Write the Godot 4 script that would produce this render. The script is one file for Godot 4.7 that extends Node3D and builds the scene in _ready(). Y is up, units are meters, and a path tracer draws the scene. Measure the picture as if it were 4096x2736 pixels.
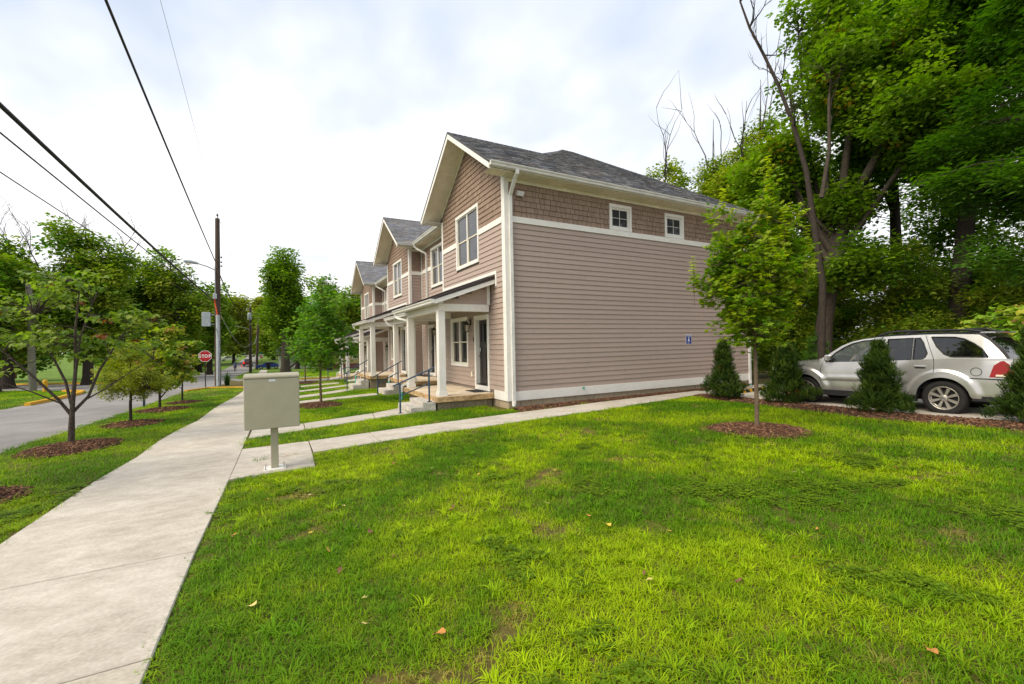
extends Node3D
# A row of taupe town houses beside a sidewalk, lawn in front, a parked silver car and woodland behind.

const EYE := Vector3(0.0, 1.66, 0.0)
var rng := RandomNumberGenerator.new()
var M := {}
var names := {}
var lumps := FastNoiseLite.new()
var patchy := FastNoiseLite.new()


class MB:
	var v := PackedVector3Array()
	var n := PackedVector3Array()
	var c := PackedColorArray()
	var ix := PackedInt32Array()
	var col := Color.WHITE

	func vert(p: Vector3, nn: Vector3) -> int:
		v.append(p)
		n.append(nn)
		c.append(col)
		return v.size() - 1

	func tri(a: Vector3, b: Vector3, d: Vector3) -> void:
		var nn := (b - a).cross(d - a).normalized()
		var k := v.size()
		for p in [a, b, d]:
			vert(p, nn)
		ix.append_array([k, k + 2, k + 1])

	func quad(a: Vector3, b: Vector3, d: Vector3, e: Vector3) -> void:
		var nn := (d - a).cross(e - b).normalized()
		var k := v.size()
		vert(a, nn)
		vert(b, nn)
		vert(d, nn)
		vert(e, nn)
		ix.append_array([k, k + 2, k + 1, k, k + 3, k + 2])

	func fan(pts: Array) -> void:
		for i in range(1, pts.size() - 1):
			tri(pts[0], pts[i], pts[i + 1])

	func hexa(p: Array) -> void:
		# p[0..3] lower ring counter-clockwise seen from above, p[4..7] the upper ring
		quad(p[3], p[2], p[1], p[0])
		quad(p[4], p[5], p[6], p[7])
		for i in 4:
			var j := (i + 1) % 4
			quad(p[i], p[j], p[4 + j], p[4 + i])

	func box(lo: Vector3, hi: Vector3) -> void:
		hexa([Vector3(lo.x, lo.y, hi.z), Vector3(hi.x, lo.y, hi.z), Vector3(hi.x, lo.y, lo.z), Vector3(lo.x, lo.y, lo.z),
			Vector3(lo.x, hi.y, hi.z), Vector3(hi.x, hi.y, hi.z), Vector3(hi.x, hi.y, lo.z), Vector3(lo.x, hi.y, lo.z)])

	func tbox(t: Transform3D, size: Vector3) -> void:
		var h := size * 0.5
		var p := []
		for y in [-h.y, h.y]:
			for q in [Vector2(-h.x, h.z), Vector2(h.x, h.z), Vector2(h.x, -h.z), Vector2(-h.x, -h.z)]:
				p.append(t * Vector3(q.x, y, q.y))
		hexa(p)

	func cbox(lo: Vector3, hi: Vector3, ch: float) -> void:
		# a box with chamfered edges
		var ctr := (lo + hi) * 0.5
		var h := (hi - lo) * 0.5
		ch = minf(ch, minf(h.x, minf(h.y, h.z)) * 0.9)
		var k := h - Vector3(ch, ch, ch)
		for s in [-1.0, 1.0]:
			face(ctr, Vector3(s * h.x, 0, 0), Vector3(0, 0, -s * k.z), Vector3(0, k.y, 0))
			face(ctr, Vector3(0, s * h.y, 0), Vector3(k.x, 0, 0), Vector3(0, 0, -s * k.z))
			face(ctr, Vector3(0, 0, s * h.z), Vector3(s * k.x, 0, 0), Vector3(0, k.y, 0))
		for s in [-1.0, 1.0]:
			for t in [-1.0, 1.0]:
				edge(ctr, Vector3(0, s * h.y, t * k.z), Vector3(0, s * k.y, t * h.z), Vector3(k.x, 0, 0))
				edge(ctr, Vector3(s * h.x, 0, t * k.z), Vector3(s * k.x, 0, t * h.z), Vector3(0, k.y, 0))
				edge(ctr, Vector3(s * h.x, t * k.y, 0), Vector3(s * k.x, t * h.y, 0), Vector3(0, 0, k.z))
		for sx in [-1.0, 1.0]:
			for sy in [-1.0, 1.0]:
				for sz in [-1.0, 1.0]:
					var a := ctr + Vector3(sx * h.x, sy * k.y, sz * k.z)
					var b := ctr + Vector3(sx * k.x, sy * h.y, sz * k.z)
					var d := ctr + Vector3(sx * k.x, sy * k.y, sz * h.z)
					if sx * sy * sz > 0:
						tri(a, b, d)
					else:
						tri(a, d, b)

	func face(ctr: Vector3, o: Vector3, a: Vector3, b: Vector3) -> void:
		var p := ctr + o
		if a.cross(b).dot(o) < 0.0:
			a = -a
		quad(p - a - b, p + a - b, p + a + b, p - a + b)

	func edge(ctr: Vector3, e: Vector3, f: Vector3, a: Vector3) -> void:
		var p := [ctr + e - a, ctr + e + a, ctr + f + a, ctr + f - a]
		if (p[2] - p[0]).cross(p[3] - p[1]).dot(e + f) < 0.0:
			p.reverse()
		quad(p[0], p[1], p[2], p[3])

	func tube(pts: Array, rad: Array, sides := 8, caps := true, spin := 0.0) -> void:
		var m := pts.size()
		var up := Vector3(0, 0, 1)
		var d0: Vector3 = (pts[1] - pts[0]).normalized()
		if absf(d0.dot(up)) > 0.9:
			up = Vector3(1, 0, 0)
		var base := v.size()
		for i in m:
			var t: Vector3 = (pts[mini(i + 1, m - 1)] - pts[maxi(i - 1, 0)]).normalized()
			var x := up.cross(t).normalized()
			up = t.cross(x).normalized()
			var r: float = rad[i] if i < rad.size() else rad[rad.size() - 1]
			for s in sides:
				var a := TAU * s / sides + spin
				var o := x * cos(a) + up * sin(a)
				vert(pts[i] + o * r, o)
		for i in m - 1:
			for s in sides:
				var s2 := (s + 1) % sides
				var a := base + i * sides + s
				var b := base + i * sides + s2
				var d := b + sides
				var e := a + sides
				ix.append_array([a, d, b, a, e, d])
		if caps:
			for q in [0, m - 1]:
				var t2: Vector3 = (pts[q] - pts[1 if q == 0 else m - 2]).normalized()
				var k := vert(pts[q], t2)
				for s in sides:
					vert(v[base + q * sides + s], t2)
				for s in sides:
					if q == 0:
						ix.append_array([k, k + 1 + s, k + 1 + (s + 1) % sides])
					else:
						ix.append_array([k, k + 1 + (s + 1) % sides, k + 1 + s])

	func sweep(pts: Array, w: float, h: float, side: Vector3) -> void:
		# a rectangular pipe; side is the direction of its width
		var m := pts.size()
		var rings := []
		for i in m:
			var t: Vector3 = (pts[mini(i + 1, m - 1)] - pts[maxi(i - 1, 0)]).normalized()
			var o := side.cross(t).normalized()
			var s := side * w * 0.5
			var q := o * h * 0.5
			rings.append([pts[i] - s - q, pts[i] + s - q, pts[i] + s + q, pts[i] - s + q])
		for i in m - 1:
			for k in 4:
				var j := (k + 1) % 4
				quad(rings[i][k], rings[i][j], rings[i + 1][j], rings[i + 1][k])
		quad(rings[0][3], rings[0][2], rings[0][1], rings[0][0])
		quad(rings[m - 1][0], rings[m - 1][1], rings[m - 1][2], rings[m - 1][3])

	func extrude(prof: Array, o: Vector3, a: Vector3, b: Vector3, run: Vector3) -> void:
		# prof: counter-clockwise outline in the plane (a, b); a x b points against run
		var p := PackedVector2Array()
		for q in prof:
			p.append(q)
		var w := []
		for q in prof:
			w.append(o + a * q.x + b * q.y)
		var m := prof.size()
		var flip := a.cross(b).dot(run) > 0.0
		for i in m:
			var j := (i + 1) % m
			if flip:
				quad(w[i], w[j], w[j] + run, w[i] + run)
			else:
				quad(w[j], w[i], w[i] + run, w[j] + run)
		var t := Geometry2D.triangulate_polygon(p)
		for i in range(0, t.size(), 3):
			for far in [false, true]:
				var x: Vector3 = w[t[i]]
				var y: Vector3 = w[t[i + 1]]
				var z: Vector3 = w[t[i + 2]]
				var e := run if far else Vector3.ZERO
				var out := run if far else -run
				if (y - x).cross(z - x).dot(out) > 0.0:
					tri(x + e, y + e, z + e)
				else:
					tri(x + e, z + e, y + e)

	func lathe(prof: Array, o: Vector3, sides := 16) -> void:
		# prof: (radius, height) pairs from the bottom up
		var base := v.size()
		for i in prof.size():
			var q: Vector2 = prof[i]
			var d: Vector2 = (prof[mini(i + 1, prof.size() - 1)] - prof[maxi(i - 1, 0)]).normalized()
			for s in sides:
				var a := TAU * s / sides
				vert(o + Vector3(cos(a) * q.x, q.y, sin(a) * q.x), Vector3(cos(a) * d.y, -d.x, sin(a) * d.y))
		for i in prof.size() - 1:
			for s in sides:
				var s2 := (s + 1) % sides
				var a := base + i * sides + s
				var b := base + i * sides + s2
				ix.append_array([a, b, b + sides, a, b + sides, a + sides])

	func append(o: MB, t: Transform3D, tint := Color(-1, 0, 0)) -> void:
		var k := v.size()
		for i in o.v.size():
			v.append(t * o.v[i])
			n.append((t.basis * o.n[i]).normalized())
			c.append(o.c[i] if tint.r < 0.0 else tint)
		for i in o.ix:
			ix.append(k + i)

	func mesh(mat: Material) -> ArrayMesh:
		var a := []
		a.resize(Mesh.ARRAY_MAX)
		a[Mesh.ARRAY_VERTEX] = v
		a[Mesh.ARRAY_NORMAL] = n
		a[Mesh.ARRAY_COLOR] = c
		a[Mesh.ARRAY_INDEX] = ix
		var m := ArrayMesh.new()
		m.add_surface_from_arrays(Mesh.PRIMITIVE_TRIANGLES, a)
		m.surface_set_material(0, mat)
		return m


func numbered(called: String) -> String:
	names[called] = names.get(called, -1) + 1
	return called if names[called] == 0 else "%s_%03d" % [called, names[called]]


func tag(o: Node, label: String, category: String, group := "", kind := "") -> Node:
	if label:
		o.set_meta("label", label)
	if category:
		o.set_meta("category", category)
	if group:
		o.set_meta("group", group)
	if kind:
		o.set_meta("kind", kind)
	return o


func thing(called: String, label: String, category: String, at := Vector3.ZERO, group := "") -> Node3D:
	var o := Node3D.new()
	o.name = numbered(called)
	add_child(o)
	o.position = at
	tag(o, label, category, group)
	return o


func node(called: String, parent: Node) -> Node3D:
	var o := Node3D.new()
	o.name = called
	parent.add_child(o, true)
	return o


func part(called: String, mb: MB, mat: Material, parent: Node) -> MeshInstance3D:
	var o := MeshInstance3D.new()
	o.mesh = mb.mesh(mat)
	o.name = numbered(called) if parent == self else called
	parent.add_child(o, true)
	return o


func many(called: String, mb: MB, mat: Material, parent: Node, where: Array, tint: Array) -> MultiMeshInstance3D:
	var mm := MultiMesh.new()
	mm.transform_format = MultiMesh.TRANSFORM_3D
	mm.use_colors = true
	mm.mesh = mb.mesh(mat)
	mm.instance_count = where.size()
	for i in where.size():
		mm.set_instance_transform(i, where[i])
		mm.set_instance_color(i, tint[i])
	var o := MultiMeshInstance3D.new()
	o.multimesh = mm
	o.name = numbered(called) if parent == self else called
	o.set_meta("kind", "stuff")
	parent.add_child(o, true)
	return o


func lin(r: float, g: float, b: float) -> Color:
	return Color(r, g, b).linear_to_srgb()


func noise(freq: float, octaves: int, seed_no: int, kind := FastNoiseLite.TYPE_SIMPLEX_SMOOTH) -> FastNoiseLite:
	var f := FastNoiseLite.new()
	f.noise_type = kind
	f.frequency = freq
	f.fractal_octaves = octaves
	f.seed = seed_no
	return f


func gh(x: float, z: float) -> float:
	# the ground falls gently away along the street, dips beyond the crossing and rises again
	if z > -31.0:
		return 0.019 * clampf(z, -24.0, 12.0)
	if z > -105.0:
		return -0.456 - 0.029 * (-31.0 - z)
	return -0.456 - 0.029 * 74.0 + 0.022 * minf(-105.0 - z, 120.0)


func on_ground(x: float, z: float, up := 0.0) -> Vector3:
	return Vector3(x, gh(x, z) + up, z)


func lerp_at(pts: Array, at: float, key := 1) -> float:
	# pts sorted by falling key; returns the other coordinate
	var other := 1 - key
	if at >= pts[0][key]:
		return pts[0][other]
	for i in pts.size() - 1:
		var a: float = pts[i][key]
		var b: float = pts[i + 1][key]
		if at <= a and at >= b:
			return lerpf(pts[i][other], pts[i + 1][other], (at - a) / (b - a))
	return pts[pts.size() - 1][other]


# ---------------------------------------------------------------- materials

func mixed(size: int, a: Color, b: Color, w: Vector3, f: Vector3, seed_no: int) -> ImageTexture:
	# three layers of seamless noise, weighted, between two colours
	var layers := []
	for i in 3:
		layers.append(noise(f[i], 3, seed_no + i * 17).get_seamless_image(size, size))
	var im := Image.create(size, size, false, Image.FORMAT_RGB8)
	var s := w.x + w.y + w.z
	for y in size:
		for x in size:
			var t: float = (layers[0].get_pixel(x, y).r * w.x + layers[1].get_pixel(x, y).r * w.y + layers[2].get_pixel(x, y).r * w.z) / s
			t = clampf((t - 0.5) * 1.7 + 0.5, 0.0, 1.0)
			im.set_pixel(x, y, a.lerp(b, t))
	return ImageTexture.create_from_image(im)


func height_tex(freq: float, seed_no: int, size := 256) -> ImageTexture:
	return ImageTexture.create_from_image(noise(freq, 4, seed_no).get_seamless_image(size, size))


func mat(called: String, color: Color, rough := 0.8, tex: Texture2D = null, scale := Vector3.ONE, relief: Texture2D = null, depth := 0.0) -> StandardMaterial3D:
	var m := StandardMaterial3D.new()
	m.resource_name = called
	m.albedo_color = color
	m.roughness = rough
	m.vertex_color_use_as_albedo = true
	m.metallic_specular = 0.4
	if tex:
		m.albedo_texture = tex
	if relief:
		m.heightmap_enabled = true
		m.heightmap_texture = relief
		m.heightmap_scale = depth
	if tex or relief:
		m.uv1_triplanar = true
		m.uv1_world_triplanar = true
		m.uv1_scale = scale
	M[called] = m
	return m


func make_materials() -> void:
	var g := Color(0.80, 0.80, 0.80)
	var w := Color(1, 1, 1)
	var grain := mixed(256, g, w, Vector3(1, 1, 1), Vector3(0.01, 0.04, 0.15), 3)
	var soft := mixed(256, Color(0.88, 0.88, 0.88), w, Vector3(1, 0.6, 0.3), Vector3(0.008, 0.03, 0.2), 5)
	var rough_h := height_tex(0.06, 11)
	var fine_h := height_tex(0.15, 12)
	mat("siding", lin(0.42, 0.330, 0.288), 0.62, mixed(256, Color(0.93, 0.92, 0.91), w, Vector3(0.5, 1, 1), Vector3(0.01, 0.05, 0.12), 21), Vector3(0.22, 2.6, 0.22), fine_h, 0.05)
	mat("shake", lin(0.335, 0.238, 0.180), 0.68, mixed(256, Color(0.86, 0.85, 0.84), w, Vector3(0.6, 1, 1), Vector3(0.01, 0.05, 0.14), 22), Vector3(2.6, 0.3, 2.6), fine_h, 0.05)
	mat("white", lin(0.80, 0.78, 0.74), 0.5, mixed(256, Color(0.95, 0.945, 0.935), w, Vector3(1, 1, 0.6), Vector3(0.01, 0.04, 0.15), 23), Vector3(0.6, 0.6, 0.6))
	mat("vinyl", lin(0.86, 0.79, 0.62), 0.5, soft, Vector3(0.5, 0.5, 0.5))
	mat("gutter", lin(0.78, 0.77, 0.73), 0.35, soft, Vector3(0.7, 0.7, 0.7))
	mat("backing", lin(0.30, 0.24, 0.19), 0.9)
	mat("blind", lin(0.26, 0.25, 0.26), 0.7)
	mat("shingle", lin(1, 1, 1), 0.9, mixed(256, Color(0.90, 0.90, 0.90), w, Vector3(0.1, 0.5, 1.4), Vector3(0.02, 0.08, 0.22), 24), Vector3(1.6, 1.6, 1.6), fine_h, 0.25)
	mat("metal_roof", lin(0.045, 0.032, 0.030), 0.4, soft, Vector3(0.6, 0.6, 0.6))
	mat("concrete", lin(0.62, 0.57, 0.495), 0.88, mixed(512, Color(0.78, 0.765, 0.745), w, Vector3(0.9, 0.9, 1.1), Vector3(0.006, 0.035, 0.22), 25), Vector3(0.24, 0.3, 0.36), fine_h, 0.08)
	mat("porch_concrete", lin(0.74, 0.63, 0.48), 0.75, mixed(256, Color(0.84, 0.82, 0.80), w, Vector3(1, 0.6, 0.4), Vector3(0.01, 0.04, 0.2), 26), Vector3(0.35, 0.35, 0.35), fine_h, 0.06)
	mat("slab_edge", lin(0.72, 0.50, 0.26), 0.85, mixed(256, Color(0.55, 0.52, 0.5), w, Vector3(1, 1, 0.7), Vector3(0.01, 0.05, 0.2), 27), Vector3(0.6, 1.2, 0.6), fine_h, 0.1)
	mat("step_concrete", lin(0.70, 0.645, 0.565), 0.9, mixed(256, Color(0.72, 0.72, 0.73), w, Vector3(1, 1, 0.8), Vector3(0.01, 0.05, 0.2), 28), Vector3(0.7, 0.7, 0.7), fine_h, 0.12)
	mat("block", lin(0.62, 0.50, 0.34), 0.95, mixed(256, Color(0.72, 0.72, 0.72), w, Vector3(0.6, 1, 1.4), Vector3(0.02, 0.07, 0.2), 29), Vector3(1.2, 1.2, 1.2), rough_h, 2.2)
	mat("asphalt", lin(0.31, 0.292, 0.278), 0.92, mixed(512, Color(0.76, 0.76, 0.77), w, Vector3(1, 0.6, 1.2), Vector3(0.005, 0.03, 0.25), 30), Vector3(0.14, 0.14, 0.14), fine_h, 0.2)
	mat("soil", lin(0.185, 0.150, 0.052), 1.0, mixed(512, Color(0.50, 0.55, 0.38), Color(1.0, 0.95, 0.85), Vector3(0.8, 1.0, 1.2), Vector3(0.01, 0.06, 0.25), 31), Vector3(0.6, 0.6, 0.6), rough_h, 1.5)
	mat("meadow", lin(0.150, 0.250, 0.012), 1.0, mixed(256, Color(0.62, 0.66, 0.55), w, Vector3(0.9, 1.0, 1.0), Vector3(0.012, 0.06, 0.25), 40), Vector3(0.12, 0.12, 0.12), rough_h, 2.0)
	mat("mulch", lin(0.105, 0.053, 0.032), 1.0, mixed(256, Color(0.45, 0.42, 0.4), w, Vector3(0.4, 1, 1.4), Vector3(0.02, 0.08, 0.25), 32), Vector3(1.4, 1.4, 1.4), rough_h, 2.0)
	mat("chip", lin(1, 1, 1), 0.95)
	mat("door_dark", lin(0.045, 0.038, 0.036), 0.45, soft, Vector3(2, 0.6, 2))
	mat("black_metal", lin(0.018, 0.017, 0.017), 0.4)
	mat("rail", lin(0.050, 0.085, 0.135), 0.4)
	mat("steel", lin(0.55, 0.55, 0.56), 0.3).metallic = 0.9
	mat("mailbox", lin(0.37, 0.345, 0.255), 0.5, mixed(256, Color(0.95, 0.95, 0.94), w, Vector3(1, 0.5, 1), Vector3(0.01, 0.05, 0.3), 33), Vector3(1.5, 1.5, 1.5), fine_h, 0.03)
	mat("label_white", lin(0.6, 0.62, 0.66), 0.4)
	mat("sign_blue", lin(0.012, 0.035, 0.25), 0.4)
	mat("sign_white", lin(0.8, 0.8, 0.8), 0.4)
	mat("sign_red", lin(0.45, 0.010, 0.014), 0.4)
	mat("sign_green", lin(0.01, 0.18, 0.12), 0.4)
	mat("pole_wood", lin(0.150, 0.112, 0.090), 0.95, mixed(256, Color(0.5, 0.48, 0.46), w, Vector3(0.6, 1, 1.2), Vector3(0.02, 0.08, 0.2), 34), Vector3(2.5, 0.25, 2.5), rough_h, 1.2)
	mat("pole_grey", lin(0.26, 0.25, 0.19), 0.95, mixed(256, Color(0.6, 0.6, 0.58), w, Vector3(0.6, 1, 1.2), Vector3(0.02, 0.08, 0.2), 35), Vector3(2.5, 0.25, 2.5), rough_h, 0.8)
	mat("grey_paint", lin(0.42, 0.47, 0.50), 0.5, soft, Vector3(1, 1, 1))
	mat("orange", lin(0.75, 0.10, 0.02), 0.5)
	mat("yellow", lin(0.80, 0.46, 0.02), 0.6, mixed(256, Color(0.7, 0.66, 0.6), w, Vector3(1, 1, 1), Vector3(0.02, 0.06, 0.2), 36), Vector3(1.5, 1.5, 1.5))
	mat("rubber", lin(0.022, 0.021, 0.021), 0.85, grain, Vector3(2, 2, 2))
	mat("wire", lin(0.012, 0.012, 0.014), 0.6)
	mat("wire_grey", lin(0.30, 0.31, 0.33), 0.5)
	mat("bark", lin(0.175, 0.145, 0.115), 0.95, mixed(256, Color(0.38, 0.36, 0.34), w, Vector3(0.5, 1, 1.2), Vector3(0.02, 0.07, 0.18), 37), Vector3(2.2, 0.5, 2.2), rough_h, 3.0)
	mat("bark_young", lin(0.24, 0.175, 0.12), 0.9, mixed(256, Color(0.55, 0.53, 0.5), w, Vector3(0.6, 1, 1), Vector3(0.02, 0.07, 0.18), 38), Vector3(4, 1.0, 4), fine_h, 0.5)
	mat("bark_dark", lin(0.085, 0.068, 0.054), 0.95, mixed(256, Color(0.45, 0.43, 0.42), w, Vector3(0.6, 1, 1), Vector3(0.02, 0.07, 0.18), 39), Vector3(3, 0.6, 3), rough_h, 1.5)
	var lf := mat("leaf", lin(1, 1, 1), 0.55)
	lf.backlight_enabled = true
	lf.backlight = Color(0.9, 1.0, 0.4)
	lf.metallic_specular = 0.35
	var gr := mat("grass", lin(1, 1, 1), 0.6)
	gr.backlight_enabled = true
	gr.backlight = Color(0.75, 0.85, 0.25)
	gr.metallic_specular = 0.3
	mat("dead_leaf", lin(1, 1, 1), 0.8)
	var gl := mat("glass", Color(0.16, 0.17, 0.20, 0.55), 0.02)
	gl.transparency = BaseMaterial3D.TRANSPARENCY_ALPHA
	gl.metallic_specular = 1.0
	gl.vertex_color_use_as_albedo = false
	var lg := mat("lamp_glass", Color(0.9, 0.85, 0.75, 0.12), 0.03)
	lg.transparency = BaseMaterial3D.TRANSPARENCY_ALPHA
	lg.vertex_color_use_as_albedo = false
	mat("mat_grey", lin(0.045, 0.045, 0.05), 1.0, grain, Vector3(8, 8, 8))
	mat("teal", lin(0.12, 0.42, 0.34), 0.6)
	# car
	var cp := mat("car_paint", lin(0.58, 0.565, 0.545), 0.22, soft, Vector3(0.4, 0.4, 0.4))
	cp.metallic = 0.62
	cp.clearcoat_enabled = true
	cp.clearcoat = 0.8
	cp.clearcoat_roughness = 0.06
	mat("car_black", lin(0.02, 0.02, 0.021), 0.55)
	mat("car_seam", lin(0.01, 0.01, 0.011), 0.8)
	var tg := mat("tint_glass", Color(0.05, 0.05, 0.06, 0.80), 0.02)
	tg.transparency = BaseMaterial3D.TRANSPARENCY_ALPHA
	tg.metallic_specular = 0.75
	tg.vertex_color_use_as_albedo = false
	var fg := mat("front_glass", Color(0.30, 0.33, 0.30, 0.30), 0.02)
	fg.transparency = BaseMaterial3D.TRANSPARENCY_ALPHA
	fg.metallic_specular = 0.7
	fg.vertex_color_use_as_albedo = false
	var tl := mat("tail_red", lin(0.30, 0.005, 0.010), 0.12)
	tl.clearcoat_enabled = true
	var al := mat("alloy", lin(0.46, 0.43, 0.38), 0.38)
	al.metallic = 0.7
	mat("beige_seat", lin(0.42, 0.35, 0.25), 0.8)
	var bp := mat("blue_paint", lin(0.01, 0.05, 0.33), 0.2)
	bp.metallic = 0.3
	bp.clearcoat_enabled = true
	mat("dark_paint", lin(0.012, 0.012, 0.015), 0.2).clearcoat_enabled = true
	mat("red_paint", lin(0.10, 0.012, 0.014), 0.25).clearcoat_enabled = true
	var br := mat("brake_lamp", lin(0.7, 0.02, 0.01), 0.3)
	br.emission_enabled = true
	br.emission = Color(1.0, 0.10, 0.04)
	br.emission_energy_multiplier = 3.0
	# far buildings
	mat("yellow_wall", lin(0.50, 0.40, 0.20), 0.8, soft, Vector3(0.3, 2.0, 0.3))
	mat("white_wall", lin(0.66, 0.66, 0.64), 0.8, soft, Vector3(0.3, 1.0, 0.3))
	mat("brown_roof", lin(0.20, 0.10, 0.075), 0.95, grain, Vector3(1.5, 1.5, 1.5))
	mat("brick_red", lin(0.22, 0.075, 0.05), 0.9, grain, Vector3(2, 2, 2))
	mat("grey_roof", lin(0.10, 0.10, 0.105), 0.95, grain, Vector3(1.5, 1.5, 1.5))
	mat("skin", lin(0.30, 0.17, 0.11), 0.6)
	mat("shirt", lin(0.05, 0.085, 0.15), 0.85)
	mat("trousers", lin(0.012, 0.012, 0.015), 0.85)
	mat("hair", lin(0.012, 0.009, 0.007), 0.6)


# ---------------------------------------------------------------- the scene

func _ready() -> void:
	rng.seed = 7
	lumps = noise(0.9, 3, 101)
	patchy = noise(0.35, 4, 55)
	var cam := Camera3D.new()
	cam.name = "camera"
	var yaw := deg_to_rad(28.35)
	var pitch := deg_to_rad(0.30)
	var roll := deg_to_rad(1.1)
	var fw := Vector3(sin(yaw) * cos(pitch), sin(pitch), -cos(yaw) * cos(pitch))
	var r0 := Vector3(cos(yaw), 0, sin(yaw))
	var u0 := r0.cross(fw)
	cam.transform = Transform3D(Basis(r0 * cos(roll) - u0 * sin(roll), r0 * sin(roll) + u0 * cos(roll), -fw), EYE)
	cam.fov = rad_to_deg(2.0 * atan(1368.0 / 1755.0))
	cam.near = 0.05
	cam.far = 2000.0
	add_child(cam)
	cam.current = true
	var env := Environment.new()
	env.background_mode = Environment.BG_SKY
	env.tonemap_mode = Environment.TONE_MAPPER_LINEAR
	env.tonemap_exposure = 1.18
	env.sdfgi_enabled = true
	env.ssao_enabled = true
	env.ssil_enabled = true
	var sky := Sky.new()
	sky.sky_material = cloudy_sky()
	env.sky = sky
	var we := WorldEnvironment.new()
	we.name = "world_environment"
	we.environment = env
	add_child(we)
	var sun := DirectionalLight3D.new()
	sun.name = "sun"
	sun.light_energy = 1.1
	sun.light_angular_distance = 40.0
	sun.light_color = Color(1.0, 0.95, 0.86)
	sun.shadow_enabled = true
	add_child(sun)
	sun.look_at_from_position(Vector3(-0.80, 0.80, 0.10), Vector3.ZERO)
	stage("sky")
	make_materials()
	stage("materials")
	build_ground()
	stage("ground")
	build_houses()
	stage("houses")
	build_street_things()
	build_car()
	stage("car")
	build_far_things()
	stage("far things")
	build_trees()
	stage("trees")
	build_lawn_cover()
	stage("lawn")


func stage(done: String) -> void:
	print("%s %.1f s" % [done, Time.get_ticks_msec() / 1000.0])


func cloudy_sky() -> PanoramaSkyMaterial:
	var w := 1024
	var h := 512
	var im := Image.create(w, h, false, Image.FORMAT_RGBF)
	var big := noise(0.9, 5, 1661)
	var wisp := noise(2.6, 5, 77)
	for y in h:
		var th := PI * (y + 0.5) / h
		for x in w:
			var az := (float(x) + 0.5) / w * TAU
			var d := Vector3(sin(az) * sin(th), cos(th), -cos(az) * sin(th))
			if d.y < -0.05:
				im.set_pixel(x, y, Color(0.35, 0.36, 0.34))
				continue
			var k := 1.0 / (maxf(d.y, 0.0) + 0.22)
			var p := Vector3(d.x * k, 0.0, d.z * k)
			var t := big.get_noise_3d(p.x, 3.1, p.z) * 0.62 + wisp.get_noise_3d(p.x * 1.3, 9.0, p.z) * 0.40
			var blue := smoothstep(-0.42, 0.78, t * 0.85 + smoothstep(0.16, 0.66, d.y) * 0.62 - 0.24)
			var band := big.get_noise_3d(p.x * 1.3 + 9.0, d.y * 9.0, p.z * 1.3)
			var grey := smoothstep(0.18, 0.5, band) * (1.0 - smoothstep(0.05, 0.45, d.y)) * 0.35
			var c := Color(1.06, 1.06, 1.07).lerp(Color(0.58, 0.665, 0.81), clampf(blue * 1.0, 0.0, 1.0))
			c = c.lerp(Color(0.62, 0.66, 0.74), grey)
			im.set_pixel(x, y, c)
	var m := PanoramaSkyMaterial.new()
	m.panorama = ImageTexture.create_from_image(im)
	return m

# ---------------------------------------------------------------- ground, paving, lawn

var paved := []
var WALK_L := [[-2.27, 8.0], [-2.26, -8.0], [-2.14, -9.5], [-2.17, -12.2], [-1.90, -14.6], [-1.86, -18.6], [-1.62, -22.5], [-1.38, -27.6]]
var WALK_R := [[-0.62, 8.0], [-0.62, -4.7], [-0.57, -7.2], [-0.53, -12.0], [-0.45, -20.0], [-0.15, -27.6]]
var PATH_NEAR := [[0.54, -8.30], [2.86, -8.74], [4.05, -8.84], [5.24, -9.01], [7.32, -9.22], [10.83, -9.81], [12.03, -10.03], [12.9, -10.2]]
var PATH_FAR := [[0.56, -9.47], [1.85, -9.69], [2.93, -9.91], [5.42, -10.24], [9.54, -10.75], [14.74, -11.10], [17.4, -11.16]]


func pave(pts: Array) -> void:
	var p := PackedVector2Array()
	for q in pts:
		p.append(q)
	var r := Rect2(p[0], Vector2.ZERO)
	for q in p:
		r = r.expand(q)
	paved.append([r, p])


func is_paved(q: Vector2) -> bool:
	for e in paved:
		if e[0].has_point(q) and Geometry2D.is_point_in_polygon(q, e[1]):
			return true
	return false


func slab(mb: MB, pts: Array, top: float, thick: float, ch := 0.007, gap := 0.008) -> void:
	# one concrete panel over four (x, z) corners, following the ground
	var area := 0.0
	var mid := Vector2.ZERO
	for i in 4:
		var a: Vector2 = pts[i]
		var b: Vector2 = pts[(i + 1) % 4]
		area += a.x * b.y - b.x * a.y
		mid += a * 0.25
	var q := pts.duplicate()
	if area > 0.0:
		q.reverse()
	var rings := [[], [], []]
	for i in 4:
		var a: Vector2 = q[i]
		var d := (mid - a).normalized()
		var e := a + d * gap * 1.4
		var f := a + d * (gap + ch) * 1.4
		rings[0].append(on_ground(e.x, e.y, top - thick))
		rings[1].append(on_ground(e.x, e.y, top - ch))
		rings[2].append(on_ground(f.x, f.y, top))
	var r2: Array = rings[2]
	mb.quad(r2[0], r2[1], r2[2], r2[3])
	for k in 2:
		for i in 4:
			var j := (i + 1) % 4
			mb.quad(rings[k][i], rings[k][j], rings[k + 1][j], rings[k + 1][i])


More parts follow.
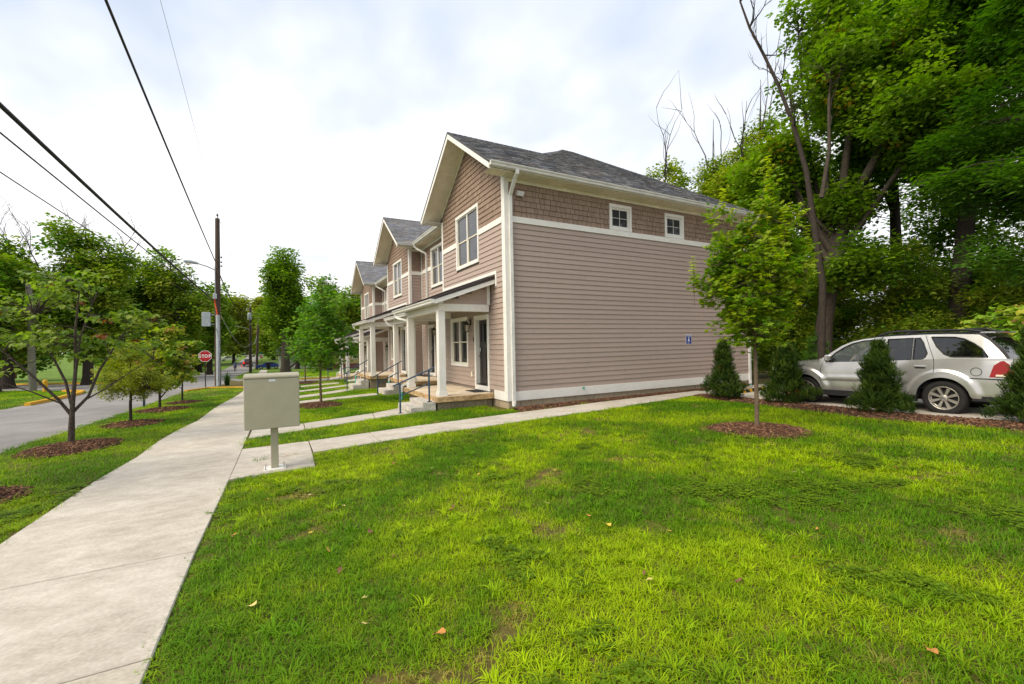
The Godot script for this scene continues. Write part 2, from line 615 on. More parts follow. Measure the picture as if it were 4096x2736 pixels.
func ribbon(called: String, a: Array, b: Array, off: float, m: Material) -> MeshInstance3D:
	# a sheet between two edges of the same number of (x, z) points
	var mb := MB.new()
	for i in a.size() - 1:
		var steps := maxi(1, int(ceil(a[i].distance_to(a[i + 1]) / 3.0)))
		for s in steps:
			var t0 := float(s) / steps
			var t1 := float(s + 1) / steps
			var p0: Vector2 = a[i].lerp(a[i + 1], t0)
			var p1: Vector2 = a[i].lerp(a[i + 1], t1)
			var q0: Vector2 = b[i].lerp(b[i + 1], t0)
			var q1: Vector2 = b[i].lerp(b[i + 1], t1)
			var w := [on_ground(p0.x, p0.y, off), on_ground(p1.x, p1.y, off), on_ground(q1.x, q1.y, off), on_ground(q0.x, q0.y, off)]
			if (w[2] - w[0]).cross(w[3] - w[1]).y < 0.0:
				w.reverse()
			mb.quad(w[0], w[1], w[2], w[3])
	var o := part(called, mb, m, self)
	o.set_meta("kind", "structure")
	var ring := a.duplicate()
	var back := b.duplicate()
	back.reverse()
	pave(ring + back)
	return o


func v2(list: Array) -> Array:
	var r := []
	for q in list:
		r.append(Vector2(q[0], q[1]))
	return r


func build_ground() -> void:
	var xs := [-700.0, -300.0, -150.0, -80.0, -50.0, -35.0]
	for i in range(-24, 31):
		xs.append(float(i))
	xs.append_array([40.0, 60.0, 100.0, 200.0, 400.0, 700.0])
	var zs := [60.0, 30.0, 18.0, 12.0]
	for i in range(8, -50, -1):
		zs.append(float(i))
	zs.append_array([-56.0, -66.0, -80.0, -92.0, -105.0, -120.0, -160.0, -225.0, -420.0, -900.0])
	var mb := MB.new()
	for i in xs.size():
		for j in zs.size():
			var sl: float = gh(0, zs[j] - 0.5) - gh(0, zs[j] + 0.5)
			mb.vert(Vector3(xs[i], gh(xs[i], zs[j]), zs[j]), Vector3(0, 1, sl).normalized())
	var m := zs.size()
	var far := MB.new()
	far.v = mb.v
	far.n = mb.n
	far.c = mb.c
	for i in xs.size() - 1:
		for j in m - 1:
			var a := i * m + j
			var beyond: bool = zs[j + 1] < -49.5 or xs[i] < -22.5 or xs[i + 1] > 30.5
			(far if beyond else mb).ix.append_array([a, a + 1, a + m + 1, a, a + m + 1, a + m])
	tag(part("ground", mb, M.soil, self), "", "", "", "structure")
	tag(part("far_lawn", far, M.meadow, self), "", "", "", "structure")

	# the sidewalk along the street, panel by panel
	var walk := node("sidewalk", self)
	walk.set_meta("kind", "structure")
	var joints := [3.3, 1.7, 0.1, -1.5, -3.11, -4.63, -6.37, -8.15]
	while joints[-1] > -27.0:
		joints.append(joints[-1] - 1.62)
	for i in joints.size() - 1:
		var z0: float = joints[i]
		var z1: float = joints[i + 1]
		var p := MB.new()
		var tone := rng.randf_range(0.94, 1.03)
		p.col = Color(tone, tone, tone * rng.randf_range(0.97, 1.02))
		slab(p, [Vector2(lerp_at(WALK_L, z0), z0), Vector2(lerp_at(WALK_R, z0), z0), Vector2(lerp_at(WALK_R, z1), z1), Vector2(lerp_at(WALK_L, z1), z1)], 0.025 + rng.randf_range(-0.002, 0.002), 0.12)
		part("concrete_panel", p, M.concrete, walk)
	var ring := []
	for q in WALK_L:
		ring.append(Vector2(q[0], q[1]))
	var back := []
	for q in WALK_R:
		back.append(Vector2(q[0], q[1]))
	back.reverse()
	pave(ring + back)

	# the path along the side wall, with the pad of the mailbox
	var path := node("side_path", self)
	path.set_meta("kind", "structure")
	var pads := [v2([[-0.56, -9.38], [0.55, -9.47], [0.54, -8.28], [-0.57, -8.15]]), v2([[-0.57, -8.14], [0.54, -8.27], [0.51, -7.25], [-0.59, -7.13]])]
	var xx := 0.55
	while xx < 12.6:
		var x1 := xx + 1.19
		pads.append([Vector2(xx, lerp_rise(PATH_NEAR, xx)), Vector2(x1, lerp_rise(PATH_NEAR, x1)), Vector2(x1, lerp_rise(PATH_FAR, x1)), Vector2(xx, lerp_rise(PATH_FAR, xx))])
		xx = x1
	for q in pads:
		var p := MB.new()
		var tone := rng.randf_range(0.96, 1.06)
		p.col = Color(tone, tone, tone)
		slab(p, q, 0.03 + rng.randf_range(-0.002, 0.002), 0.12)
		part("concrete_panel", p, M.concrete, path)
		pave(q)

	# the parking apron
	var apron := node("parking_apron", self)
	apron.set_meta("kind", "structure")
	var px := [12.45, 15.4, 18.4, 21.4, 24.4]
	var pz := [9.0, 6.0, 3.0, 0.0, -3.0, -6.1, -8.9, -11.1]
	for i in px.size() - 1:
		for j in pz.size() - 1:
			var p := MB.new()
			var tone := rng.randf_range(0.92, 1.02)
			p.col = Color(tone, tone, tone)
			var q := v2([[px[i], pz[j]], [px[i + 1], pz[j]], [px[i + 1], pz[j + 1]], [px[i], pz[j + 1]]])
			if j == pz.size() - 2 and i == 0:
				q = v2([[12.9, pz[j]], [px[1], pz[j]], [px[1], pz[j + 1]], [12.98, pz[j + 1] + 0.35]])
			slab(p, q, 0.022, 0.12)
			part("concrete_panel", p, M.concrete, apron)
			pave(q)

	# walks from the sidewalk to the porch steps
	var walks := node("porch_walk", self)
	walks.set_meta("kind", "structure")
	for q in [
		[[-0.52, -10.58], [0.58, -11.03], [0.59, -12.08], [-0.51, -11.75]], [[0.58, -11.03], [2.27, -11.78], [2.40, -12.85], [0.59, -12.08]], [[2.27, -11.78], [3.30, -12.12], [3.32, -13.55], [2.40, -12.85]],
		[[-0.44, -16.9], [1.44, -17.75], [1.40, -18.65], [-0.43, -17.8]], [[1.44, -17.75], [3.8, -18.75], [3.8, -19.7], [1.40, -18.65]],
		[[-0.43, -18.7], [1.65, -20.45], [1.58, -21.55], [-0.42, -19.9]], [[1.65, -20.45], [3.3, -22.3], [3.3, -23.6], [1.58, -21.55]],
		[[-0.35, -23.0], [1.3, -23.5], [1.3, -24.3], [-0.33, -23.8]], [[1.3, -23.5], [4.0, -25.6], [4.0, -26.6], [1.3, -24.3]],
		[[-0.2, -26.2], [1.2, -26.4], [1.2, -27.1], [-0.2, -26.9]], [[1.2, -26.4], [3.3, -27.4], [3.3, -28.3], [1.2, -27.1]]]:
		var p := MB.new()
		slab(p, v2(q), 0.028, 0.12)
		part("concrete_panel", p, M.concrete, walks)
		pave(v2(q))

	# streets
	ribbon("road", v2([[-4.75, 14], [-4.62, -13], [-4.42, -18], [-4.35, -23.5], [-4.12, -28.2], [-2.9, -30.9], [-2.9, -31.1], [-3.2, -45.0], [-3.75, -64], [-4.36, -104.9], [-4.36, -105.1], [-4.1, -115], [-4.6, -170], [-8, -224]]),
		v2([[-9.3, 14], [-9.3, -13], [-9.28, -18], [-9.2, -24], [-8.72, -27], [-8.73, -30.9], [-8.75, -31.1], [-12.3, -47.6], [-11.4, -62], [-9.8, -104.9], [-9.8, -105.1], [-9.5, -112], [-8.55, -172], [-12.5, -226]]), 0.006, M.asphalt)
	ribbon("side_street", v2([[-8.9, -31.2], [-11.5, -36.0], [-14.5, -39.6], [-60, -76]]), v2([[-11.5, -47.2], [-12.4, -47.8], [-21.1, -57.3], [-52, -92]]), 0.009, M.asphalt)
	ribbon("cross_street", v2([[-2.95, -29.5], [-1.5, -28.3], [1.3, -30.3], [4.0, -31.05], [60, -32.0]]), v2([[-3.3, -46.0], [-2.2, -40.9], [1.47, -34.2], [4.2, -34.6], [60, -37.0]]), 0.012, M.asphalt)
	ribbon("far_walk", v2([[0.2, -41.6], [1.7, -39.0], [4.2, -36.4], [60, -40.0]]), v2([[0.2, -42.8], [2.0, -40.0], [4.4, -37.3], [60, -41.0]]), 0.016, M.concrete)
	ribbon("lawn_walk", v2([[-1.9, -52.0], [-1.9, -58.35], [-2.56, -98.5]]), v2([[-0.9, -52.0], [-1.0, -58.0], [-1.35, -95.0]]), 0.014, M.concrete)
	ribbon("far_street_walk", v2([[-22.5, -60.5], [-13.2, -50.6]]), v2([[-23.4, -61.5], [-13.7, -51.6]]), 0.014, M.concrete)

	# kerbs
	kerb("yellow_kerb", "low kerb painted yellow where the near grass strip meets the cross street", [[-4.12, -28.0], [-3.3, -29.4], [-2.1, -28.75], [-1.5, -28.2]], 0.16, 0.07, M.yellow)
	kerb("yellow_kerb", "worn yellow kerb nose at the corner by the yellow bollard", [[-8.85, -24.9], [-8.72, -27.0], [-8.73, -29.8], [-9.1, -31.6], [-10.4, -33.4]], 0.20, 0.13, M.yellow)
	kerb("yellow_kerb", "yellow kerb line along the far edge of the side street", [[-21.1, -57.3], [-16.6, -52.4], [-12.5, -47.9]], 0.18, 0.14, M.yellow)
	kerb("yellow_kerb", "yellow kerb line along the lawn of the cream house", [[1.5, -34.3], [4.2, -34.7], [12.0, -35.0]], 0.14, 0.10, M.yellow)

	build_mulch()


func lerp_rise(pts: Array, x: float) -> float:
	for i in pts.size() - 1:
		if x <= pts[i + 1][0]:
			return lerpf(pts[i][1], pts[i + 1][1], (x - pts[i][0]) / (pts[i + 1][0] - pts[i][0]))
	return pts[-1][1]


func kerb(called: String, label: String, pts: Array, w: float, h: float, m: Material) -> void:
	var mb := MB.new()
	for i in pts.size() - 1:
		var a := Vector2(pts[i][0], pts[i][1])
		var b := Vector2(pts[i + 1][0], pts[i + 1][1])
		var nrm := (b - a).normalized().orthogonal() * w * 0.5
		var n0 := nrm
		var n1 := nrm
		if i > 0:
			n0 = ((a - Vector2(pts[i - 1][0], pts[i - 1][1])).normalized() + (b - a).normalized()).normalized().orthogonal() * w * 0.5
		if i < pts.size() - 2:
			n1 = ((Vector2(pts[i + 2][0], pts[i + 2][1]) - b).normalized() + (b - a).normalized()).normalized().orthogonal() * w * 0.5
		var c := [a - n0, b - n1, b + n1, a + n0]
		if (c[2] - c[0]).cross(c[3] - c[1]) > 0.0:
			c.reverse()
		var p := []
		for up in [-0.05, h]:
			for q in c:
				var mid: Vector2 = (c[0] + c[1] + c[2] + c[3]) * 0.25
				var s: Vector2 = q.lerp(mid, 0.0 if up < 0.0 else 0.02)
				p.append(on_ground(s.x, s.y, up))
		mb.hexa(p)
	tag(part(called, mb, m, self), label, "kerb", "painted kerbs")


# ---------------------------------------------------------------- mulch

func chips(parent: Node, spots: Array, size := 1.0) -> void:
	var mb := MB.new()
	mb.tbox(Transform3D(Basis(), Vector3.ZERO), Vector3(0.055, 0.007, 0.014))
	mb.tbox(Transform3D(Basis(Vector3.UP, 0.9), Vector3(0.02, 0.004, 0.012)), Vector3(0.035, 0.005, 0.009))
	var where := []
	var tint := []
	for p in spots:
		var b := Basis.from_euler(Vector3(rng.randf_range(-0.5, 0.5), rng.randf() * TAU, rng.randf_range(-0.5, 0.5))).scaled(Vector3.ONE * rng.randf_range(0.5, 1.5) * size)
		where.append(Transform3D(b, p))
		var t := rng.randf()
		tint.append(Color(0.060, 0.030, 0.018).lerp(Color(0.26, 0.125, 0.066), t * t) if rng.randf() > 0.04 else Color(0.30, 0.18, 0.09))
	many("wood_chips", mb, M.chip, parent, where, tint)


func mulch_ring(label: String, at: Vector2, r: Vector2, n_chips: int) -> void:
	var mb := MB.new()
	var sides := 28
	var rings := 5
	var spots := []
	for i in rings + 1:
		for s in sides:
			var a := TAU * s / sides
			var f := float(i) / rings
			var wob := 1.0 + 0.10 * lumps.get_noise_3d(cos(a) * 1.6 + at.x, f, sin(a) * 1.6 + at.y)
			var x := at.x + cos(a) * r.x * f * wob
			var z := at.y + sin(a) * r.y * f * wob
			mb.vert(on_ground(x, z, 0.012 + 0.055 * (1.0 - f * f) + (0.012 * lumps.get_noise_2d(x * 9.0, z * 9.0) if i < rings else -0.008)), Vector3.UP)
	for i in rings:
		for s in sides:
			var a := i * sides + s
			var b := i * sides + (s + 1) % sides
			mb.ix.append_array([a, b + sides, b, a, a + sides, b + sides])
	var o := part("mulch_ring", mb, M.mulch, self)
	tag(o, label, "mulch", "mulch rings around young trees", "stuff")
	for k in n_chips:
		var a := rng.randf() * TAU
		var f := sqrt(rng.randf()) * 1.04
		var x := at.x + cos(a) * r.x * f
		var z := at.y + sin(a) * r.y * f
		spots.append(on_ground(x, z, 0.020 + 0.055 * maxf(0.0, 1.0 - f * f)))
	chips(o, spots)
	var ring := []
	for s in 18:
		ring.append(at + Vector2(cos(TAU * s / 18.0) * r.x, sin(TAU * s / 18.0) * r.y) * 0.93)
	pave(ring)


func mulch_strip(label: String, a: Array, b: Array, hump: float, n_chips: int) -> void:
	var mb := MB.new()
	var rows := []
	var long := 40
	var across := 6
	for i in long + 1:
		var t := float(i) / long
		for j in across + 1:
			var f := float(j) / across
			var p := along(a, t).lerp(along(b, t), f)
			var up := 0.006 + hump * sin(PI * f) + 0.014 * lumps.get_noise_2d(p.x * 7.0, p.y * 7.0)
			mb.vert(on_ground(p.x, p.y, up), Vector3.UP)
	for i in long:
		for j in across:
			var k := i * (across + 1) + j
			var q := [k, k + 1, k + across + 2, k + across + 1]
			var nrm := (mb.v[q[2]] - mb.v[q[0]]).cross(mb.v[q[3]] - mb.v[q[1]])
			if nrm.y < 0.0:
				q.reverse()
			mb.ix.append_array([q[0], q[2], q[1], q[0], q[3], q[2]])
	var o := part("mulch_bed", mb, M.mulch, self)
	tag(o, label, "mulch", "", "stuff")
	var spots := []
	for k in n_chips:
		var t := rng.randf()
		var f := rng.randf_range(-0.03, 1.03)
		var p := along(a, t).lerp(along(b, t), f)
		spots.append(on_ground(p.x, p.y, 0.014 + hump * maxf(0.0, sin(PI * f))))
	chips(o, spots, 1.1)
	var back := b.duplicate()
	back.reverse()
	pave(a + back)


func along(pts: Array, t: float) -> Vector2:
	var total := 0.0
	for i in pts.size() - 1:
		total += pts[i].distance_to(pts[i + 1])
	var s := t * total
	for i in pts.size() - 1:
		var d: float = pts[i].distance_to(pts[i + 1])
		if s <= d or i == pts.size() - 2:
			return pts[i].lerp(pts[i + 1], clampf(s / d, 0.0, 1.0))
		s -= d
	return pts[-1]


func build_mulch() -> void:
	mulch_ring("dark mulch ring round the redbud with bare lower limbs", Vector2(-3.55, -11.75), Vector2(0.72, 0.95), 2200)
	mulch_ring("dark mulch ring round the round lime green tree", Vector2(-3.36, -15.2), Vector2(0.62, 0.8), 1100)
	mulch_ring("dark mulch ring round the middle redbud of the street strip", Vector2(-3.42, -18.9), Vector2(0.72, 1.0), 900)
	mulch_ring("thin mulch ring round the small redbud by the stop sign", Vector2(-3.2, -21.5), Vector2(0.6, 0.8), 500)
	mulch_ring("mulch ring round the young maple before the porch columns", Vector2(1.32, -16.4), Vector2(0.70, 1.15), 1300)
	mulch_ring("mulch ring round the small maple by the cross street", Vector2(1.7, -29.5), Vector2(0.7, 1.1), 300)
	mulch_ring("mulch ring round the slim maple on the open lawn", Vector2(8.18, -5.22), Vector2(0.86, 0.84), 2200)
	mulch_ring("bare mulch patch in the grass strip beside the sidewalk", Vector2(-3.35, -7.9), Vector2(0.55, 0.6), 700)
	mulch_strip("long mulch bed planted with four yews beside the parked car", v2([[12.35, -10.15], [11.75, -8.64], [11.60, -7.08], [11.30, -5.59], [11.20, -4.42], [11.45, -3.37], [11.56, -2.54], [11.7, 1.5]]),
		v2([[12.95, -9.7], [12.72, -7.72], [12.60, -6.25], [12.52, -5.38], [12.50, -4.1], [12.60, -3.34], [12.62, -2.5], [12.7, 1.5]]), 0.05, 7000)
	mulch_strip("narrow mulch bed between the side wall and the path", v2([[5.80, -10.36], [9.54, -10.80], [13.0, -11.0], [17.0, -11.22]]), v2([[6.0, -11.30], [9.6, -11.31], [13.0, -11.31], [17.0, -11.33]]), 0.05, 5200)


# ---------------------------------------------------------------- grass

func blade(mb: MB, o: Vector3, dir: float, lean: float, len_: float, w: float) -> void:
	var f := Vector3(cos(dir), 0, sin(dir))
	var s := Vector3(-sin(dir), 0, cos(dir))
	var p := o
	var a := lean * 0.35
	var k := mb.v.size()
	var segs := 3
	for i in segs + 1:
		var t := float(i) / segs
		var half := w * 0.5 * (1.0 - t * t * 0.95)
		var nn := (Vector3.UP * sin(a) * 1.0 - f * cos(a) * 0.6 + Vector3.UP * 0.7).normalized()
		if i < segs:
			mb.vert(p - s * half, nn)
			mb.vert(p + s * half, nn)
		else:
			mb.vert(p, nn)
		p += (Vector3.UP * cos(a) + f * sin(a)) * len_ / segs
		a += lean * 0.55
	for i in segs - 1:
		var q := k + i * 2
		mb.ix.append_array([q, q + 3, q + 1, q, q + 2, q + 3])
	var e := k + (segs - 1) * 2
	mb.ix.append_array([e, e + 2, e + 1])


func grass_clump(seed_no: int, count: int, spread: float, tall: float, wide: float) -> MB:
	var r := RandomNumberGenerator.new()
	r.seed = seed_no
	var mb := MB.new()
	for i in count:
		var a := r.randf() * TAU
		var d := sqrt(r.randf()) * spread
		var t := r.randf_range(0.62, 1.25)
		mb.col = Color(t * r.randf_range(0.85, 1.2), t, t * r.randf_range(0.6, 1.2))
		if r.randf() < 0.07:
			mb.col = Color(2.0, 1.35, 3.0)
		blade(mb, Vector3(cos(a) * d, -0.004, sin(a) * d), r.randf() * TAU, r.randf_range(0.35, 1.75), tall * r.randf_range(0.5, 1.35), wide * r.randf_range(0.7, 1.3))
	return mb


func coarse_tuft(seed_no: int) -> MB:
	# a spreading rosette of wide blades
	var r := RandomNumberGenerator.new()
	r.seed = seed_no
	var mb := MB.new()
	for i in 20:
		var t := r.randf_range(0.8, 1.25)
		mb.col = Color(t, t, t)
		var a := r.randf() * TAU
		blade(mb, Vector3(cos(a), 0, sin(a)) * r.randf_range(0.0, 0.05), a + r.randf_range(-0.6, 0.6), r.randf_range(0.7, 1.5), r.randf_range(0.06, 0.115), r.randf_range(0.006, 0.0095))
	return mb


func clover_clump(seed_no: int) -> MB:
	var r := RandomNumberGenerator.new()
	r.seed = seed_no
	var mb := MB.new()
	for i in 16:
		var a := r.randf() * TAU
		var d := sqrt(r.randf()) * 0.075
		var c := Vector3(cos(a) * d, r.randf_range(0.018, 0.042), sin(a) * d)
		var t := r.randf_range(0.7, 1.3)
		mb.col = Color(t, t, t)
		for k in 3:
			var g := TAU * k / 3.0 + a
			var f := Vector3(cos(g), 0.25, sin(g))
			var s := Vector3(-sin(g), 0.0, cos(g))
			var l := 0.015
			mb.fan([c, c + f * l * 0.6 + s * l * 0.55, c + f * l * 1.15 + s * l * 0.3, c + f * l * 1.15 - s * l * 0.3, c + f * l * 0.6 - s * l * 0.55])
	for i in 10:
		blade(mb, Vector3(r.randf_range(-0.07, 0.07), 0, r.randf_range(-0.07, 0.07)), r.randf() * TAU, r.randf_range(0.4, 1.5), r.randf_range(0.03, 0.06), 0.003)
	return mb


func build_lawn_cover() -> void:
	var kinds := [grass_clump(1, 34, 0.075, 0.060, 0.0046), grass_clump(2, 34, 0.075, 0.050, 0.0042), grass_clump(3, 30, 0.085, 0.075, 0.0055), clover_clump(4), grass_clump(5, 60, 0.20, 0.065, 0.011), coarse_tuft(6)]
	var where := [[], [], [], [], [], []]
	var tint := [[], [], [], [], [], []]
	var fwd := Vector2(sin(deg_to_rad(28.35)), -cos(deg_to_rad(28.35)))
	var dry := noise(0.8, 3, 90)
	var clover := noise(0.45, 3, 33)
	var mottled := noise(2.2, 3, 70)
	# [nearest, farthest, spacing, size]
	for band in [[0.0, 4.5, 0.058, 1.0], [4.5, 8.0, 0.080, 1.15], [8.0, 14.0, 0.115, 1.45], [14.0, 24.0, 0.19, 1.0], [24.0, 40.0, 0.34, 1.6], [40.0, 62.0, 0.60, 2.4]]:
		var far: float = band[1]
		var step: float = band[2]
		var lo_x := maxf(-22.0, -far)
		var nx := int((minf(far, 30.0) - lo_x) / step)
		var nz := int((far + 1.0) / step)
		for i in nx:
			for j in nz:
				var q := Vector2(lo_x + (i + rng.randf()) * step, 1.0 - (j + rng.randf()) * step)
				var d := q.length()
				if d < band[0] or d >= far:
					continue
				var ang := absf(fwd.angle_to(q))
				if ang > 0.99 and d > 2.5:
					continue
				if q.x > 5.6 and q.y < -11.0:
					continue
				if is_paved(q):
					continue
				var n1 := patchy.get_noise_2d(q.x, q.y)
				var n2 := dry.get_noise_2d(q.x + 40.0, q.y)
				var n3 := mottled.get_noise_2d(q.x, q.y)
				var n4 := clover.get_noise_2d(q.x, q.y)
				var bare := smoothstep(0.36, 0.62, n2 + n3 * 0.25)
				if rng.randf() < bare * 0.40:
					continue
				var k := rng.randi() % 3
				if d < 9.0:
					if n4 + n3 * 0.35 + rng.randf_range(-0.20, 0.10) > 0.40:
						k = 3
					elif rng.randf() < 0.05 + 0.12 * smoothstep(-0.1, 0.5, n1):
						k = 5
				elif d > 14.0:
					k = 4
				var c := Color(0.125, 0.280, 0.004).lerp(Color(0.410, 0.560, 0.004), smoothstep(-0.40, 0.42, n1 + n3 * 0.35 + rng.randf_range(-0.15, 0.15)))
				if k == 3:
					c = Color(0.105, 0.200, 0.006).lerp(Color(0.18, 0.29, 0.006), rng.randf())
				if bare > 0.25 and rng.randf() < 0.45:
					c = c.lerp(Color(0.46, 0.34, 0.10), bare * 0.8)
				if q.x < -2.0:
					c = c.lerp(Color(0.115, 0.235, 0.008), 0.35)
				var t := rng.randf_range(0.8, 1.2)
				c = Color(c.r * t, c.g * t, c.b * t)
				var s: float = band[3] * rng.randf_range(0.75, 1.25) * (1.0 - 0.35 * bare)
				var tall := rng.randf_range(0.65, 1.0) * (0.8 if q.x < -0.5 and q.x > -4.6 else 1.0)
				var b := Basis(Vector3.UP, rng.randf() * TAU).scaled(Vector3(s, s * tall if d < 14.0 else tall * 1.1, s))
				where[k].append(Transform3D(b, on_ground(q.x, q.y, 0.002)))
				tint[k].append(c)
	var called := ["lawn_grass", "lawn_grass", "lawn_grass", "clover", "lawn_grass", "coarse_grass"]
	var what := ["short lime green lawn grass blades on the lawn", "fine green lawn grass blades on the lawn", "tall coarse lawn grass blades on the lawn", "dark low clover patches in the lawn", "grass blades on the strips and lawns beyond the path", "coarse spreading crabgrass tufts among the lawn grass"]
	for k in 6:
		tag(many(called[k], kinds[k], M.grass, self, where[k], tint[k]), what[k], "grass")
	fallen_leaves()


func fallen_leaves() -> void:
	var r := RandomNumberGenerator.new()
	r.seed = 991
	var kinds := []
	for v in 3:
		var mb := MB.new()
		var l := 1.0
		var ring := []
		for i in 9:
			var a := TAU * i / 9.0
			var rad := (0.5 + 0.12 * cos(a * (2.0 + v)) + r.randf_range(-0.05, 0.05))
			ring.append(Vector3(cos(a) * rad * 1.35, 0.10 * cos(a * 2.0 + v) + r.randf_range(0, 0.08), sin(a) * rad * 0.75))
		for i in 9:
			mb.tri(Vector3(0, -0.03, 0), ring[(i + 1) % 9], ring[i])
		mb.tube([Vector3(0.6, 0.05, 0), Vector3(1.0, 0.12, 0.08)], [0.03, 0.02], 4)
		kinds.append(mb)
	var tints := [Color(0.62, 0.42, 0.06), Color(0.30, 0.12, 0.05), Color(0.55, 0.44, 0.16), Color(0.17, 0.075, 0.045), Color(0.50, 0.22, 0.06)]
	var said := ["curled yellow fallen leaf lying in the grass", "curled rust brown fallen leaf lying in the grass", "pale tan fallen leaf lying in the grass", "dark brown fallen leaf lying in the grass", "orange fallen leaf lying in the grass"]
	var made := 0
	while made < 56:
		var d := r.randf_range(2.0, 9.5)
		var a := deg_to_rad(28.35) + r.randf_range(-0.62, 0.78)
		var q := Vector2(sin(a) * d, -cos(a) * d)
		if is_paved(q) or q.x < -0.4:
			continue
		var k := r.randi() % 5
		var o := MeshInstance3D.new()
		var mb: MB = MB.new()
		mb.append(kinds[made % 3], Transform3D(Basis(), Vector3.ZERO), tints[k])
		o.mesh = mb.mesh(M.dead_leaf)
		o.name = numbered("fallen_leaf")
		add_child(o)
		var s := r.randf_range(0.028, 0.055)
		o.transform = Transform3D(Basis.from_euler(Vector3(r.randf_range(-0.4, 0.4), r.randf() * TAU, r.randf_range(-0.4, 0.4))).scaled(Vector3(s, s, s)), on_ground(q.x, q.y, 0.045))
		tag(o, said[k], "leaf", "fallen leaves on the lawn (%s)" % ["yellow", "rust", "tan", "dark", "orange"][k])
		made += 1

# ---------------------------------------------------------------- the row of town houses

const XF := 5.94      # front of the bays
const XW := 6.57      # front of the recessed houses
const ZS := -11.32    # the long side wall
const XB := 17.26     # back of the row
const PITCH := 0.675
const XE := 6.07      # main front eave
var house: Node3D


func piece(list: Array, o: Vector3, u: Vector3, up: Vector3, w: float, h: float, tb: float, tt: float, col: Color) -> void:
	list.append([(o + u * w * 0.5).distance_to(EYE), o, u, up, w, h, tb, tt, col])


func wedge(mb: MB, e: Array) -> void:
	# a board that is thicker (prouder) at its lower edge
	var o: Vector3 = e[1]
	var u: Vector3 = e[2]
	var up: Vector3 = e[3]
	var nn := u.cross(up)
	var w: float = e[4]
	var h: float = e[5]
	mb.col = e[8]
	var a = o + nn * e[6]
	var b = a + u * w
	var d = o + up * h + nn * e[7]
	var f = d + u * w
	var a0 := o - nn * 0.002
	var b0 := a0 + u * w
	var d0 := o + up * h - nn * 0.002
	mb.quad(a, b, f, d)
	mb.quad(a0, b0, b, a)
	mb.quad(a0, a, d, d0)
	mb.quad(b, b0, d0 + u * w, f)


func lay(list: Array, most: int, called: String, rest: String, m: Material, parent: Node) -> void:
	# the nearest pieces one by one, those beyond joined into one
	list.sort_custom(func(a, b): return a[0] < b[0])
	var joined := MB.new()
	for i in list.size():
		if i < most:
			var mb := MB.new()
			wedge(mb, list[i])
			part(called, mb, m, parent)
		else:
			wedge(joined, list[i])
	if joined.v.size():
		part(rest, joined, m, parent).set_meta("kind", "stuff")


func cut(a: float, b: float, y0: float, y1: float, holes: Array) -> Array:
	# what is left of the row [a, b] at heights y0..y1 between the holes [u0, u1, v0, v1]
	var spans := [[a, b]]
	for q in holes:
		if minf(q[3], y1) - maxf(q[2], y0) < 0.45 * (y1 - y0):
			continue
		var next := []
		for s in spans:
			if q[1] <= s[0] or q[0] >= s[1]:
				next.append(s)
				continue
			if q[0] - s[0] > 0.02:
				next.append([s[0], q[0]])
			if s[1] - q[1] > 0.02:
				next.append([q[1], s[1]])
		spans = next
	return spans


func boards(list: Array, o: Vector3, u: Vector3, a: float, b: float, y0: float, y1: float, holes: Array, shift := 0.0) -> void:
	# lap siding; o is the origin of the plane (u = 0, y = 0)
	var rows := int(round((y1 - y0) / 0.1556))
	var ex := (y1 - y0) / rows
	for i in rows:
		var y := y0 + i * ex
		var first := fposmod(float((i * 7 + 3) % 9) * 0.42 + shift, 3.66)
		for s in cut(a, b, y, y + ex, holes):
			var x: float = s[0]
			while x < s[1] - 0.01:
				var nx: float = a + first + ceil((x - a - first + 0.06) / 3.66) * 3.66
				if nx > s[1] - 0.15:
					nx = s[1]
				var t := rng.randf_range(0.965, 1.03)
				piece(list, o + u * (x + 0.0015) + Vector3.UP * (y - 0.004), u, Vector3.UP, nx - x - 0.003, ex - 0.004, 0.023 + rng.randf_range(-0.0015, 0.0015), 0.002, Color(t, t, t * rng.randf_range(0.985, 1.01)))
				x = nx


func shakes(list: Array, o: Vector3, u: Vector3, y0: float, y1: float, limits: Callable, holes: Array, wide: Array) -> void:
	var y := y0
	while y < y1 - 0.02:
		var h := minf(0.166, y1 - y)
		var lim: Vector2 = limits.call(y + h * 0.5)
		if lim.y - lim.x > 0.05:
			for s in cut(lim.x, lim.y, y, y + h, holes):
				var x: float = s[0]
				while x < s[1] - 0.01:
					var w: float = wide[rng.randi() % wide.size()] * rng.randf_range(0.92, 1.08)
					if x + w > s[1] - 0.05:
						w = s[1] - x
					var t := rng.randf_range(0.86, 1.08)
					piece(list, o + u * (x + 0.003) + Vector3.UP * (y - 0.003), u, Vector3.UP, w - 0.013, h - 0.002 + rng.randf_range(-0.004, 0.0), 0.028 + rng.randf_range(-0.006, 0.006), 0.004, Color(t, t * rng.randf_range(0.985, 1.0), t * rng.randf_range(0.96, 1.0)))
					x += w
		y += h


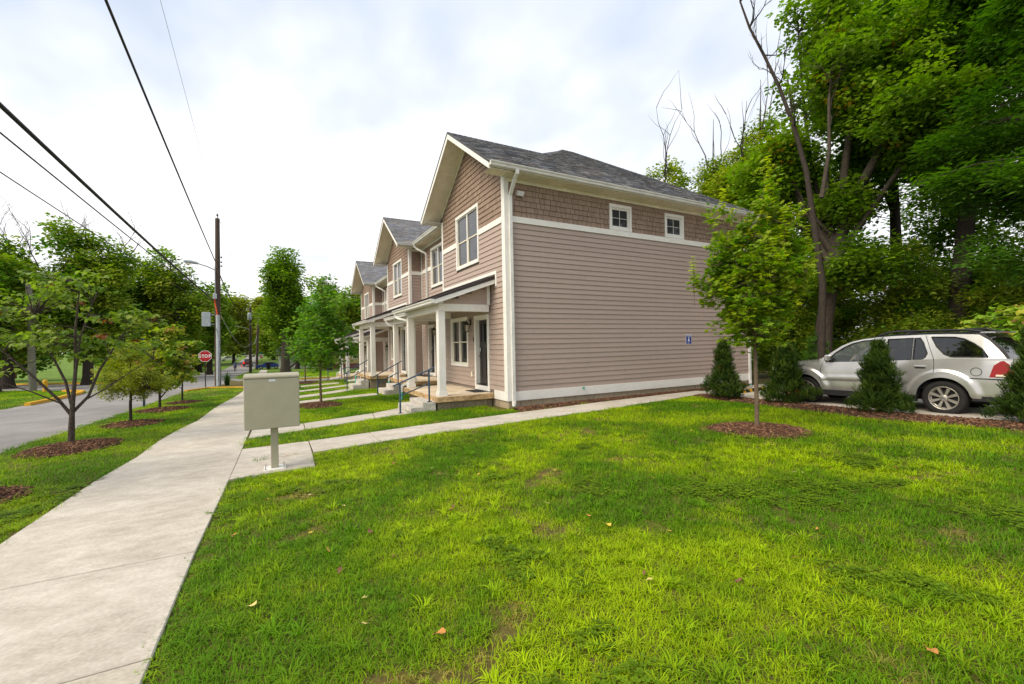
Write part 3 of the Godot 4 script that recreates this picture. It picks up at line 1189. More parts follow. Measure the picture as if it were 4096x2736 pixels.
func sheathing(mb: MB, o: Vector3, u: Vector3, a: float, b: float, y0: float, y1: float, holes: Array, near: float, far: float) -> void:
	# the wall behind the boards, open where windows and doors are
	var nn := u.cross(Vector3.UP)
	var ys := [y0, y1]
	for q in holes:
		for y in [q[2] + 0.05, q[3] - 0.05]:
			if y > y0 and y < y1:
				ys.append(y)
	ys.sort()
	for i in ys.size() - 1:
		if ys[i + 1] - ys[i] < 0.002:
			continue
		var spans := [[a, b]]
		for q in holes:
			if (ys[i] + ys[i + 1]) * 0.5 > q[2] + 0.05 and (ys[i] + ys[i + 1]) * 0.5 < q[3] - 0.05:
				var next := []
				for s in spans:
					if q[1] - 0.05 <= s[0] or q[0] + 0.05 >= s[1]:
						next.append(s)
					else:
						next.append([s[0], q[0] + 0.05])
						next.append([q[1] - 0.05, s[1]])
				spans = next
		for s in spans:
			var p: Vector3 = o + u * s[0] + Vector3.UP * ys[i] - nn * far
			var q: Vector3 = o + u * s[1] + Vector3.UP * ys[i + 1] - nn * near
			mb.box(p.min(q), p.max(q))


func trim(mb: MB, o: Vector3, u: Vector3, a: float, b: float, y0: float, y1: float, proud := 0.042, back := 0.02) -> void:
	# a flat board on a wall plane
	var nn := u.cross(Vector3.UP)
	var p := o + u * a + Vector3.UP * y0 - nn * back
	var q := o + u * b + Vector3.UP * y1 + nn * proud
	mb.cbox(Vector3(minf(p.x, q.x), minf(p.y, q.y), minf(p.z, q.z)), Vector3(maxf(p.x, q.x), maxf(p.y, q.y), maxf(p.z, q.z)), 0.004)


func window(parent: Node, o: Vector3, u: Vector3, a: float, b: float, y0: float, y1: float, twin: bool, wide := 0.085) -> void:
	# trim, vinyl frame, sashes and panes; a..b and y0..y1 measure the outside of the trim
	var w := node("window", parent)
	var nn := u.cross(Vector3.UP)
	var t := MB.new()
	trim(t, o, u, a, a + wide, y0, y1 - wide - 0.02, 0.044)
	trim(t, o, u, b - wide, b, y0, y1 - wide - 0.02, 0.044)
	trim(t, o, u, a, b, y1 - wide - 0.018, y1, 0.048)
	trim(t, o, u, a + wide + 0.001, b - wide - 0.001, y0, y0 + wide, 0.043)
	part("trim", t, M.white, w)
	var ia := a + wide + 0.001
	var ib := b - wide - 0.001
	var ja := y0 + wide + 0.001
	var jb := y1 - wide - 0.019
	var f := MB.new()
	var th := 0.032
	trim(f, o, u, ia, ia + th, ja, jb, 0.016, 0.09)
	trim(f, o, u, ib - th, ib, ja, jb, 0.016, 0.09)
	trim(f, o, u, ia + th, ib - th, ja, ja + th, 0.014, 0.09)
	trim(f, o, u, ia + th, ib - th, jb - th, jb, 0.014, 0.09)
	part("frame", f, M.white, w)
	var lights := [[ia + th, ib - th]]
	if twin:
		var c := (ia + ib) * 0.5
		var mm := MB.new()
		trim(mm, o, u, c - 0.034, c + 0.034, ja + th, jb - th, 0.015, 0.085)
		part("mullion", mm, M.white, w)
		lights = [[ia + th, c - 0.035], [c + 0.035, ib - th]]
	for l in lights:
		var l0: float = l[0]
		var l1: float = l[1]
		var k0 := ja + th
		var k1 := jb - th
		if twin:
			var mid := (k0 + k1) * 0.5
			var r := MB.new()
			trim(r, o, u, l0 + 0.001, l1 - 0.001, mid - 0.02, mid + 0.02, -0.008, 0.05)
			trim(r, o, u, l0 + 0.001, l0 + 0.025, k0, mid - 0.021, -0.014, 0.05)
			trim(r, o, u, l1 - 0.025, l1 - 0.001, k0, mid - 0.021, -0.014, 0.05)
			trim(r, o, u, l0 + 0.026, l1 - 0.026, k0, k0 + 0.03, -0.014, 0.05)
			part("sash", r, M.vinyl, w)
			pane(w, o, u, nn, l0 + 0.024, l1 - 0.024, k0 + 0.028, mid - 0.018, 0.034)
			pane(w, o, u, nn, l0 + 0.002, l1 - 0.002, mid + 0.018, k1, 0.026)
			var g := MB.new()
			var cx := (l0 + l1) * 0.5
			var cy := (mid + k1) * 0.5
			trim(g, o, u, l0 + 0.002, l1 - 0.002, cy - 0.005, cy + 0.005, -0.029, 0.046)
			part("muntin", g, M.vinyl, w)
		else:
			var r := MB.new()
			trim(r, o, u, l0 + 0.001, l0 + 0.035, k0, k1, 0.0, 0.06)
			trim(r, o, u, l1 - 0.035, l1 - 0.001, k0, k1, 0.0, 0.06)
			trim(r, o, u, l0 + 0.036, l1 - 0.036, k0, k0 + 0.035, -0.001, 0.06)
			trim(r, o, u, l0 + 0.036, l1 - 0.036, k1 - 0.035, k1, -0.001, 0.06)
			part("sash", r, M.white, w)
			var cx := (l0 + l1) * 0.5
			var cy := (k0 + k1) * 0.5
			pane(w, o, u, nn, l0 + 0.03, l1 - 0.03, k0 + 0.03, k1 - 0.03, 0.03)
			var g := MB.new()
			trim(g, o, u, cx - 0.008, cx + 0.008, k0 + 0.036, k1 - 0.036, -0.018, 0.040)
			trim(g, o, u, l0 + 0.036, l1 - 0.036, cy - 0.008, cy + 0.008, -0.0185, 0.0275)
			part("muntin", g, M.white, w)
		# venetian blind behind the glass
		var bl := MB.new()
		var y := k0 + 0.02
		while y < k1 - 0.02:
			var p := o + u * ((l0 + l1) * 0.5) + Vector3.UP * y - nn * 0.075
			var bs := Basis(u, Vector3.UP, nn) * Basis(Vector3.RIGHT, -0.95)
			bl.tbox(Transform3D(bs, p), Vector3(l1 - l0 - 0.012, 0.002, 0.034))
			y += 0.036
		part("blind", bl, M.blind, w)


func pane(parent: Node, o: Vector3, u: Vector3, nn: Vector3, a: float, b: float, y0: float, y1: float, deep: float) -> void:
	var mb := MB.new()
	var q := o - nn * deep
	mb.quad(q + u * a + Vector3.UP * y0, q + u * b + Vector3.UP * y0, q + u * b + Vector3.UP * y1, q + u * a + Vector3.UP * y1)
	part("pane", mb, M.glass, parent)


func door(parent: Node, xw: float, z0: float, z1: float, y0: float, y1: float, number: String) -> void:
	# z0 < z1; the outside of the white frame
	var d := node("door", parent)
	var o := Vector3(xw, 0, 0)
	var u := Vector3(0, 0, 1)
	var f := MB.new()
	trim(f, o, u, z0, z0 + 0.11, y0, y1 - 0.12, 0.046)
	trim(f, o, u, z1 - 0.11, z1, y0, y1 - 0.12, 0.046)
	trim(f, o, u, z0, z1, y1 - 0.118, y1, 0.050)
	# jambs run back to the leaf
	trim(f, o, u, z0 + 0.085, z0 + 0.112, y0 + 0.17, y1 - 0.12, 0.030, 0.14)
	trim(f, o, u, z1 - 0.112, z1 - 0.085, y0 + 0.17, y1 - 0.12, 0.030, 0.14)
	trim(f, o, u, z0 + 0.113, z1 - 0.113, y1 - 0.15, y1 - 0.121, 0.030, 0.14)
	trim(f, o, u, z0 + 0.112, z1 - 0.112, y0, y0 + 0.16, 0.038)
	part("frame", f, M.white, d)
	var s := MB.new()
	trim(s, o, u, z0 + 0.112, z1 - 0.112, y0 + 0.161, y0 + 0.185, 0.05, 0.14)
	part("threshold", s, M.black_metal, d)
	var a := z0 + 0.114
	var b := z1 - 0.114
	var k0 := y0 + 0.187
	var k1 := y1 - 0.152
	var leaf := MB.new()
	var xl := xw + 0.10
	var w := b - a
	# stiles and rails stand proud of the panels
	for q in [[a, b, k0, k0 + 0.20], [a, b, k1 - 0.13, k1], [a, a + 0.13, k0 + 0.20, k1 - 0.13], [b - 0.13, b, k0 + 0.20, k1 - 0.13], [a + 0.13, b - 0.13, k0 + 1.22, k0 + 1.38]]:
		leaf.box(Vector3(xl, q[2], q[0]), Vector3(xl + 0.045, q[3], q[1]))
	leaf.box(Vector3(xl + 0.018, k0 + 0.20, a + 0.13), Vector3(xl + 0.040, k0 + 1.22, b - 0.13))
	leaf.box(Vector3(xl, k0 + 0.20, (a + b) * 0.5 - 0.05), Vector3(xl + 0.017, k0 + 1.22, (a + b) * 0.5 + 0.05))
	for t in [1.0 / 3.0, 2.0 / 3.0]:
		var zc := lerpf(a + 0.13, b - 0.13, t)
		leaf.box(Vector3(xl + 0.002, k0 + 1.38, zc - 0.02), Vector3(xl + 0.044, k1 - 0.13, zc + 0.02))
	part("leaf", leaf, M.door_dark, d)
	for i in 3:
		var p0 := lerpf(a + 0.13, b - 0.13, i / 3.0)
		var p1 := lerpf(a + 0.13, b - 0.13, (i + 1) / 3.0)
		var g := MB.new()
		g.quad(Vector3(xl + 0.02, k0 + 1.38, p0), Vector3(xl + 0.02, k0 + 1.38, p1), Vector3(xl + 0.02, k1 - 0.13, p1), Vector3(xl + 0.02, k1 - 0.13, p0))
		part("pane", g, M.glass, d)
	var h := MB.new()
	h.tube([Vector3(xl + 0.01, k0 + 0.92, a + 0.07), Vector3(xl - 0.03, k0 + 0.92, a + 0.07), Vector3(xl - 0.045, k0 + 0.92, a + 0.07), Vector3(xl - 0.075, k0 + 0.92, a + 0.07)], [0.012, 0.012, 0.030, 0.022], 10)
	part("knob", h, M.steel, d)
	var lk := MB.new()
	lk.cbox(Vector3(xl - 0.022, k0 + 1.06, a + 0.035), Vector3(xl + 0.005, k0 + 1.19, a + 0.105), 0.008)
	part("lock", lk, M.steel, d)
	if number:
		var tm := TextMesh.new()
		tm.text = number
		tm.font_size = 16
		tm.pixel_size = 0.008
		tm.depth = 0.008
		tm.material = M.steel
		var n := MeshInstance3D.new()
		n.mesh = tm
		n.name = "house_number"
		d.add_child(n, true)
		n.transform = Transform3D(Basis(Vector3(0, 0, 1), Vector3.UP, Vector3(-1, 0, 0)), Vector3(xl - 0.006, k0 + 1.27, (a + b) * 0.5 + 0.02))
		var pe := MB.new()
		pe.tube([Vector3(xl + 0.002, k0 + 1.44, (a + b) * 0.5), Vector3(xl - 0.006, k0 + 1.44, (a + b) * 0.5)], [0.011], 8)
		part("peephole", pe, M.steel, d)


func lantern(parent: Node, xw: float, z: float, y: float) -> void:
	var l := node("wall_lantern", parent)
	var b := MB.new()
	b.cbox(Vector3(xw - 0.045, y - 0.02, z - 0.05), Vector3(xw - 0.018, y + 0.20, z + 0.05), 0.006)
	b.tube([Vector3(xw - 0.04, y + 0.13, z), Vector3(xw - 0.11, y + 0.17, z), Vector3(xw - 0.165, y + 0.15, z), Vector3(xw - 0.165, y + 0.10, z)], [0.011], 6)
	part("bracket", b, M.black_metal, l)
	var xc := xw - 0.165
	var r := MB.new()
	r.lathe([Vector2(0.0, 0.105), Vector2(0.02, 0.10), Vector2(0.05, 0.07), Vector2(0.055, 0.055), Vector2(0.115, 0.0), Vector2(0.115, -0.012), Vector2(0.0, -0.012)].map(func(q): return q + Vector2(0, 0.0)), Vector3(xc, y, z), 4)
	part("cap", r, M.black_metal, l)
	var f := MB.new()
	for i in 4:
		var a := TAU * i / 4.0
		f.tube([Vector3(xc + cos(a) * 0.105, y - 0.01, z + sin(a) * 0.105), Vector3(xc + cos(a) * 0.072, y - 0.235, z + sin(a) * 0.072)], [0.008], 4)
	f.lathe([Vector2(0, -0.255), Vector2(0.075, -0.25), Vector2(0.078, -0.23), Vector2(0.0, -0.228)], Vector3(xc, y, z), 4)
	part("cage", f, M.black_metal, l)
	var g := MB.new()
	for i in 4:
		var a := TAU * i / 4.0
		var c := TAU * (i + 1) / 4.0
		g.quad(Vector3(xc + cos(a) * 0.07, y - 0.23, z + sin(a) * 0.07), Vector3(xc + cos(a) * 0.10, y - 0.012, z + sin(a) * 0.10), Vector3(xc + cos(c) * 0.10, y - 0.012, z + sin(c) * 0.10), Vector3(xc + cos(c) * 0.07, y - 0.23, z + sin(c) * 0.07))
	part("glass", g, M.lamp_glass, l)
	var bu := MB.new()
	bu.lathe([Vector2(0.0, -0.19), Vector2(0.022, -0.175), Vector2(0.028, -0.15), Vector2(0.022, -0.12), Vector2(0.014, -0.09), Vector2(0.014, -0.02)], Vector3(xc, y, z), 8)
	part("bulb", bu, M.vinyl, l)


func gutter_run(mb: MB, a: Vector3, run: Vector3, outward: Vector3) -> void:
	# an ogee gutter; a is its top inner corner
	var p := [Vector2(0, 0), Vector2(0, -0.115), Vector2(0.075, -0.115), Vector2(0.09, -0.085), Vector2(0.085, -0.06), Vector2(0.115, -0.03), Vector2(0.125, -0.012), Vector2(0.125, 0.004), Vector2(0.108, 0.004), Vector2(0.108, -0.01), Vector2(0.075, -0.06), Vector2(0.065, -0.10), Vector2(0.01, -0.10), Vector2(0.01, 0.0)]
	mb.extrude(p, a, outward, Vector3.UP, run)


func build_houses() -> void:
	house = thing("town_house_row", "row of taupe two storey town houses with white trim and front gables", "building", Vector3(XF, 0, ZS))
	# parts are laid out in world coordinates
	var root := node("shell", house)
	house.remove_child(root)
	root.free()
	house.position = Vector3.ZERO
	side_wall()
	bay_front(0, ZS - 5.33, ZS, 0.0, 0.17, {"up": [-15.14, -13.13], "door": [-13.60, -12.48], "low": [-15.85, -14.18]}, "5")
	bay_front(1, -26.35, -21.62, -0.03, 0.22, {"up": [-24.92, -23.05], "door": [-23.43, -22.40], "low": [-25.75, -24.2]}, "")
	bay_front(2, -35.45, -30.82, -0.74, -0.32, {"up": [-34.02, -32.33], "door": [-33.0, -31.9], "low": [-34.9, -33.4]}, "")
	recess_front(0, -21.62, ZS - 5.33, 0.0, 0.22, {"up": [-20.08, -18.10], "door": [-20.67, -19.62], "low": [-19.18, -17.5]})
	recess_front(1, -30.82, -26.35, -0.74, -0.32, {"up": [-29.5, -27.7], "door": [-30.35, -29.35], "low": [-28.9, -27.3]})
	roofs()
	porch(XF, -15.95, -12.17, 0.17, 0.0, [-13.66, -12.24], true)
	porch(XW, -20.75, -17.50, 0.22, 0.0, [-19.85, -18.45], true)
	porch(XF, -26.20, -22.45, 0.22, 0.0, [-24.0, -22.6], true)
	porch(XW, -30.2, -27.0, -0.30, -0.68, [-29.5, -28.2], true)
	porch(XF, -35.0, -31.3, -0.30, -0.68, [-32.7, -31.4], true)


func side_wall() -> void:
	var o := Vector3(0, 0, ZS)
	var u := Vector3(1, 0, 0)
	var back := MB.new()
	var b := MB.new()
	var holes := [[9.88, 10.86, 5.435, 6.31], [12.47, 13.45, 5.435, 6.31]]
	sheathing(b, o, u, XF + 0.14, XB - 0.02, -0.05, 6.52, holes, 0.035, 0.20)
	var wall := part("side_wall", b, M.backing, house)
	var list := []
	boards(list, o, u, XF + 0.122, XB - 0.122, 0.272, 5.248, [], 1.1)
	lay(list, 300, "siding_plank", "siding", M.siding, wall)
	list = []
	var lim := func(_y: float) -> Vector2: return Vector2(XF + 0.122, XB - 0.122)
	shakes(list, o, u, 5.432, 6.43, lim, holes, [0.11, 0.15, 0.18, 0.22, 0.22, 0.28])
	lay(list, 170, "wall_shake", "wall_shakes_beyond", M.shake, wall)
	window(house, o, u, 9.88, 10.86, 5.435, 6.31, false)
	window(house, o, u, 12.47, 13.45, 5.435, 6.31, false)
	var t := MB.new()
	trim(t, o, u, XF + 0.122, XB - 0.122, 5.25, 5.43, 0.042)
	part("belt_board", t, M.white, house)
	t = MB.new()
	trim(t, o, u, XF + 0.122, XB - 0.122, 6.432, 6.545, 0.040)
	part("frieze_board", t, M.vinyl, house)
	# the base board in lengths
	var xs := [XF - 0.034, 9.6, 13.2, XB]
	for i in 3:
		t = MB.new()
		trim(t, o, u, xs[i] + 0.001, xs[i + 1] - 0.001, 0.0, 0.27, 0.046)
		part("base_board", t, M.white, house)
	t = MB.new()
	t.cbox(Vector3(XF - 0.033, 0.001, -12.16), Vector3(XF + 0.02, 0.269, ZS - 0.021), 0.004)
	part("base_board", t, M.white, house)
	# corner boards
	t = MB.new()
	trim(t, o, u, XF - 0.028, XF + 0.12, 0.272, 6.60, 0.042)
	part("corner_board", t, M.white, house)
	t = MB.new()
	t.cbox(Vector3(XF - 0.030, 0.272, ZS - 0.15), Vector3(XF + 0.02, 6.75, ZS - 0.021), 0.004)
	part("corner_board", t, M.white, house)
	t = MB.new()
	trim(t, o, u, XB - 0.12, XB + 0.03, 0.272, 6.545, 0.042)
	part("corner_board", t, M.white, house)
	# foundation of rough blocks
	var fnd := node("foundation", house)
	for row in 2:
		var x := XF + 0.01 - row * 0.2
		while x < XB - 0.05:
			var x1 := minf(x + 0.40, XB - 0.01)
			var mb := MB.new()
			var k := rng.randf_range(0.85, 1.1)
			mb.col = Color(k, k, k)
			mb.cbox(Vector3(maxf(x, XF + 0.01) + 0.003, -0.21 * (row + 1) - 0.02, ZS - 0.16), Vector3(x1 - 0.003, -0.21 * row - 0.005 if row > 0 else -0.001, ZS - 0.012 + rng.randf_range(-0.004, 0.006)), 0.008)
			part("foundation_block", mb, M.block, fnd)
			x = x1
	for row in 2:
		var z := ZS - 0.165
		while z > -17.0:
			var mb := MB.new()
			var k := rng.randf_range(0.75, 1.0)
			mb.col = Color(k, k, k)
			mb.cbox(Vector3(XF + 0.012, -0.21 * (row + 1) - 0.02, z - 0.394), Vector3(XF + 0.16, -0.21 * row - 0.003, z), 0.008)
			part("foundation_block", mb, M.block, fnd)
			z -= 0.40
	# floodlight
	var fl := node("floodlight", house)
	var m := MB.new()
	m.tube([Vector3(6.36, 6.11, ZS + 0.01), Vector3(6.36, 6.11, ZS + 0.05)], [0.055], 12)
	part("mount", m, M.white, fl)
	m = MB.new()
	m.tbox(Transform3D(Basis(Vector3.RIGHT, 0.5), Vector3(6.42, 6.10, ZS + 0.12)), Vector3(0.20, 0.13, 0.09))
	part("lamp_head", m, M.white, fl)
	m = MB.new()
	m.tbox(Transform3D(Basis(Vector3.RIGHT, 0.5), Vector3(6.42, 6.076, ZS + 0.163)), Vector3(0.15, 0.09, 0.006))
	part("lens", m, M.label_white, fl)
	# hose tap
	m = MB.new()
	m.tube([Vector3(8.63, 0.21, ZS + 0.03), Vector3(8.63, 0.21, ZS + 0.09), Vector3(8.63, 0.17, ZS + 0.12)], [0.014], 8)
	m.tube([Vector3(8.59, 0.245, ZS + 0.07), Vector3(8.67, 0.245, ZS + 0.07)], [0.022], 8)
	part("hose_tap", m, M.teal, house)
	# downspouts of the long wall
	downspout(Vector3(6.07, 6.58, ZS + 0.57), Vector3(6.10, 6.02, ZS + 0.072), -0.15, Vector3(1, 0, 0))
	downspout(Vector3(17.12, 6.58, ZS + 0.57), Vector3(17.16, 6.02, ZS + 0.072), -0.16, Vector3(1, 0, 0))


func downspout(top: Vector3, bend: Vector3, foot: float, side: Vector3) -> void:
	var d := node("downspout", house)
	var m := MB.new()
	var dir := (bend - top)
	m.sweep([top, top + Vector3(0, -0.10, 0), top + dir * 0.28 + Vector3(0, -0.02, 0), top + dir * 0.80, bend, bend + Vector3(0, -0.12, 0), Vector3(bend.x, foot + 0.12, bend.z)], 0.095, 0.072, side)
	part("pipe", m, M.gutter, d)
	m = MB.new()
	var b := Vector3(bend.x, foot, bend.z)
	m.tube([b + Vector3(0, 0.13, 0), b + Vector3(0, 0.01, 0)], [0.068, 0.060], 10)
	part("boot", m, M.white, d)
	m = MB.new()
	m.tube([b + Vector3(0, 0.02, 0), b + Vector3(0, -0.12, 0.01)], [0.052], 10)
	part("drain_pipe", m, M.teal, d)
	var y := 5.35
	for yy in [5.35, 2.95]:
		if yy < bend.y:
			m = MB.new()
			m.box(Vector3(bend.x - 0.051, yy, bend.z - 0.06), Vector3(bend.x + 0.051, yy + 0.02, bend.z + 0.039))
			part("strap", m, M.gutter, d)


func bay_front(idx: int, z0: float, z1: float, dy: float, floor_y: float, w: Dictionary, number: String) -> void:
	# a gabled front facing the street; z0 < z1
	var o := Vector3(XF, 0, 0)
	var u := Vector3(0, 0, 1)
	var zc := (z0 + z1) * 0.5
	var eave_y := 6.70 + dy
	var top := func(y: float) -> Vector2:
		var half := (zc_half(z0, z1) + 0.5) - (y - (eave_y - 0.05)) / PITCH
		return Vector2(maxf(z0 + 0.10, zc - half), minf(z1 - 0.152 if idx == 0 else z1 - 0.11, zc + half))
	var b := MB.new()
	var apex := 6.45 + dy + (zc_half(z0, z1)) * PITCH
	b.extrude([Vector2(z0 + 0.05, 6.451 + dy), Vector2(z1 - 0.14, 6.451 + dy), Vector2(zc, apex)], Vector3(XF + 0.035, 0, 0), Vector3(0, 0, 1), Vector3.UP, Vector3(0.16, 0, 0))
	var uw: Array = w.up
	var dw: Array = w.door
	var lw: Array = w.low
	var win_y := [4.39 + dy, 6.33 + dy]
	var door_y := [floor_y + 0.02, floor_y + 2.46]
	var low_y := [0.90 + dy, 2.66 + dy]
	var holes := [[uw[0], uw[1], win_y[0], win_y[1]], [dw[0], dw[1], door_y[0], door_y[1]], [lw[0], lw[1], low_y[0], low_y[1]]]
	sheathing(b, o, u, z0 + 0.05, z1 - 0.14, -0.3 + dy, 6.45 + dy, holes, 0.035, 0.20)
	var wall := part("front_wall", b, M.backing, house)
	var list := []
	var right := z1 - 0.152 if idx == 0 else z1 - 0.112
	boards(list, o, u, z0 + 0.102, right, 0.272 + dy, 5.248 + dy, holes, 0.4)
	lay(list, 172 if idx == 0 else 0, "siding_plank", "siding", M.siding, wall)
	list = []
	shakes(list, o, u, 5.432 + dy, apex + 0.12, top, [[uw[0], uw[1], win_y[0], win_y[1]]], [0.06, 0.09, 0.12, 0.15, 0.2])
	lay(list, 130 if idx == 0 else 0, "wall_shake", "wall_shakes_beyond", M.shake, wall)
	window(house, o, u, uw[0], uw[1], win_y[0], win_y[1], true)
	window(house, o, u, lw[0], lw[1], low_y[0], low_y[1], true)
	door(house, XF, dw[0], dw[1], door_y[0], door_y[1], number)
	var t := MB.new()
	trim(t, o, u, z0 + 0.102, uw[0] - 0.002, 5.25 + dy, 5.43 + dy, 0.040)
	trim(t, o, u, uw[1] + 0.002, right - 0.001, 5.25 + dy, 5.43 + dy, 0.040)
	part("belt_board", t, M.white, house)
	t = MB.new()
	trim(t, o, u, z0 - 0.02, z0 + 0.10, 0.20 + dy, 6.55 + dy, 0.042)
	if idx > 0:
		trim(t, o, u, z1 - 0.11, z1 + 0.03, 0.20 + dy, 6.55 + dy, 0.042)
	part("corner_board", t, M.white, house)
	if idx == 0:
		lantern(house, XF, -13.99 + 0.05, 2.36)
		var ob := MB.new()
		ob.cbox(Vector3(XF - 0.055, 0.58, -13.92), Vector3(XF - 0.015, 0.75, -13.82), 0.01)
		part("socket_cover", ob, M.vinyl, house)
		ob = MB.new()
		ob.cbox(Vector3(XF - 0.05, 1.79, -13.70), Vector3(XF - 0.033, 1.93, -13.655), 0.006)
		part("doorbell", ob, M.black_metal, house)
	else:
		lantern(house, XF, dw[0] - 0.32, 2.36 + dy)
		# the bay's flank towards the camera
		var fl := MB.new()
		fl.box(Vector3(XF + 0.05, -0.3 + dy, z1 - 0.13), Vector3(XW + 0.3, 6.5 + dy, z1 - 0.03))
		var side := part("bay_side_wall", fl, M.backing, house)
		list = []
		var so := Vector3(0, 0, z1)
		boards(list, so, Vector3(1, 0, 0), XF + 0.10, XW - 0.07, 0.272 + dy, 5.248 + dy, [], 2.0)
		lay(list, 0, "siding_plank", "siding", M.siding, side)
		list = []
		var sl := func(_y: float) -> Vector2: return Vector2(XF + 0.10, XW - 0.07)
		shakes(list, so, Vector3(1, 0, 0), 5.432 + dy, 6.43 + dy, sl, [], [0.12, 0.16, 0.2, 0.22])
		lay(list, 0, "wall_shake", "wall_shakes_beyond", M.shake, side)
		t = MB.new()
		trim(t, so, Vector3(1, 0, 0), XF + 0.10, XW - 0.001, 5.25 + dy, 5.43 + dy, 0.040)
		trim(t, so, Vector3(1, 0, 0), XF + 0.10, XW - 0.001, 6.432 + dy, 6.545 + dy, 0.040)
		part("belt_board", t, M.white, house)
		t = MB.new()
		trim(t, so, Vector3(1, 0, 0), XF - 0.028, XF + 0.10, 0.2 + dy, 6.55 + dy, 0.042)
		part("corner_board", t, M.white, house)


func zc_half(z0: float, z1: float) -> float:
	return (z1 - z0) * 0.5


func recess_front(idx: int, z0: float, z1: float, dy: float, floor_y: float, w: Dictionary) -> void:
	var o := Vector3(XW, 0, 0)
	var u := Vector3(0, 0, 1)
	var b := MB.new()
	var uw: Array = w.up
	var dw: Array = w.door
	var lw: Array = w.low
	var win_y := [4.39 + dy, 6.25 + dy]
	var door_y := [floor_y + 0.02, floor_y + 2.44]
	var low_y := [0.92 + dy, 2.69 + dy]
	var holes := [[uw[0], uw[1], win_y[0], win_y[1]], [dw[0], dw[1], door_y[0], door_y[1]], [lw[0], lw[1], low_y[0], low_y[1]]]
	sheathing(b, o, u, z0, z1, -0.3 + dy, 6.52 + dy, holes, 0.035, 0.20)
	var wall := part("recessed_wall", b, M.backing, house)
	var list := []
	boards(list, o, u, z0 + 0.07, z1 - 0.01, 0.272 + dy, 5.248 + dy, holes, 1.7)
	lay(list, 0, "siding_plank", "siding", M.siding, wall)
	list = []
	var lim := func(_y: float) -> Vector2: return Vector2(z0 + 0.07, z1 - 0.01)
	shakes(list, o, u, 5.432 + dy, 6.43 + dy, lim, [[uw[0], uw[1], win_y[0], win_y[1]]], [0.09, 0.13, 0.17, 0.2])
	lay(list, 0, "wall_shake", "wall_shakes_beyond", M.shake, wall)
	window(house, o, u, uw[0], uw[1], win_y[0], win_y[1], true)
	window(house, o, u, lw[0], lw[1], low_y[0], low_y[1], true)
	door(house, XW, dw[0], dw[1], door_y[0], door_y[1], "")
	lantern(house, XW, dw[1] + 0.26, 2.40 + dy)
	var t := MB.new()
	trim(t, o, u, z0 + 0.07, uw[0] - 0.002, 5.25 + dy, 5.43 + dy, 0.039)
	trim(t, o, u, uw[1] + 0.002, z1 - 0.01, 5.25 + dy, 5.43 + dy, 0.039)
	trim(t, o, u, z0 + 0.001, z0 + 0.07, 0.2 + dy, 6.55 + dy, 0.043)
	trim(t, o, u, z0 + 0.07, z1 - 0.01, 6.432 + dy, 6.545 + dy, 0.038)
	part("belt_board", t, M.white, house)
	# soffit, fascia, gutter of the recess
	var e := MB.new()
	e.box(Vector3(XE - 0.02, 6.548 + dy, z0), Vector3(XW + 0.1, 6.56 + dy, z1))
	part("soffit", e, M.vinyl, house)
	var g := MB.new()
	g.box(Vector3(XE - 0.02, 6.562 + dy, z0 + 0.02), Vector3(XE + 0.02, 6.70 + dy, z1 - 0.02))
	part("fascia", g, M.white, house)
	g = MB.new()
	gutter_run(g, Vector3(XE - 0.022, 6.70 + dy, z0 + 0.62), Vector3(0, 0, z1 - z0 - 1.0), Vector3(-1, 0, 0))
	part("gutter", g, M.gutter, house)
	for i in 2:
		var v := MB.new()
		v.lathe([Vector2(0.09, 0.0), Vector2(0.085, -0.012), Vector2(0.05, -0.014), Vector2(0.045, -0.006), Vector2(0.0, -0.006)], Vector3(XE + 0.27, 6.546 + dy, lerpf(z0, z1, 0.52) + i * 0.62), 14)
		part("soffit_vent", v, M.vinyl, house)
	# downspout from the gutter's far end to the corner of the next bay
	var d := node("downspout", house)
	g = MB.new()
	var zt := z0 + 0.72
	g.sweep([Vector3(XE - 0.08, 6.60 + dy, zt), Vector3(XE - 0.07, 6.48 + dy, zt), Vector3(XE + 0.03, 6.38 + dy, zt + 0.03), Vector3(XW - 0.12, 6.14 + dy, zt + 0.28), Vector3(XW - 0.075, 6.05 + dy, zt + 0.32), Vector3(XW - 0.075, 5.9 + dy, zt + 0.32), Vector3(XW - 0.075, 3.3 + dy, zt + 0.32)], 0.075, 0.085, Vector3(0, 0, 1))
	part("pipe", g, M.gutter, d)


# ---------------------------------------------------------------- roofs

func shingle_plane(list: Array, e0: Vector3, ulo: Callable, uhi: Callable, run_max: float, course: float) -> void:
	# courses on a plane that faces +z; e0: the eave at x = 0
	var th := atan(PITCH)
	var up := Vector3(0, sin(th), -cos(th))
	var u := Vector3(1, 0, 0)
	var rows := int(ceil(run_max / cos(th) / course))
	for i in rows:
		var v := i * course
		var r := (v + course * 0.5) * cos(th)
		if r > run_max:
			break
		var a: float = ulo.call(r)
		var b: float = uhi.call(r)
		var x := a - (0.0 if i % 2 == 0 else 0.0)
		while x < b - 0.02:
			var w: float = [0.14, 0.18, 0.22, 0.28, 0.33, 0.40][rng.randi() % 6]
			w = minf(w, b - x)
			var k := rng.randf()
			var c := Color(0.165, 0.166, 0.176).lerp(Color(0.290, 0.290, 0.303), k)
			if rng.randf() < 0.18:
				c = Color(0.235, 0.215, 0.20)
			elif rng.randf() < 0.16:
				c = Color(0.20, 0.215, 0.25)
			piece(list, e0 + u * x + up * (v - 0.004), u, up, w - 0.004, course + 0.003, 0.020 + rng.randf_range(-0.006, 0.008), 0.003, c)
			x += w


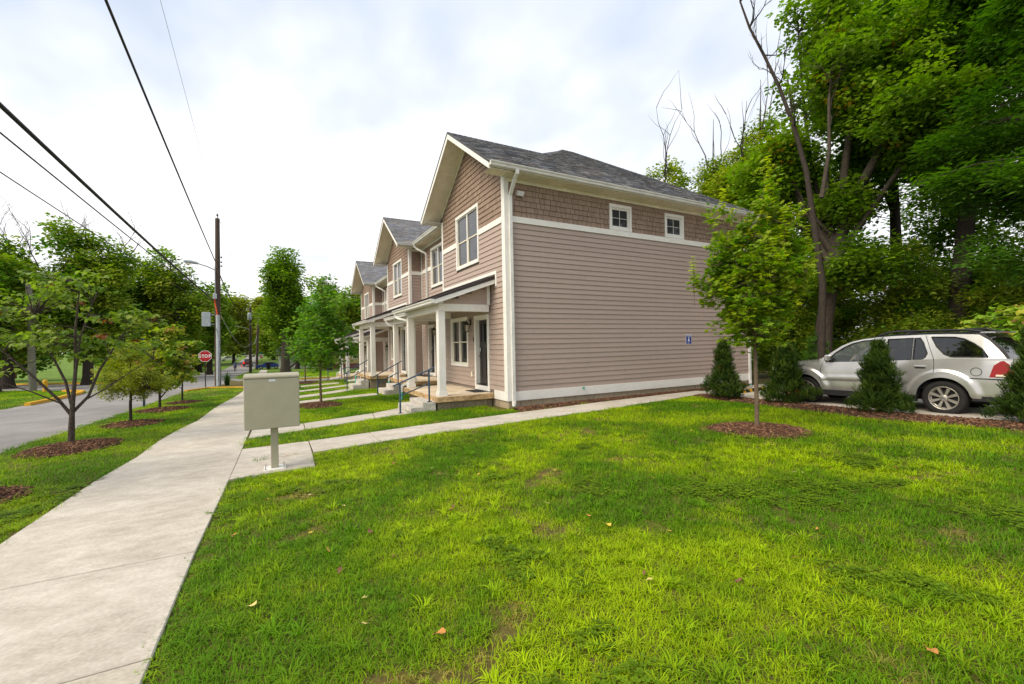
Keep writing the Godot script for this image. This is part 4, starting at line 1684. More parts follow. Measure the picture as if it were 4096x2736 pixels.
func roofs() -> void:
	var spans := [[ZS - 5.33, ZS, 0.0], [-26.35, -21.62, -0.03], [-35.45, -30.82, -0.74]]
	var xr := XF - 0.70
	var roof := node("roof", house)
	var deck := MB.new()
	var zp := ZS - 4.94
	var ze := ZS + 0.5
	var th := atan(PITCH)
	for i in 3:
		var z0: float = spans[i][0]
		var z1: float = spans[i][1]
		var dy: float = spans[i][2]
		var half := (z1 - z0) * 0.5 + 0.5
		var zc := (z0 + z1) * 0.5
		var ye := 6.70 + dy
		var ya := ye + half * PITCH
		var a := Vector3(xr, ye, zc + half)
		var r := Vector3(xr, ya, zc)
		var q := Vector3(XE + half, ya, zc)
		var s := Vector3(xr, ye, zc - half)
		var vl := Vector3(XE, ye, zc - half)
		deck.quad(r, q, vl, s)
		if i == 0:
			var xb := XB + 0.5
			var p := Vector3(11.61, 6.70 + 5.54 * PITCH, ze - 5.54)
			deck.fan([a, Vector3(xb, ye, ze), Vector3(xb - 5.54, p.y, p.z), p, q, r])
			# main front slope and back slope
			deck.fan([vl, q, p, Vector3(p.x, p.y, -26.4), Vector3(XE, ye, -26.4)])
			deck.fan([Vector3(xb, ye, ze), Vector3(xb, ye, -26.4), Vector3(xb - 5.54, p.y, -26.4), Vector3(xb - 5.54, p.y, p.z)])
			deck.quad(p, Vector3(xb - 5.54, p.y, p.z), Vector3(xb - 5.54, p.y, -26.4), Vector3(p.x, p.y, -26.4))
			var list := []
			var lo := func(run: float) -> float: return xr - 0.02 if run < half else XE + run
			var hi := func(run: float) -> float: return xb - run
			shingle_plane(list, Vector3(0, ye, ze + 0.03), lo, hi, 5.54, 0.143)
			lay(list, 300, "shingle", "shingles_beyond", M.shingle, roof)
			# hip caps and ridge caps
			ridge(roof, r + Vector3(-0.02, 0.02, 0), q + Vector3(0, 0.02, 0))
			ridge(roof, q + Vector3(0, 0.02, 0), p + Vector3(0, 0.02, 0))
			ridge(roof, p + Vector3(0, 0.02, 0), Vector3(xb - 5.54, p.y + 0.02, p.z))
			ridge(roof, Vector3(xb - 5.54, p.y + 0.02, p.z), Vector3(xb, ye + 0.02, ze))
			var pipe := MB.new()
			pipe.tube([Vector3(15.6, 7.6, ZS - 2.9), Vector3(15.6, 9.05, ZS - 2.9)], [0.055], 10)
			part("vent_pipe", pipe, M.white, roof)
		else:
			deck.fan([a, Vector3(XE, ye, zc + half), q, r])
			var list := []
			var lo := func(_run: float) -> float: return xr - 0.02
			var hi := func(run: float) -> float: return XE + run + 0.05
			shingle_plane(list, Vector3(0, ye, zc + half + 0.03), lo, hi, half, 0.143)
			lay(list, 0, "shingle", "shingles_beyond", M.shingle, roof)
			ridge(roof, r + Vector3(-0.02, 0.02, 0), q + Vector3(0, 0.02, 0))
		gable_trim(i, z0, z1, dy, xr, half, zc, ye, ya)
	# the lower house beyond: main roof and end wall
	var yl := 6.70 - 0.74
	deck.fan([Vector3(XE, yl, -26.35), Vector3(11.6, yl + 5.5 * PITCH, -26.35), Vector3(11.6, yl + 5.5 * PITCH, -30.5), Vector3(XE, yl, -35.9)])
	deck.fan([Vector3(XE, 6.70, -26.38), Vector3(11.61, 10.42, -26.38), Vector3(17.7, 6.70, -26.38)])
	part("roof_deck", deck, M.shingle, roof).mesh.surface_set_material(0, deck_material())
	# back and far walls close the row
	var bk := MB.new()
	bk.box(Vector3(XB - 0.16, -0.6, -35.4), Vector3(XB - 0.012, 6.52, ZS - 0.16))
	bk.box(Vector3(XF + 0.3, -0.6, -35.45), Vector3(XB - 0.17, 5.7, -35.30))
	part("back_wall", bk, M.siding, house)
	# floors and party walls inside
	var inn := MB.new()
	for q in [[ZS - 0.21, -26.3, 0.0], [-26.45, -35.25, -0.74]]:
		for y in [0.02, 2.95, 6.46]:
			inn.box(Vector3(XW + 0.22, y + q[2], q[1]), Vector3(XB - 0.17, y + 0.08 + q[2], q[0]))
	part("inner_floor", inn, M.white, house)
	inn = MB.new()
	for z in [ZS - 5.35, -21.62, -26.4, -30.85]:
		inn.box(Vector3(XW + 0.23, -0.3, z - 0.06), Vector3(XB - 0.18, 5.7 if z < -26.0 else 6.45, z + 0.06))
	inn.box(Vector3(11.4, -0.3, -35.2), Vector3(11.5, 5.7, ZS - 0.25))
	part("party_wall", inn, M.white, house)
	# eave along the side wall
	var sx := XF - 0.68
	var fa := MB.new()
	fa.box(Vector3(sx, 6.562, ZS + 0.46), Vector3(XB + 0.5, 6.70, ZS + 0.50))
	part("fascia", fa, M.white, house)
	var gu := MB.new()
	gutter_run(gu, Vector3(sx - 0.02, 6.70, ZS + 0.502), Vector3(XB + 0.52 - sx, 0, 0), Vector3(0, 0, 1))
	gu.box(Vector3(sx - 0.026, 6.586, ZS + 0.503), Vector3(sx - 0.021, 6.70, ZS + 0.62))
	part("gutter", gu, M.gutter, house)
	var sof := node("eave_soffit", house)
	var x := sx + 0.03
	while x < XB + 0.45:
		var m := MB.new()
		m.cbox(Vector3(x + 0.003, 6.546, ZS + 0.005), Vector3(minf(x + 0.147, XB + 0.46), 6.556, ZS + 0.458), 0.003)
		part("soffit_panel", m, M.vinyl, sof)
		x += 0.15
	var ab := MB.new()
	ab.box(Vector3(sx + 0.02, 6.557, ZS - 0.02), Vector3(XB + 0.46, 6.566, ZS + 0.459))
	part("soffit_backing", ab, M.backing, sof)
	for v in [[11.23, ZS + 0.27], [12.13, ZS + 0.27]]:
		var vm := MB.new()
		vm.lathe([Vector2(0.10, 0.0), Vector2(0.095, -0.014), Vector2(0.06, -0.016), Vector2(0.055, -0.006), Vector2(0.0, -0.006)], Vector3(v[0], 6.545, v[1]), 16)
		part("soffit_vent", vm, M.vinyl, house)


func deck_material() -> StandardMaterial3D:
	if not M.has("deck"):
		mat("deck", lin(0.19, 0.19, 0.205), 0.95, M.shingle.albedo_texture, Vector3(1.6, 1.6, 1.6))
	return M.deck


func ridge(parent: Node, a: Vector3, b: Vector3) -> void:
	# overlapping cap shingles along a ridge or hip
	var d := (b - a)
	var n := int(d.length() / 0.20)
	var dir := d.normalized()
	var side := dir.cross(Vector3.UP).normalized()
	var mb := MB.new()
	for i in n:
		var p := a + d * (float(i) / n)
		var q := a + d * (float(i + 1) / n) + dir * 0.03
		var k := rng.randf_range(0.09, 0.17)
		mb.col = Color(k, k, k * 1.08)
		var l0 := Vector3.UP * 0.024
		var l1 := Vector3.UP * 0.012
		for s in [-1.0, 1.0]:
			var w: Vector3 = side * s * 0.13 + Vector3.DOWN * 0.075
			if s < 0.0:
				mb.quad(p + l0, q + l1, q + w + l1, p + w + l0)
				mb.quad(p + w, p, p + l0, p + w + l0)
			else:
				mb.quad(p + w + l0, q + w + l1, q + l1, p + l0)
				mb.quad(p, p + w, p + w + l0, p + l0)
	part("ridge_cap", mb, M.shingle, parent)


func gable_trim(idx: int, z0: float, z1: float, dy: float, xr: float, half: float, zc: float, ye: float, ya: float) -> void:
	var th := atan(PITCH)
	var fa := MB.new()
	var h := 0.20
	for s in [1.0, -1.0]:
		var foot := Vector3(xr, ye, zc + s * half)
		var top := Vector3(xr, ya, zc)
		var p := [Vector2(s * half, ye - h), Vector2(s * half, ye - 0.012), Vector2(0, ya - 0.012), Vector2(0, ya - h)]
		if s > 0.0:
			p.reverse()
		fa.extrude(p, Vector3(xr - 0.022, 0, zc), Vector3(0, 0, 1), Vector3.UP, Vector3(0.04, 0, 0))
		# drip edge
		var d := [Vector2(s * (half + 0.03), ye - 0.045), Vector2(s * (half + 0.03), ye + 0.005), Vector2(0, ya + 0.03), Vector2(0, ya - 0.02)]
		if s > 0.0:
			d.reverse()
		var dm := MB.new()
		dm.extrude(d, Vector3(xr - 0.036, 0, zc), Vector3(0, 0, 1), Vector3.UP, Vector3(0.013, 0, 0))
		part("drip_edge", dm, M.black_metal if idx == 0 else M.metal_roof, house)
	part("rake_board", fa, M.white, house)
	# sloping soffit boards under the rake
	var sof := node("rake_soffit", house)
	var joined := MB.new()
	for s in [1.0, -1.0]:
		var length := half / cos(th)
		var n := int(length / 0.155)
		for i in n:
			var a := (float(i) + 0.02) / n
			var b := (float(i) + 0.98) / n
			var m := MB.new()
			var y0 := lerpf(ye, ya, a) - 0.165
			var y1 := lerpf(ye, ya, b) - 0.165
			var q0 = zc + s * half * (1.0 - a)
			var q1 = zc + s * half * (1.0 - b)
			var lo := Vector3(0, -0.010, 0)
			var pts := [Vector3(xr + 0.02, y0, q0), Vector3(XF + 0.0, y0, q0), Vector3(XF + 0.0, y1, q1), Vector3(xr + 0.02, y1, q1)]
			if s > 0.0:
				pts = [pts[0], pts[1], pts[2], pts[3]]
			else:
				pts = [pts[3], pts[2], pts[1], pts[0]]
			var ring := []
			for q in pts:
				ring.append(q + lo)
			for q in pts:
				ring.append(q)
			m.hexa(ring)
			if idx == 0:
				part("soffit_panel", m, M.vinyl, sof)
			else:
				joined.append(m, Transform3D())
	if joined.v.size():
		part("soffit_panels_beyond", joined, M.vinyl, sof).set_meta("kind", "stuff")
	var bk := MB.new()
	for s in [1.0, -1.0]:
		var a := Vector3(xr + 0.02, ye - 0.155, zc + s * half)
		var b := Vector3(xr + 0.02, ya - 0.155, zc)
		var e := Vector3(XF - xr + 0.1, 0, 0)
		if s > 0.0:
			bk.quad(a, b, b + e, a + e)
		else:
			bk.quad(a + e, b + e, b, a)
	part("soffit_backing", bk, M.backing, sof)
	# frieze along the top of the gable wall
	var fr := MB.new()
	for s in [1.0, -1.0]:
		var p := [Vector2(s * (half - 0.45), ye - 0.30 + 0.45 * PITCH), Vector2(s * (half - 0.45), ye - 0.19 + 0.45 * PITCH), Vector2(0, ya - 0.19), Vector2(0, ya - 0.30)]
		if s > 0.0:
			p.reverse()
		fr.extrude(p, Vector3(XF - 0.032, 0, zc), Vector3(0, 0, 1), Vector3.UP, Vector3(0.03, 0, 0))
	part("frieze_board", fr, M.vinyl, house)
	# short gutters on the eaves of the gable roof
	if idx > 0:
		var g := MB.new()
		g.box(Vector3(xr + 0.02, ye - 0.14, zc + half - 0.04), Vector3(XE - 0.02, ye, zc + half - 0.002))
		gutter_run(g, Vector3(xr - 0.02, ye, zc + half), Vector3(XE - xr - 0.02, 0, 0), Vector3(0, 0, 1))
		part("gutter", g, M.gutter, house)
		var fl := MB.new()
		fl.box(Vector3(xr + 0.02, ye - 0.155, z1 + 0.02), Vector3(XE, ye - 0.145, zc + half - 0.042))
		part("soffit", fl, M.vinyl, house)
	var gl := MB.new()
	gutter_run(gl, Vector3(xr - 0.02, ye, zc - half), Vector3(XE - xr - 0.02, 0, 0), Vector3(0, 0, -1))
	gl.box(Vector3(xr + 0.02, ye - 0.155, zc - half + 0.01), Vector3(XE, ye - 0.145, z0 - 0.03))
	part("gutter", gl, M.gutter, house)
	if idx == 0:
		# boxed return where the eave meets the gable
		var rt := MB.new()
		rt.extrude([Vector2(0, 6.42), Vector2(0.30, 6.545), Vector2(0.50, 6.66), Vector2(0.44, 6.72), Vector2(0, 6.56)], Vector3(XF - 0.036, 0, ZS - 0.10), Vector3(0, 0, 1), Vector3.UP, Vector3(0.03, 0, 0))
		part("eave_return", rt, M.white, house)


# ---------------------------------------------------------------- porches

func porch(xw: float, z0: float, z1: float, top: float, dy: float, steps: Array, rail: bool) -> void:
	# z0 < z1; top: the slab's surface; dy: the fall of the roof
	var p := node("porch", house)
	var xf := xw - 1.87
	var m := MB.new()
	m.cbox(Vector3(xf, top - 0.165, z0), Vector3(xw - 0.036, top, z1), 0.012)
	part("slab", m, M.slab_edge, p)
	m = MB.new()
	m.quad(Vector3(xf + 0.02, top + 0.0025, z1 - 0.02), Vector3(xw - 0.04, top + 0.0025, z1 - 0.02), Vector3(xw - 0.04, top + 0.0025, z0 + 0.02), Vector3(xf + 0.02, top + 0.0025, z0 + 0.02))
	part("slab_surface", m, M.porch_concrete, p)
	# blocks under the slab
	var blocks := node("slab_footing", p)
	var gy := gh(xf, z1) - 0.1
	var x := xf + 0.06
	while x < xw - 0.1:
		var mb := MB.new()
		var k := rng.randf_range(0.5, 0.75)
		mb.col = Color(k, k, k)
		mb.cbox(Vector3(x + 0.003, gy, z1 - 0.30), Vector3(minf(x + 0.397, xw - 0.05), top - 0.167, z1 - 0.12), 0.006)
		part("footing_block", mb, M.block, blocks)
		x += 0.40
	var z := z1 - 0.31
	while z > z0 + 0.2:
		var mb := MB.new()
		var k := rng.randf_range(0.5, 0.75)
		mb.col = Color(k, k, k)
		mb.cbox(Vector3(xf + 0.20, gy, maxf(z - 0.394, z0 + 0.1)), Vector3(xf + 0.36, top - 0.167, z), 0.006)
		part("footing_block", mb, M.block, blocks)
		z -= 0.40
	# columns
	var beam_y := 2.68 + dy
	for zc in [z1 - 0.24, z0 + 0.22]:
		var c := node("column", p)
		m = MB.new()
		var cx := xf + 0.24
		m.cbox(Vector3(cx - 0.105, top + 0.16, zc - 0.105), Vector3(cx + 0.105, beam_y, zc + 0.105), 0.006)
		part("shaft", m, M.white, c)
		m = MB.new()
		m.cbox(Vector3(cx - 0.135, top + 0.004, zc - 0.135), Vector3(cx + 0.135, top + 0.13, zc + 0.135), 0.006)
		m.cbox(Vector3(cx - 0.12, top + 0.131, zc - 0.12), Vector3(cx + 0.12, top + 0.159, zc + 0.12), 0.006)
		part("plinth", m, M.white, c)
	# beams
	m = MB.new()
	var bx := xf + 0.15
	m.cbox(Vector3(bx, beam_y + 0.001, z0 + 0.10), Vector3(bx + 0.19, beam_y + 0.22, z1 - 0.115), 0.005)
	part("beam", m, M.white, p)
	for zc in [z1 - 0.21, z0 + 0.22]:
		m = MB.new()
		m.cbox(Vector3(bx + 0.191, beam_y + 0.002, zc - 0.08), Vector3(xw - 0.09, beam_y + 0.219, zc + 0.08), 0.005)
		part("beam", m, M.white, p)
	# ceiling
	m = MB.new()
	m.box(Vector3(bx + 0.05, beam_y + 0.221, z0 + 0.05), Vector3(xw + 0.05, beam_y + 0.235, z1 - 0.16))
	part("ceiling", m, M.white, p)
	# shed roof
	var zr := z1 + 0.20
	var zl := z0 - 0.75 if z0 > -17.0 else z0 - 0.30
	var yw := 3.65 + dy
	var ye := 2.985 + dy
	var xe := xf - 0.06
	m = MB.new()
	m.extrude([Vector2(xe, ye - 0.13), Vector2(xw - 0.03, yw - 0.13), Vector2(xw - 0.03, yw), Vector2(xe, ye)], Vector3(0, 0, zr), Vector3(1, 0, 0), Vector3.UP, Vector3(0, 0, -0.03))
	m.extrude([Vector2(xe, ye - 0.13), Vector2(xw - 0.03, yw - 0.13), Vector2(xw - 0.03, yw), Vector2(xe, ye)], Vector3(0, 0, zl + 0.03), Vector3(1, 0, 0), Vector3.UP, Vector3(0, 0, -0.03))
	m.box(Vector3(xe, ye - 0.13, zl + 0.031), Vector3(xe + 0.03, ye - 0.004, zr - 0.031))
	part("fascia", m, M.white, p)
	m = MB.new()
	m.extrude([Vector2(xe + 0.03, ye - 0.12), Vector2(xw - 0.03, yw - 0.12), Vector2(xw - 0.03, yw - 0.11), Vector2(xe + 0.03, ye - 0.11)], Vector3(0, 0, zr - 0.031), Vector3(1, 0, 0), Vector3.UP, Vector3(0, 0, zl - zr + 0.062))
	part("soffit", m, M.vinyl, p)
	m = MB.new()
	m.extrude([Vector2(xe - 0.05, ye + 0.006), Vector2(xw - 0.035, yw + 0.004), Vector2(xw - 0.035, yw + 0.12), Vector2(xe - 0.05, ye + 0.035)], Vector3(0, 0, zr + 0.02), Vector3(1, 0, 0), Vector3.UP, Vector3(0, 0, zl - zr - 0.04))
	for i in range(1, int((zr - zl) / 0.42)):
		m.extrude([Vector2(xe - 0.05, ye + 0.036), Vector2(xw - 0.035, yw + 0.121), Vector2(xw - 0.035, yw + 0.15), Vector2(xe - 0.05, ye + 0.065)], Vector3(0, 0, zr - i * 0.42), Vector3(1, 0, 0), Vector3.UP, Vector3(0, 0, -0.025))
	part("metal_roof", m, M.metal_roof, p)
	# wall flashing
	m = MB.new()
	trim(m, Vector3(xw, 0, 0), Vector3(0, 0, 1), zl + 0.1, zr + 0.10, yw + 0.152, yw + 0.25, 0.040)
	trim(m, Vector3(xw, 0, 0), Vector3(0, 0, 1), zr + 0.021, zr + 0.10, yw - 0.22, yw + 0.151, 0.040)
	part("flashing", m, M.white, p)
	# triangular infill with siding above the side beam
	var list := []
	var iy := beam_y + 0.222
	var zi := z1 - 0.16
	var o := Vector3(0, 0, zi)
	while iy < yw - 0.14:
		var h := minf(0.1556, yw - 0.14 - iy)
		var x0 := xe + 0.03 + maxf(0.0, (iy + h * 0.55 - (ye - 0.12)) / (yw - ye) * (xw - xe))
		if x0 < xw - 0.14:
			piece(list, Vector3(x0, iy, zi), Vector3(1, 0, 0), Vector3.UP, xw - 0.12 - x0, h, 0.015, 0.004, Color.WHITE)
		iy += 0.1556
	lay(list, 4 if z1 > -13.0 else 0, "siding_plank", "siding", M.siding, p)
	m = MB.new()
	m.cbox(Vector3(xw - 0.15, beam_y + 0.222, zi - 0.02), Vector3(xw - 0.05, yw - 0.14, zi + 0.035), 0.004)
	part("infill_trim", m, M.white, p)
	m = MB.new()
	m.extrude([Vector2(xe + 0.35, beam_y + 0.222), Vector2(xw - 0.05, beam_y + 0.222), Vector2(xw - 0.05, yw - 0.13)], Vector3(0, 0, zi - 0.02), Vector3(1, 0, 0), Vector3.UP, Vector3(0, 0, -0.02))
	part("infill_backing", m, M.backing, p)
	# gutter and downspout
	m = MB.new()
	gutter_run(m, Vector3(xe - 0.002, ye + 0.004, zl), Vector3(0, 0, zr - zl), Vector3(-1, 0, 0))
	m.box(Vector3(xe - 0.124, ye - 0.11, zl - 0.004), Vector3(xe - 0.003, ye, zl - 0.0005))
	m.box(Vector3(xe - 0.124, ye - 0.11, zr + 0.0005), Vector3(xe - 0.003, ye, zr + 0.004))
	part("gutter", m, M.gutter, p)
	var d := node("downspout", p)
	m = MB.new()
	var zd := z0 + 0.065
	var cx := xf + 0.24
	m.sweep([Vector3(xe - 0.06, ye - 0.09, zl + 0.25), Vector3(xe - 0.06, ye - 0.20, zl + 0.25), Vector3(xe - 0.02, ye - 0.27, lerpf(zl + 0.25, zd, 0.15)), Vector3(cx - 0.05, ye - 0.38, lerpf(zl + 0.25, zd, 0.9)), Vector3(cx, ye - 0.46, zd), Vector3(cx, ye - 0.6, zd), Vector3(cx, top + 0.28, zd), Vector3(cx - 0.03, top + 0.17, zd), Vector3(xf - 0.02, top + 0.09, zd), Vector3(xf - 0.06, top + 0.03, zd), Vector3(xf - 0.07, top - 0.17, zd)], 0.075, 0.075, Vector3(0, 0, 1))
	part("pipe", m, M.gutter, d)
	m = MB.new()
	m.tube([Vector3(xf - 0.07, top - 0.16, zd), Vector3(xf - 0.07, gy + 0.02, zd)], [0.05], 8)
	part("drain_pipe", m, M.teal, d)
	# steps
	var gs := gh(xf - 0.8, steps[1])
	var rise := (top - (gs + 0.03)) / 3.0
	for i in 2:
		m = MB.new()
		var sy := gs + 0.03 + rise * (i + 1)
		m.cbox(Vector3(xf - 0.75 + 0.36 * i, gs - 0.06, steps[0]), Vector3(xf - 0.751 + 0.36 * (i + 1) if i == 0 else xf - 0.004, sy, steps[1]), 0.012)
		part("step", m, M.step_concrete, p)
	if rail:
		var h := node("handrail", p)
		var zz: float = steps[1] - 0.06
		var b0 := Vector3(xf - 1.02, gs + 0.02, zz)
		var b1 := Vector3(xf - 0.18, gs + 0.03 + rise * 2.0, zz)
		for b in [[b0, 0.83], [b1, 0.90]]:
			m = MB.new()
			var q: Vector3 = b[0]
			m.cbox(q + Vector3(-0.022, -0.03, -0.022), q + Vector3(0.022, b[1], 0.022), 0.003)
			part("post", m, M.rail, h)
			m = MB.new()
			m.cbox(q + Vector3(-0.06, 0.0, -0.05), q + Vector3(0.06, 0.018, 0.05), 0.004)
			part("foot_plate", m, M.black_metal, h)
		var t0 := b0 + Vector3(0, 0.85, 0)
		var t1 := b1 + Vector3(0, 0.92, 0)
		var dir := (t1 - t0)
		m = MB.new()
		m.sweep([t0 - dir * 0.24, t1 + dir * 0.20], 0.05, 0.035, Vector3(0, 0, 1))
		part("rail", m, M.rail, h)
		m = MB.new()
		m.sweep([b0 + Vector3(0.02, 0.50, 0), b1 + Vector3(-0.02, 0.52, 0)], 0.03, 0.03, Vector3(0, 0, 1))
		part("rail", m, M.rail, h)

# ---------------------------------------------------------------- street furniture

func text_mesh(s: String, size: float, m: Material, depth := 0.002) -> TextMesh:
	var t := TextMesh.new()
	var f := SystemFont.new()
	f.font_names = PackedStringArray(["Droid Sans"])
	f.font_weight = 700
	t.font = f
	t.text = s
	t.font_size = 32
	t.pixel_size = size / 32.0
	t.depth = depth
	t.material = m
	return t


func letters(parent: Node, called: String, s: String, size: float, m: Material, t: Transform3D) -> void:
	var o := MeshInstance3D.new()
	o.mesh = text_mesh(s, size, m)
	o.name = called
	parent.add_child(o, true)
	o.transform = t


func build_street_things() -> void:
	mailbox()
	wall_sign(Vector3(13.60, 1.71, ZS + 0.024), "A", "blue parking sign lettered A on the taupe side wall")
	wall_sign(Vector3(16.36, 1.64, ZS + 0.024), "B", "blue parking sign half hidden behind the young maple leaves")
	doormat(Vector3(5.70, 0.1735, -13.02), "dark grey doormat on the porch of the house numbered 5")
	doormat(Vector3(6.35, 0.2235, -20.35), "dark doormat on the recessed porch behind the white columns")
	stop_sign(Vector3(-3.50, 0, -30.04), 0.62, 1.01, 0.0, "red octagonal stop sign beside the wooden utility pole", true)
	utility_pole()
	wires()
	wood_pole(Vector3(-13.08, 0, -37.55), 6.6, "weathered grey wooden pole standing beside the yellow bollard")
	bollard()
	sign_post()
	yucca(Vector3(-2.55, 0, -31.1))
	wheel_stop()
	bin(Vector3(17.9, 0, -12.3), "black wheeled bin behind the back corner of the side wall", 1.0)


func mailbox() -> void:
	var t := thing("mailbox", "beige cluster mailbox cabinet on a pedestal beside the sidewalk", "mailbox", on_ground(-0.03, -7.45, 0.03))
	var y0: float = t.position.y
	var lo := Vector3(-0.375, 0.51 - y0, -0.21)
	var hi := Vector3(0.335, 1.235 - y0, 0.20)
	var m := MB.new()
	m.cbox(lo, hi, 0.008)
	part("cabinet", m, M.mailbox, t)
	m = MB.new()
	m.cbox(Vector3(lo.x - 0.006, hi.y + 0.003, lo.z - 0.006), Vector3(hi.x + 0.006, hi.y + 0.030, hi.z + 0.008), 0.006)
	m.extrude([Vector2(lo.z, 0.0), Vector2(hi.z + 0.004, 0.0), Vector2(hi.z - 0.02, 0.022), Vector2(lo.z + 0.04, 0.03)], Vector3(lo.x, hi.y + 0.031, 0), Vector3(0, 0, 1), Vector3.UP, Vector3(hi.x - lo.x, 0, 0))
	part("lid", m, M.mailbox, t)
	m = MB.new()
	m.box(Vector3(-0.06, hi.y - 0.045, hi.z + 0.0005), Vector3(0.025, hi.y - 0.015, hi.z + 0.002))
	part("sticker", m, M.label_white, t)
	m = MB.new()
	m.cbox(Vector3(-0.05, 0.012, -0.05), Vector3(0.05, lo.y - 0.012, 0.05), 0.006)
	part("pedestal", m, M.mailbox, t)
	m = MB.new()
	m.cbox(Vector3(-0.10, lo.y - 0.012, -0.10), Vector3(0.10, lo.y - 0.0005, 0.10), 0.003)
	part("saddle", m, M.mailbox, t)
	m = MB.new()
	m.cbox(Vector3(-0.145, -0.002, -0.14), Vector3(0.145, 0.012, 0.14), 0.003)
	part("base_plate", m, M.white, t)
	for s in [Vector2(-0.12, 0.11), Vector2(0.12, 0.11), Vector2(-0.12, -0.11), Vector2(0.12, -0.11)]:
		var b := MB.new()
		b.tube([Vector3(s.x, 0.011, s.y), Vector3(s.x, 0.06, s.y)], [0.006], 6)
		b.tube([Vector3(s.x, 0.012, s.y), Vector3(s.x, 0.026, s.y)], [0.013], 6)
		part("anchor_bolt", b, M.steel, t)
	# the lock side, facing the street trees, has its own doors
	for i in 4:
		for k in 2:
			var d := MB.new()
			var xa := lo.x + 0.02 + k * 0.335
			d.cbox(Vector3(xa, lo.y + 0.02 + i * 0.17, lo.z - 0.008), Vector3(xa + 0.325, lo.y + 0.18 + i * 0.17, lo.z - 0.0005), 0.003)
			part("door", d, M.mailbox, t)
	var kn := MB.new()
	kn.tube([Vector3(hi.x, hi.y - 0.17, -0.05), Vector3(hi.x + 0.03, hi.y - 0.17, -0.05)], [0.012], 8)
	part("lock", kn, M.black_metal, t)


func wall_sign(at: Vector3, letter: String, label: String) -> void:
	var t := thing("reserved_sign", label, "sign", at, "reserved parking signs on the side wall")
	var m := MB.new()
	m.cbox(Vector3(-0.15, -0.17, -0.004), Vector3(0.15, 0.19, 0.0), 0.002)
	part("board", m, M.sign_white, t)
	m = MB.new()
	m.box(Vector3(-0.138, -0.158, 0.0005), Vector3(0.138, 0.178, 0.002))
	part("panel", m, M.sign_blue, t)
	letters(t, "lettering", "RESERVED", 0.052, M.sign_white, Transform3D(Basis(), Vector3(0, 0.140, 0.003)))
	letters(t, "lettering", "FOR", 0.045, M.sign_white, Transform3D(Basis(), Vector3(0, 0.083, 0.003)))
	letters(t, "lettering", letter, 0.17, M.sign_white, Transform3D(Basis(), Vector3(0, -0.018, 0.003)))
	m = MB.new()
	m.fan([Vector3(0, -0.142, 0.003), Vector3(0.028, -0.120, 0.003), Vector3(0, -0.098, 0.003), Vector3(-0.028, -0.120, 0.003)])
	part("diamond", m, M.sign_white, t)


func doormat(at: Vector3, label: String) -> void:
	var m := MB.new()
	m.cbox(Vector3(-0.24, 0, -0.40), Vector3(0.22, 0.012, 0.40), 0.004)
	for i in 9:
		m.cbox(Vector3(-0.22 + i * 0.048, 0.012, -0.38), Vector3(-0.19 + i * 0.048, 0.016, 0.38), 0.001)
	var o := part("doormat", m, M.mat_grey, self)
	o.position = at
	tag(o, label, "doormat", "doormats")


func stop_sign(at: Vector3, w: float, low: float, turn: float, label: String, lettered: bool) -> void:
	var g := gh(at.x, at.z)
	var t := thing("stop_sign", label, "sign", Vector3(at.x, g, at.z))
	t.rotation.y = turn
	var m := MB.new()
	m.box(Vector3(-0.025, -0.1, -0.035), Vector3(0.025, low - g + w * 0.9, -0.010))
	part("post", m, M.bark_dark, t)
	var cy := low - g + w * 0.5
	for q in [[1.0, 0.0, "board", M.sign_white], [0.93, 0.003, "panel", M.sign_red]]:
		var r: float = w * 0.5 / cos(PI / 8.0) * q[0]
		var f := []
		var bk := []
		for i in 8:
			var a := TAU * (i + 0.5) / 8.0
			f.append(Vector3(cos(a) * r, cy + sin(a) * r, q[1]))
			bk.append(Vector3(cos(a) * r, cy + sin(a) * r, q[1] - 0.002))
		m = MB.new()
		m.fan(f)
		for i in 8:
			m.quad(bk[i], bk[(i + 1) % 8], f[(i + 1) % 8], f[i])
		bk.reverse()
		m.fan(bk)
		part(q[2], m, q[3], t)
	letters(t, "lettering", "STOP", w * 0.42, M.sign_white, Transform3D(Basis().scaled(Vector3(0.92, 1, 1)), Vector3(0, cy, 0.0055)))
	m = MB.new()
	m.tube([Vector3(0, cy + w * 0.35, 0.003), Vector3(0, cy + w * 0.35, 0.012)], [0.012], 6)
	m.tube([Vector3(0, cy - w * 0.35, 0.003), Vector3(0, cy - w * 0.35, 0.012)], [0.012], 6)
	part("bolt", m, M.steel, t)


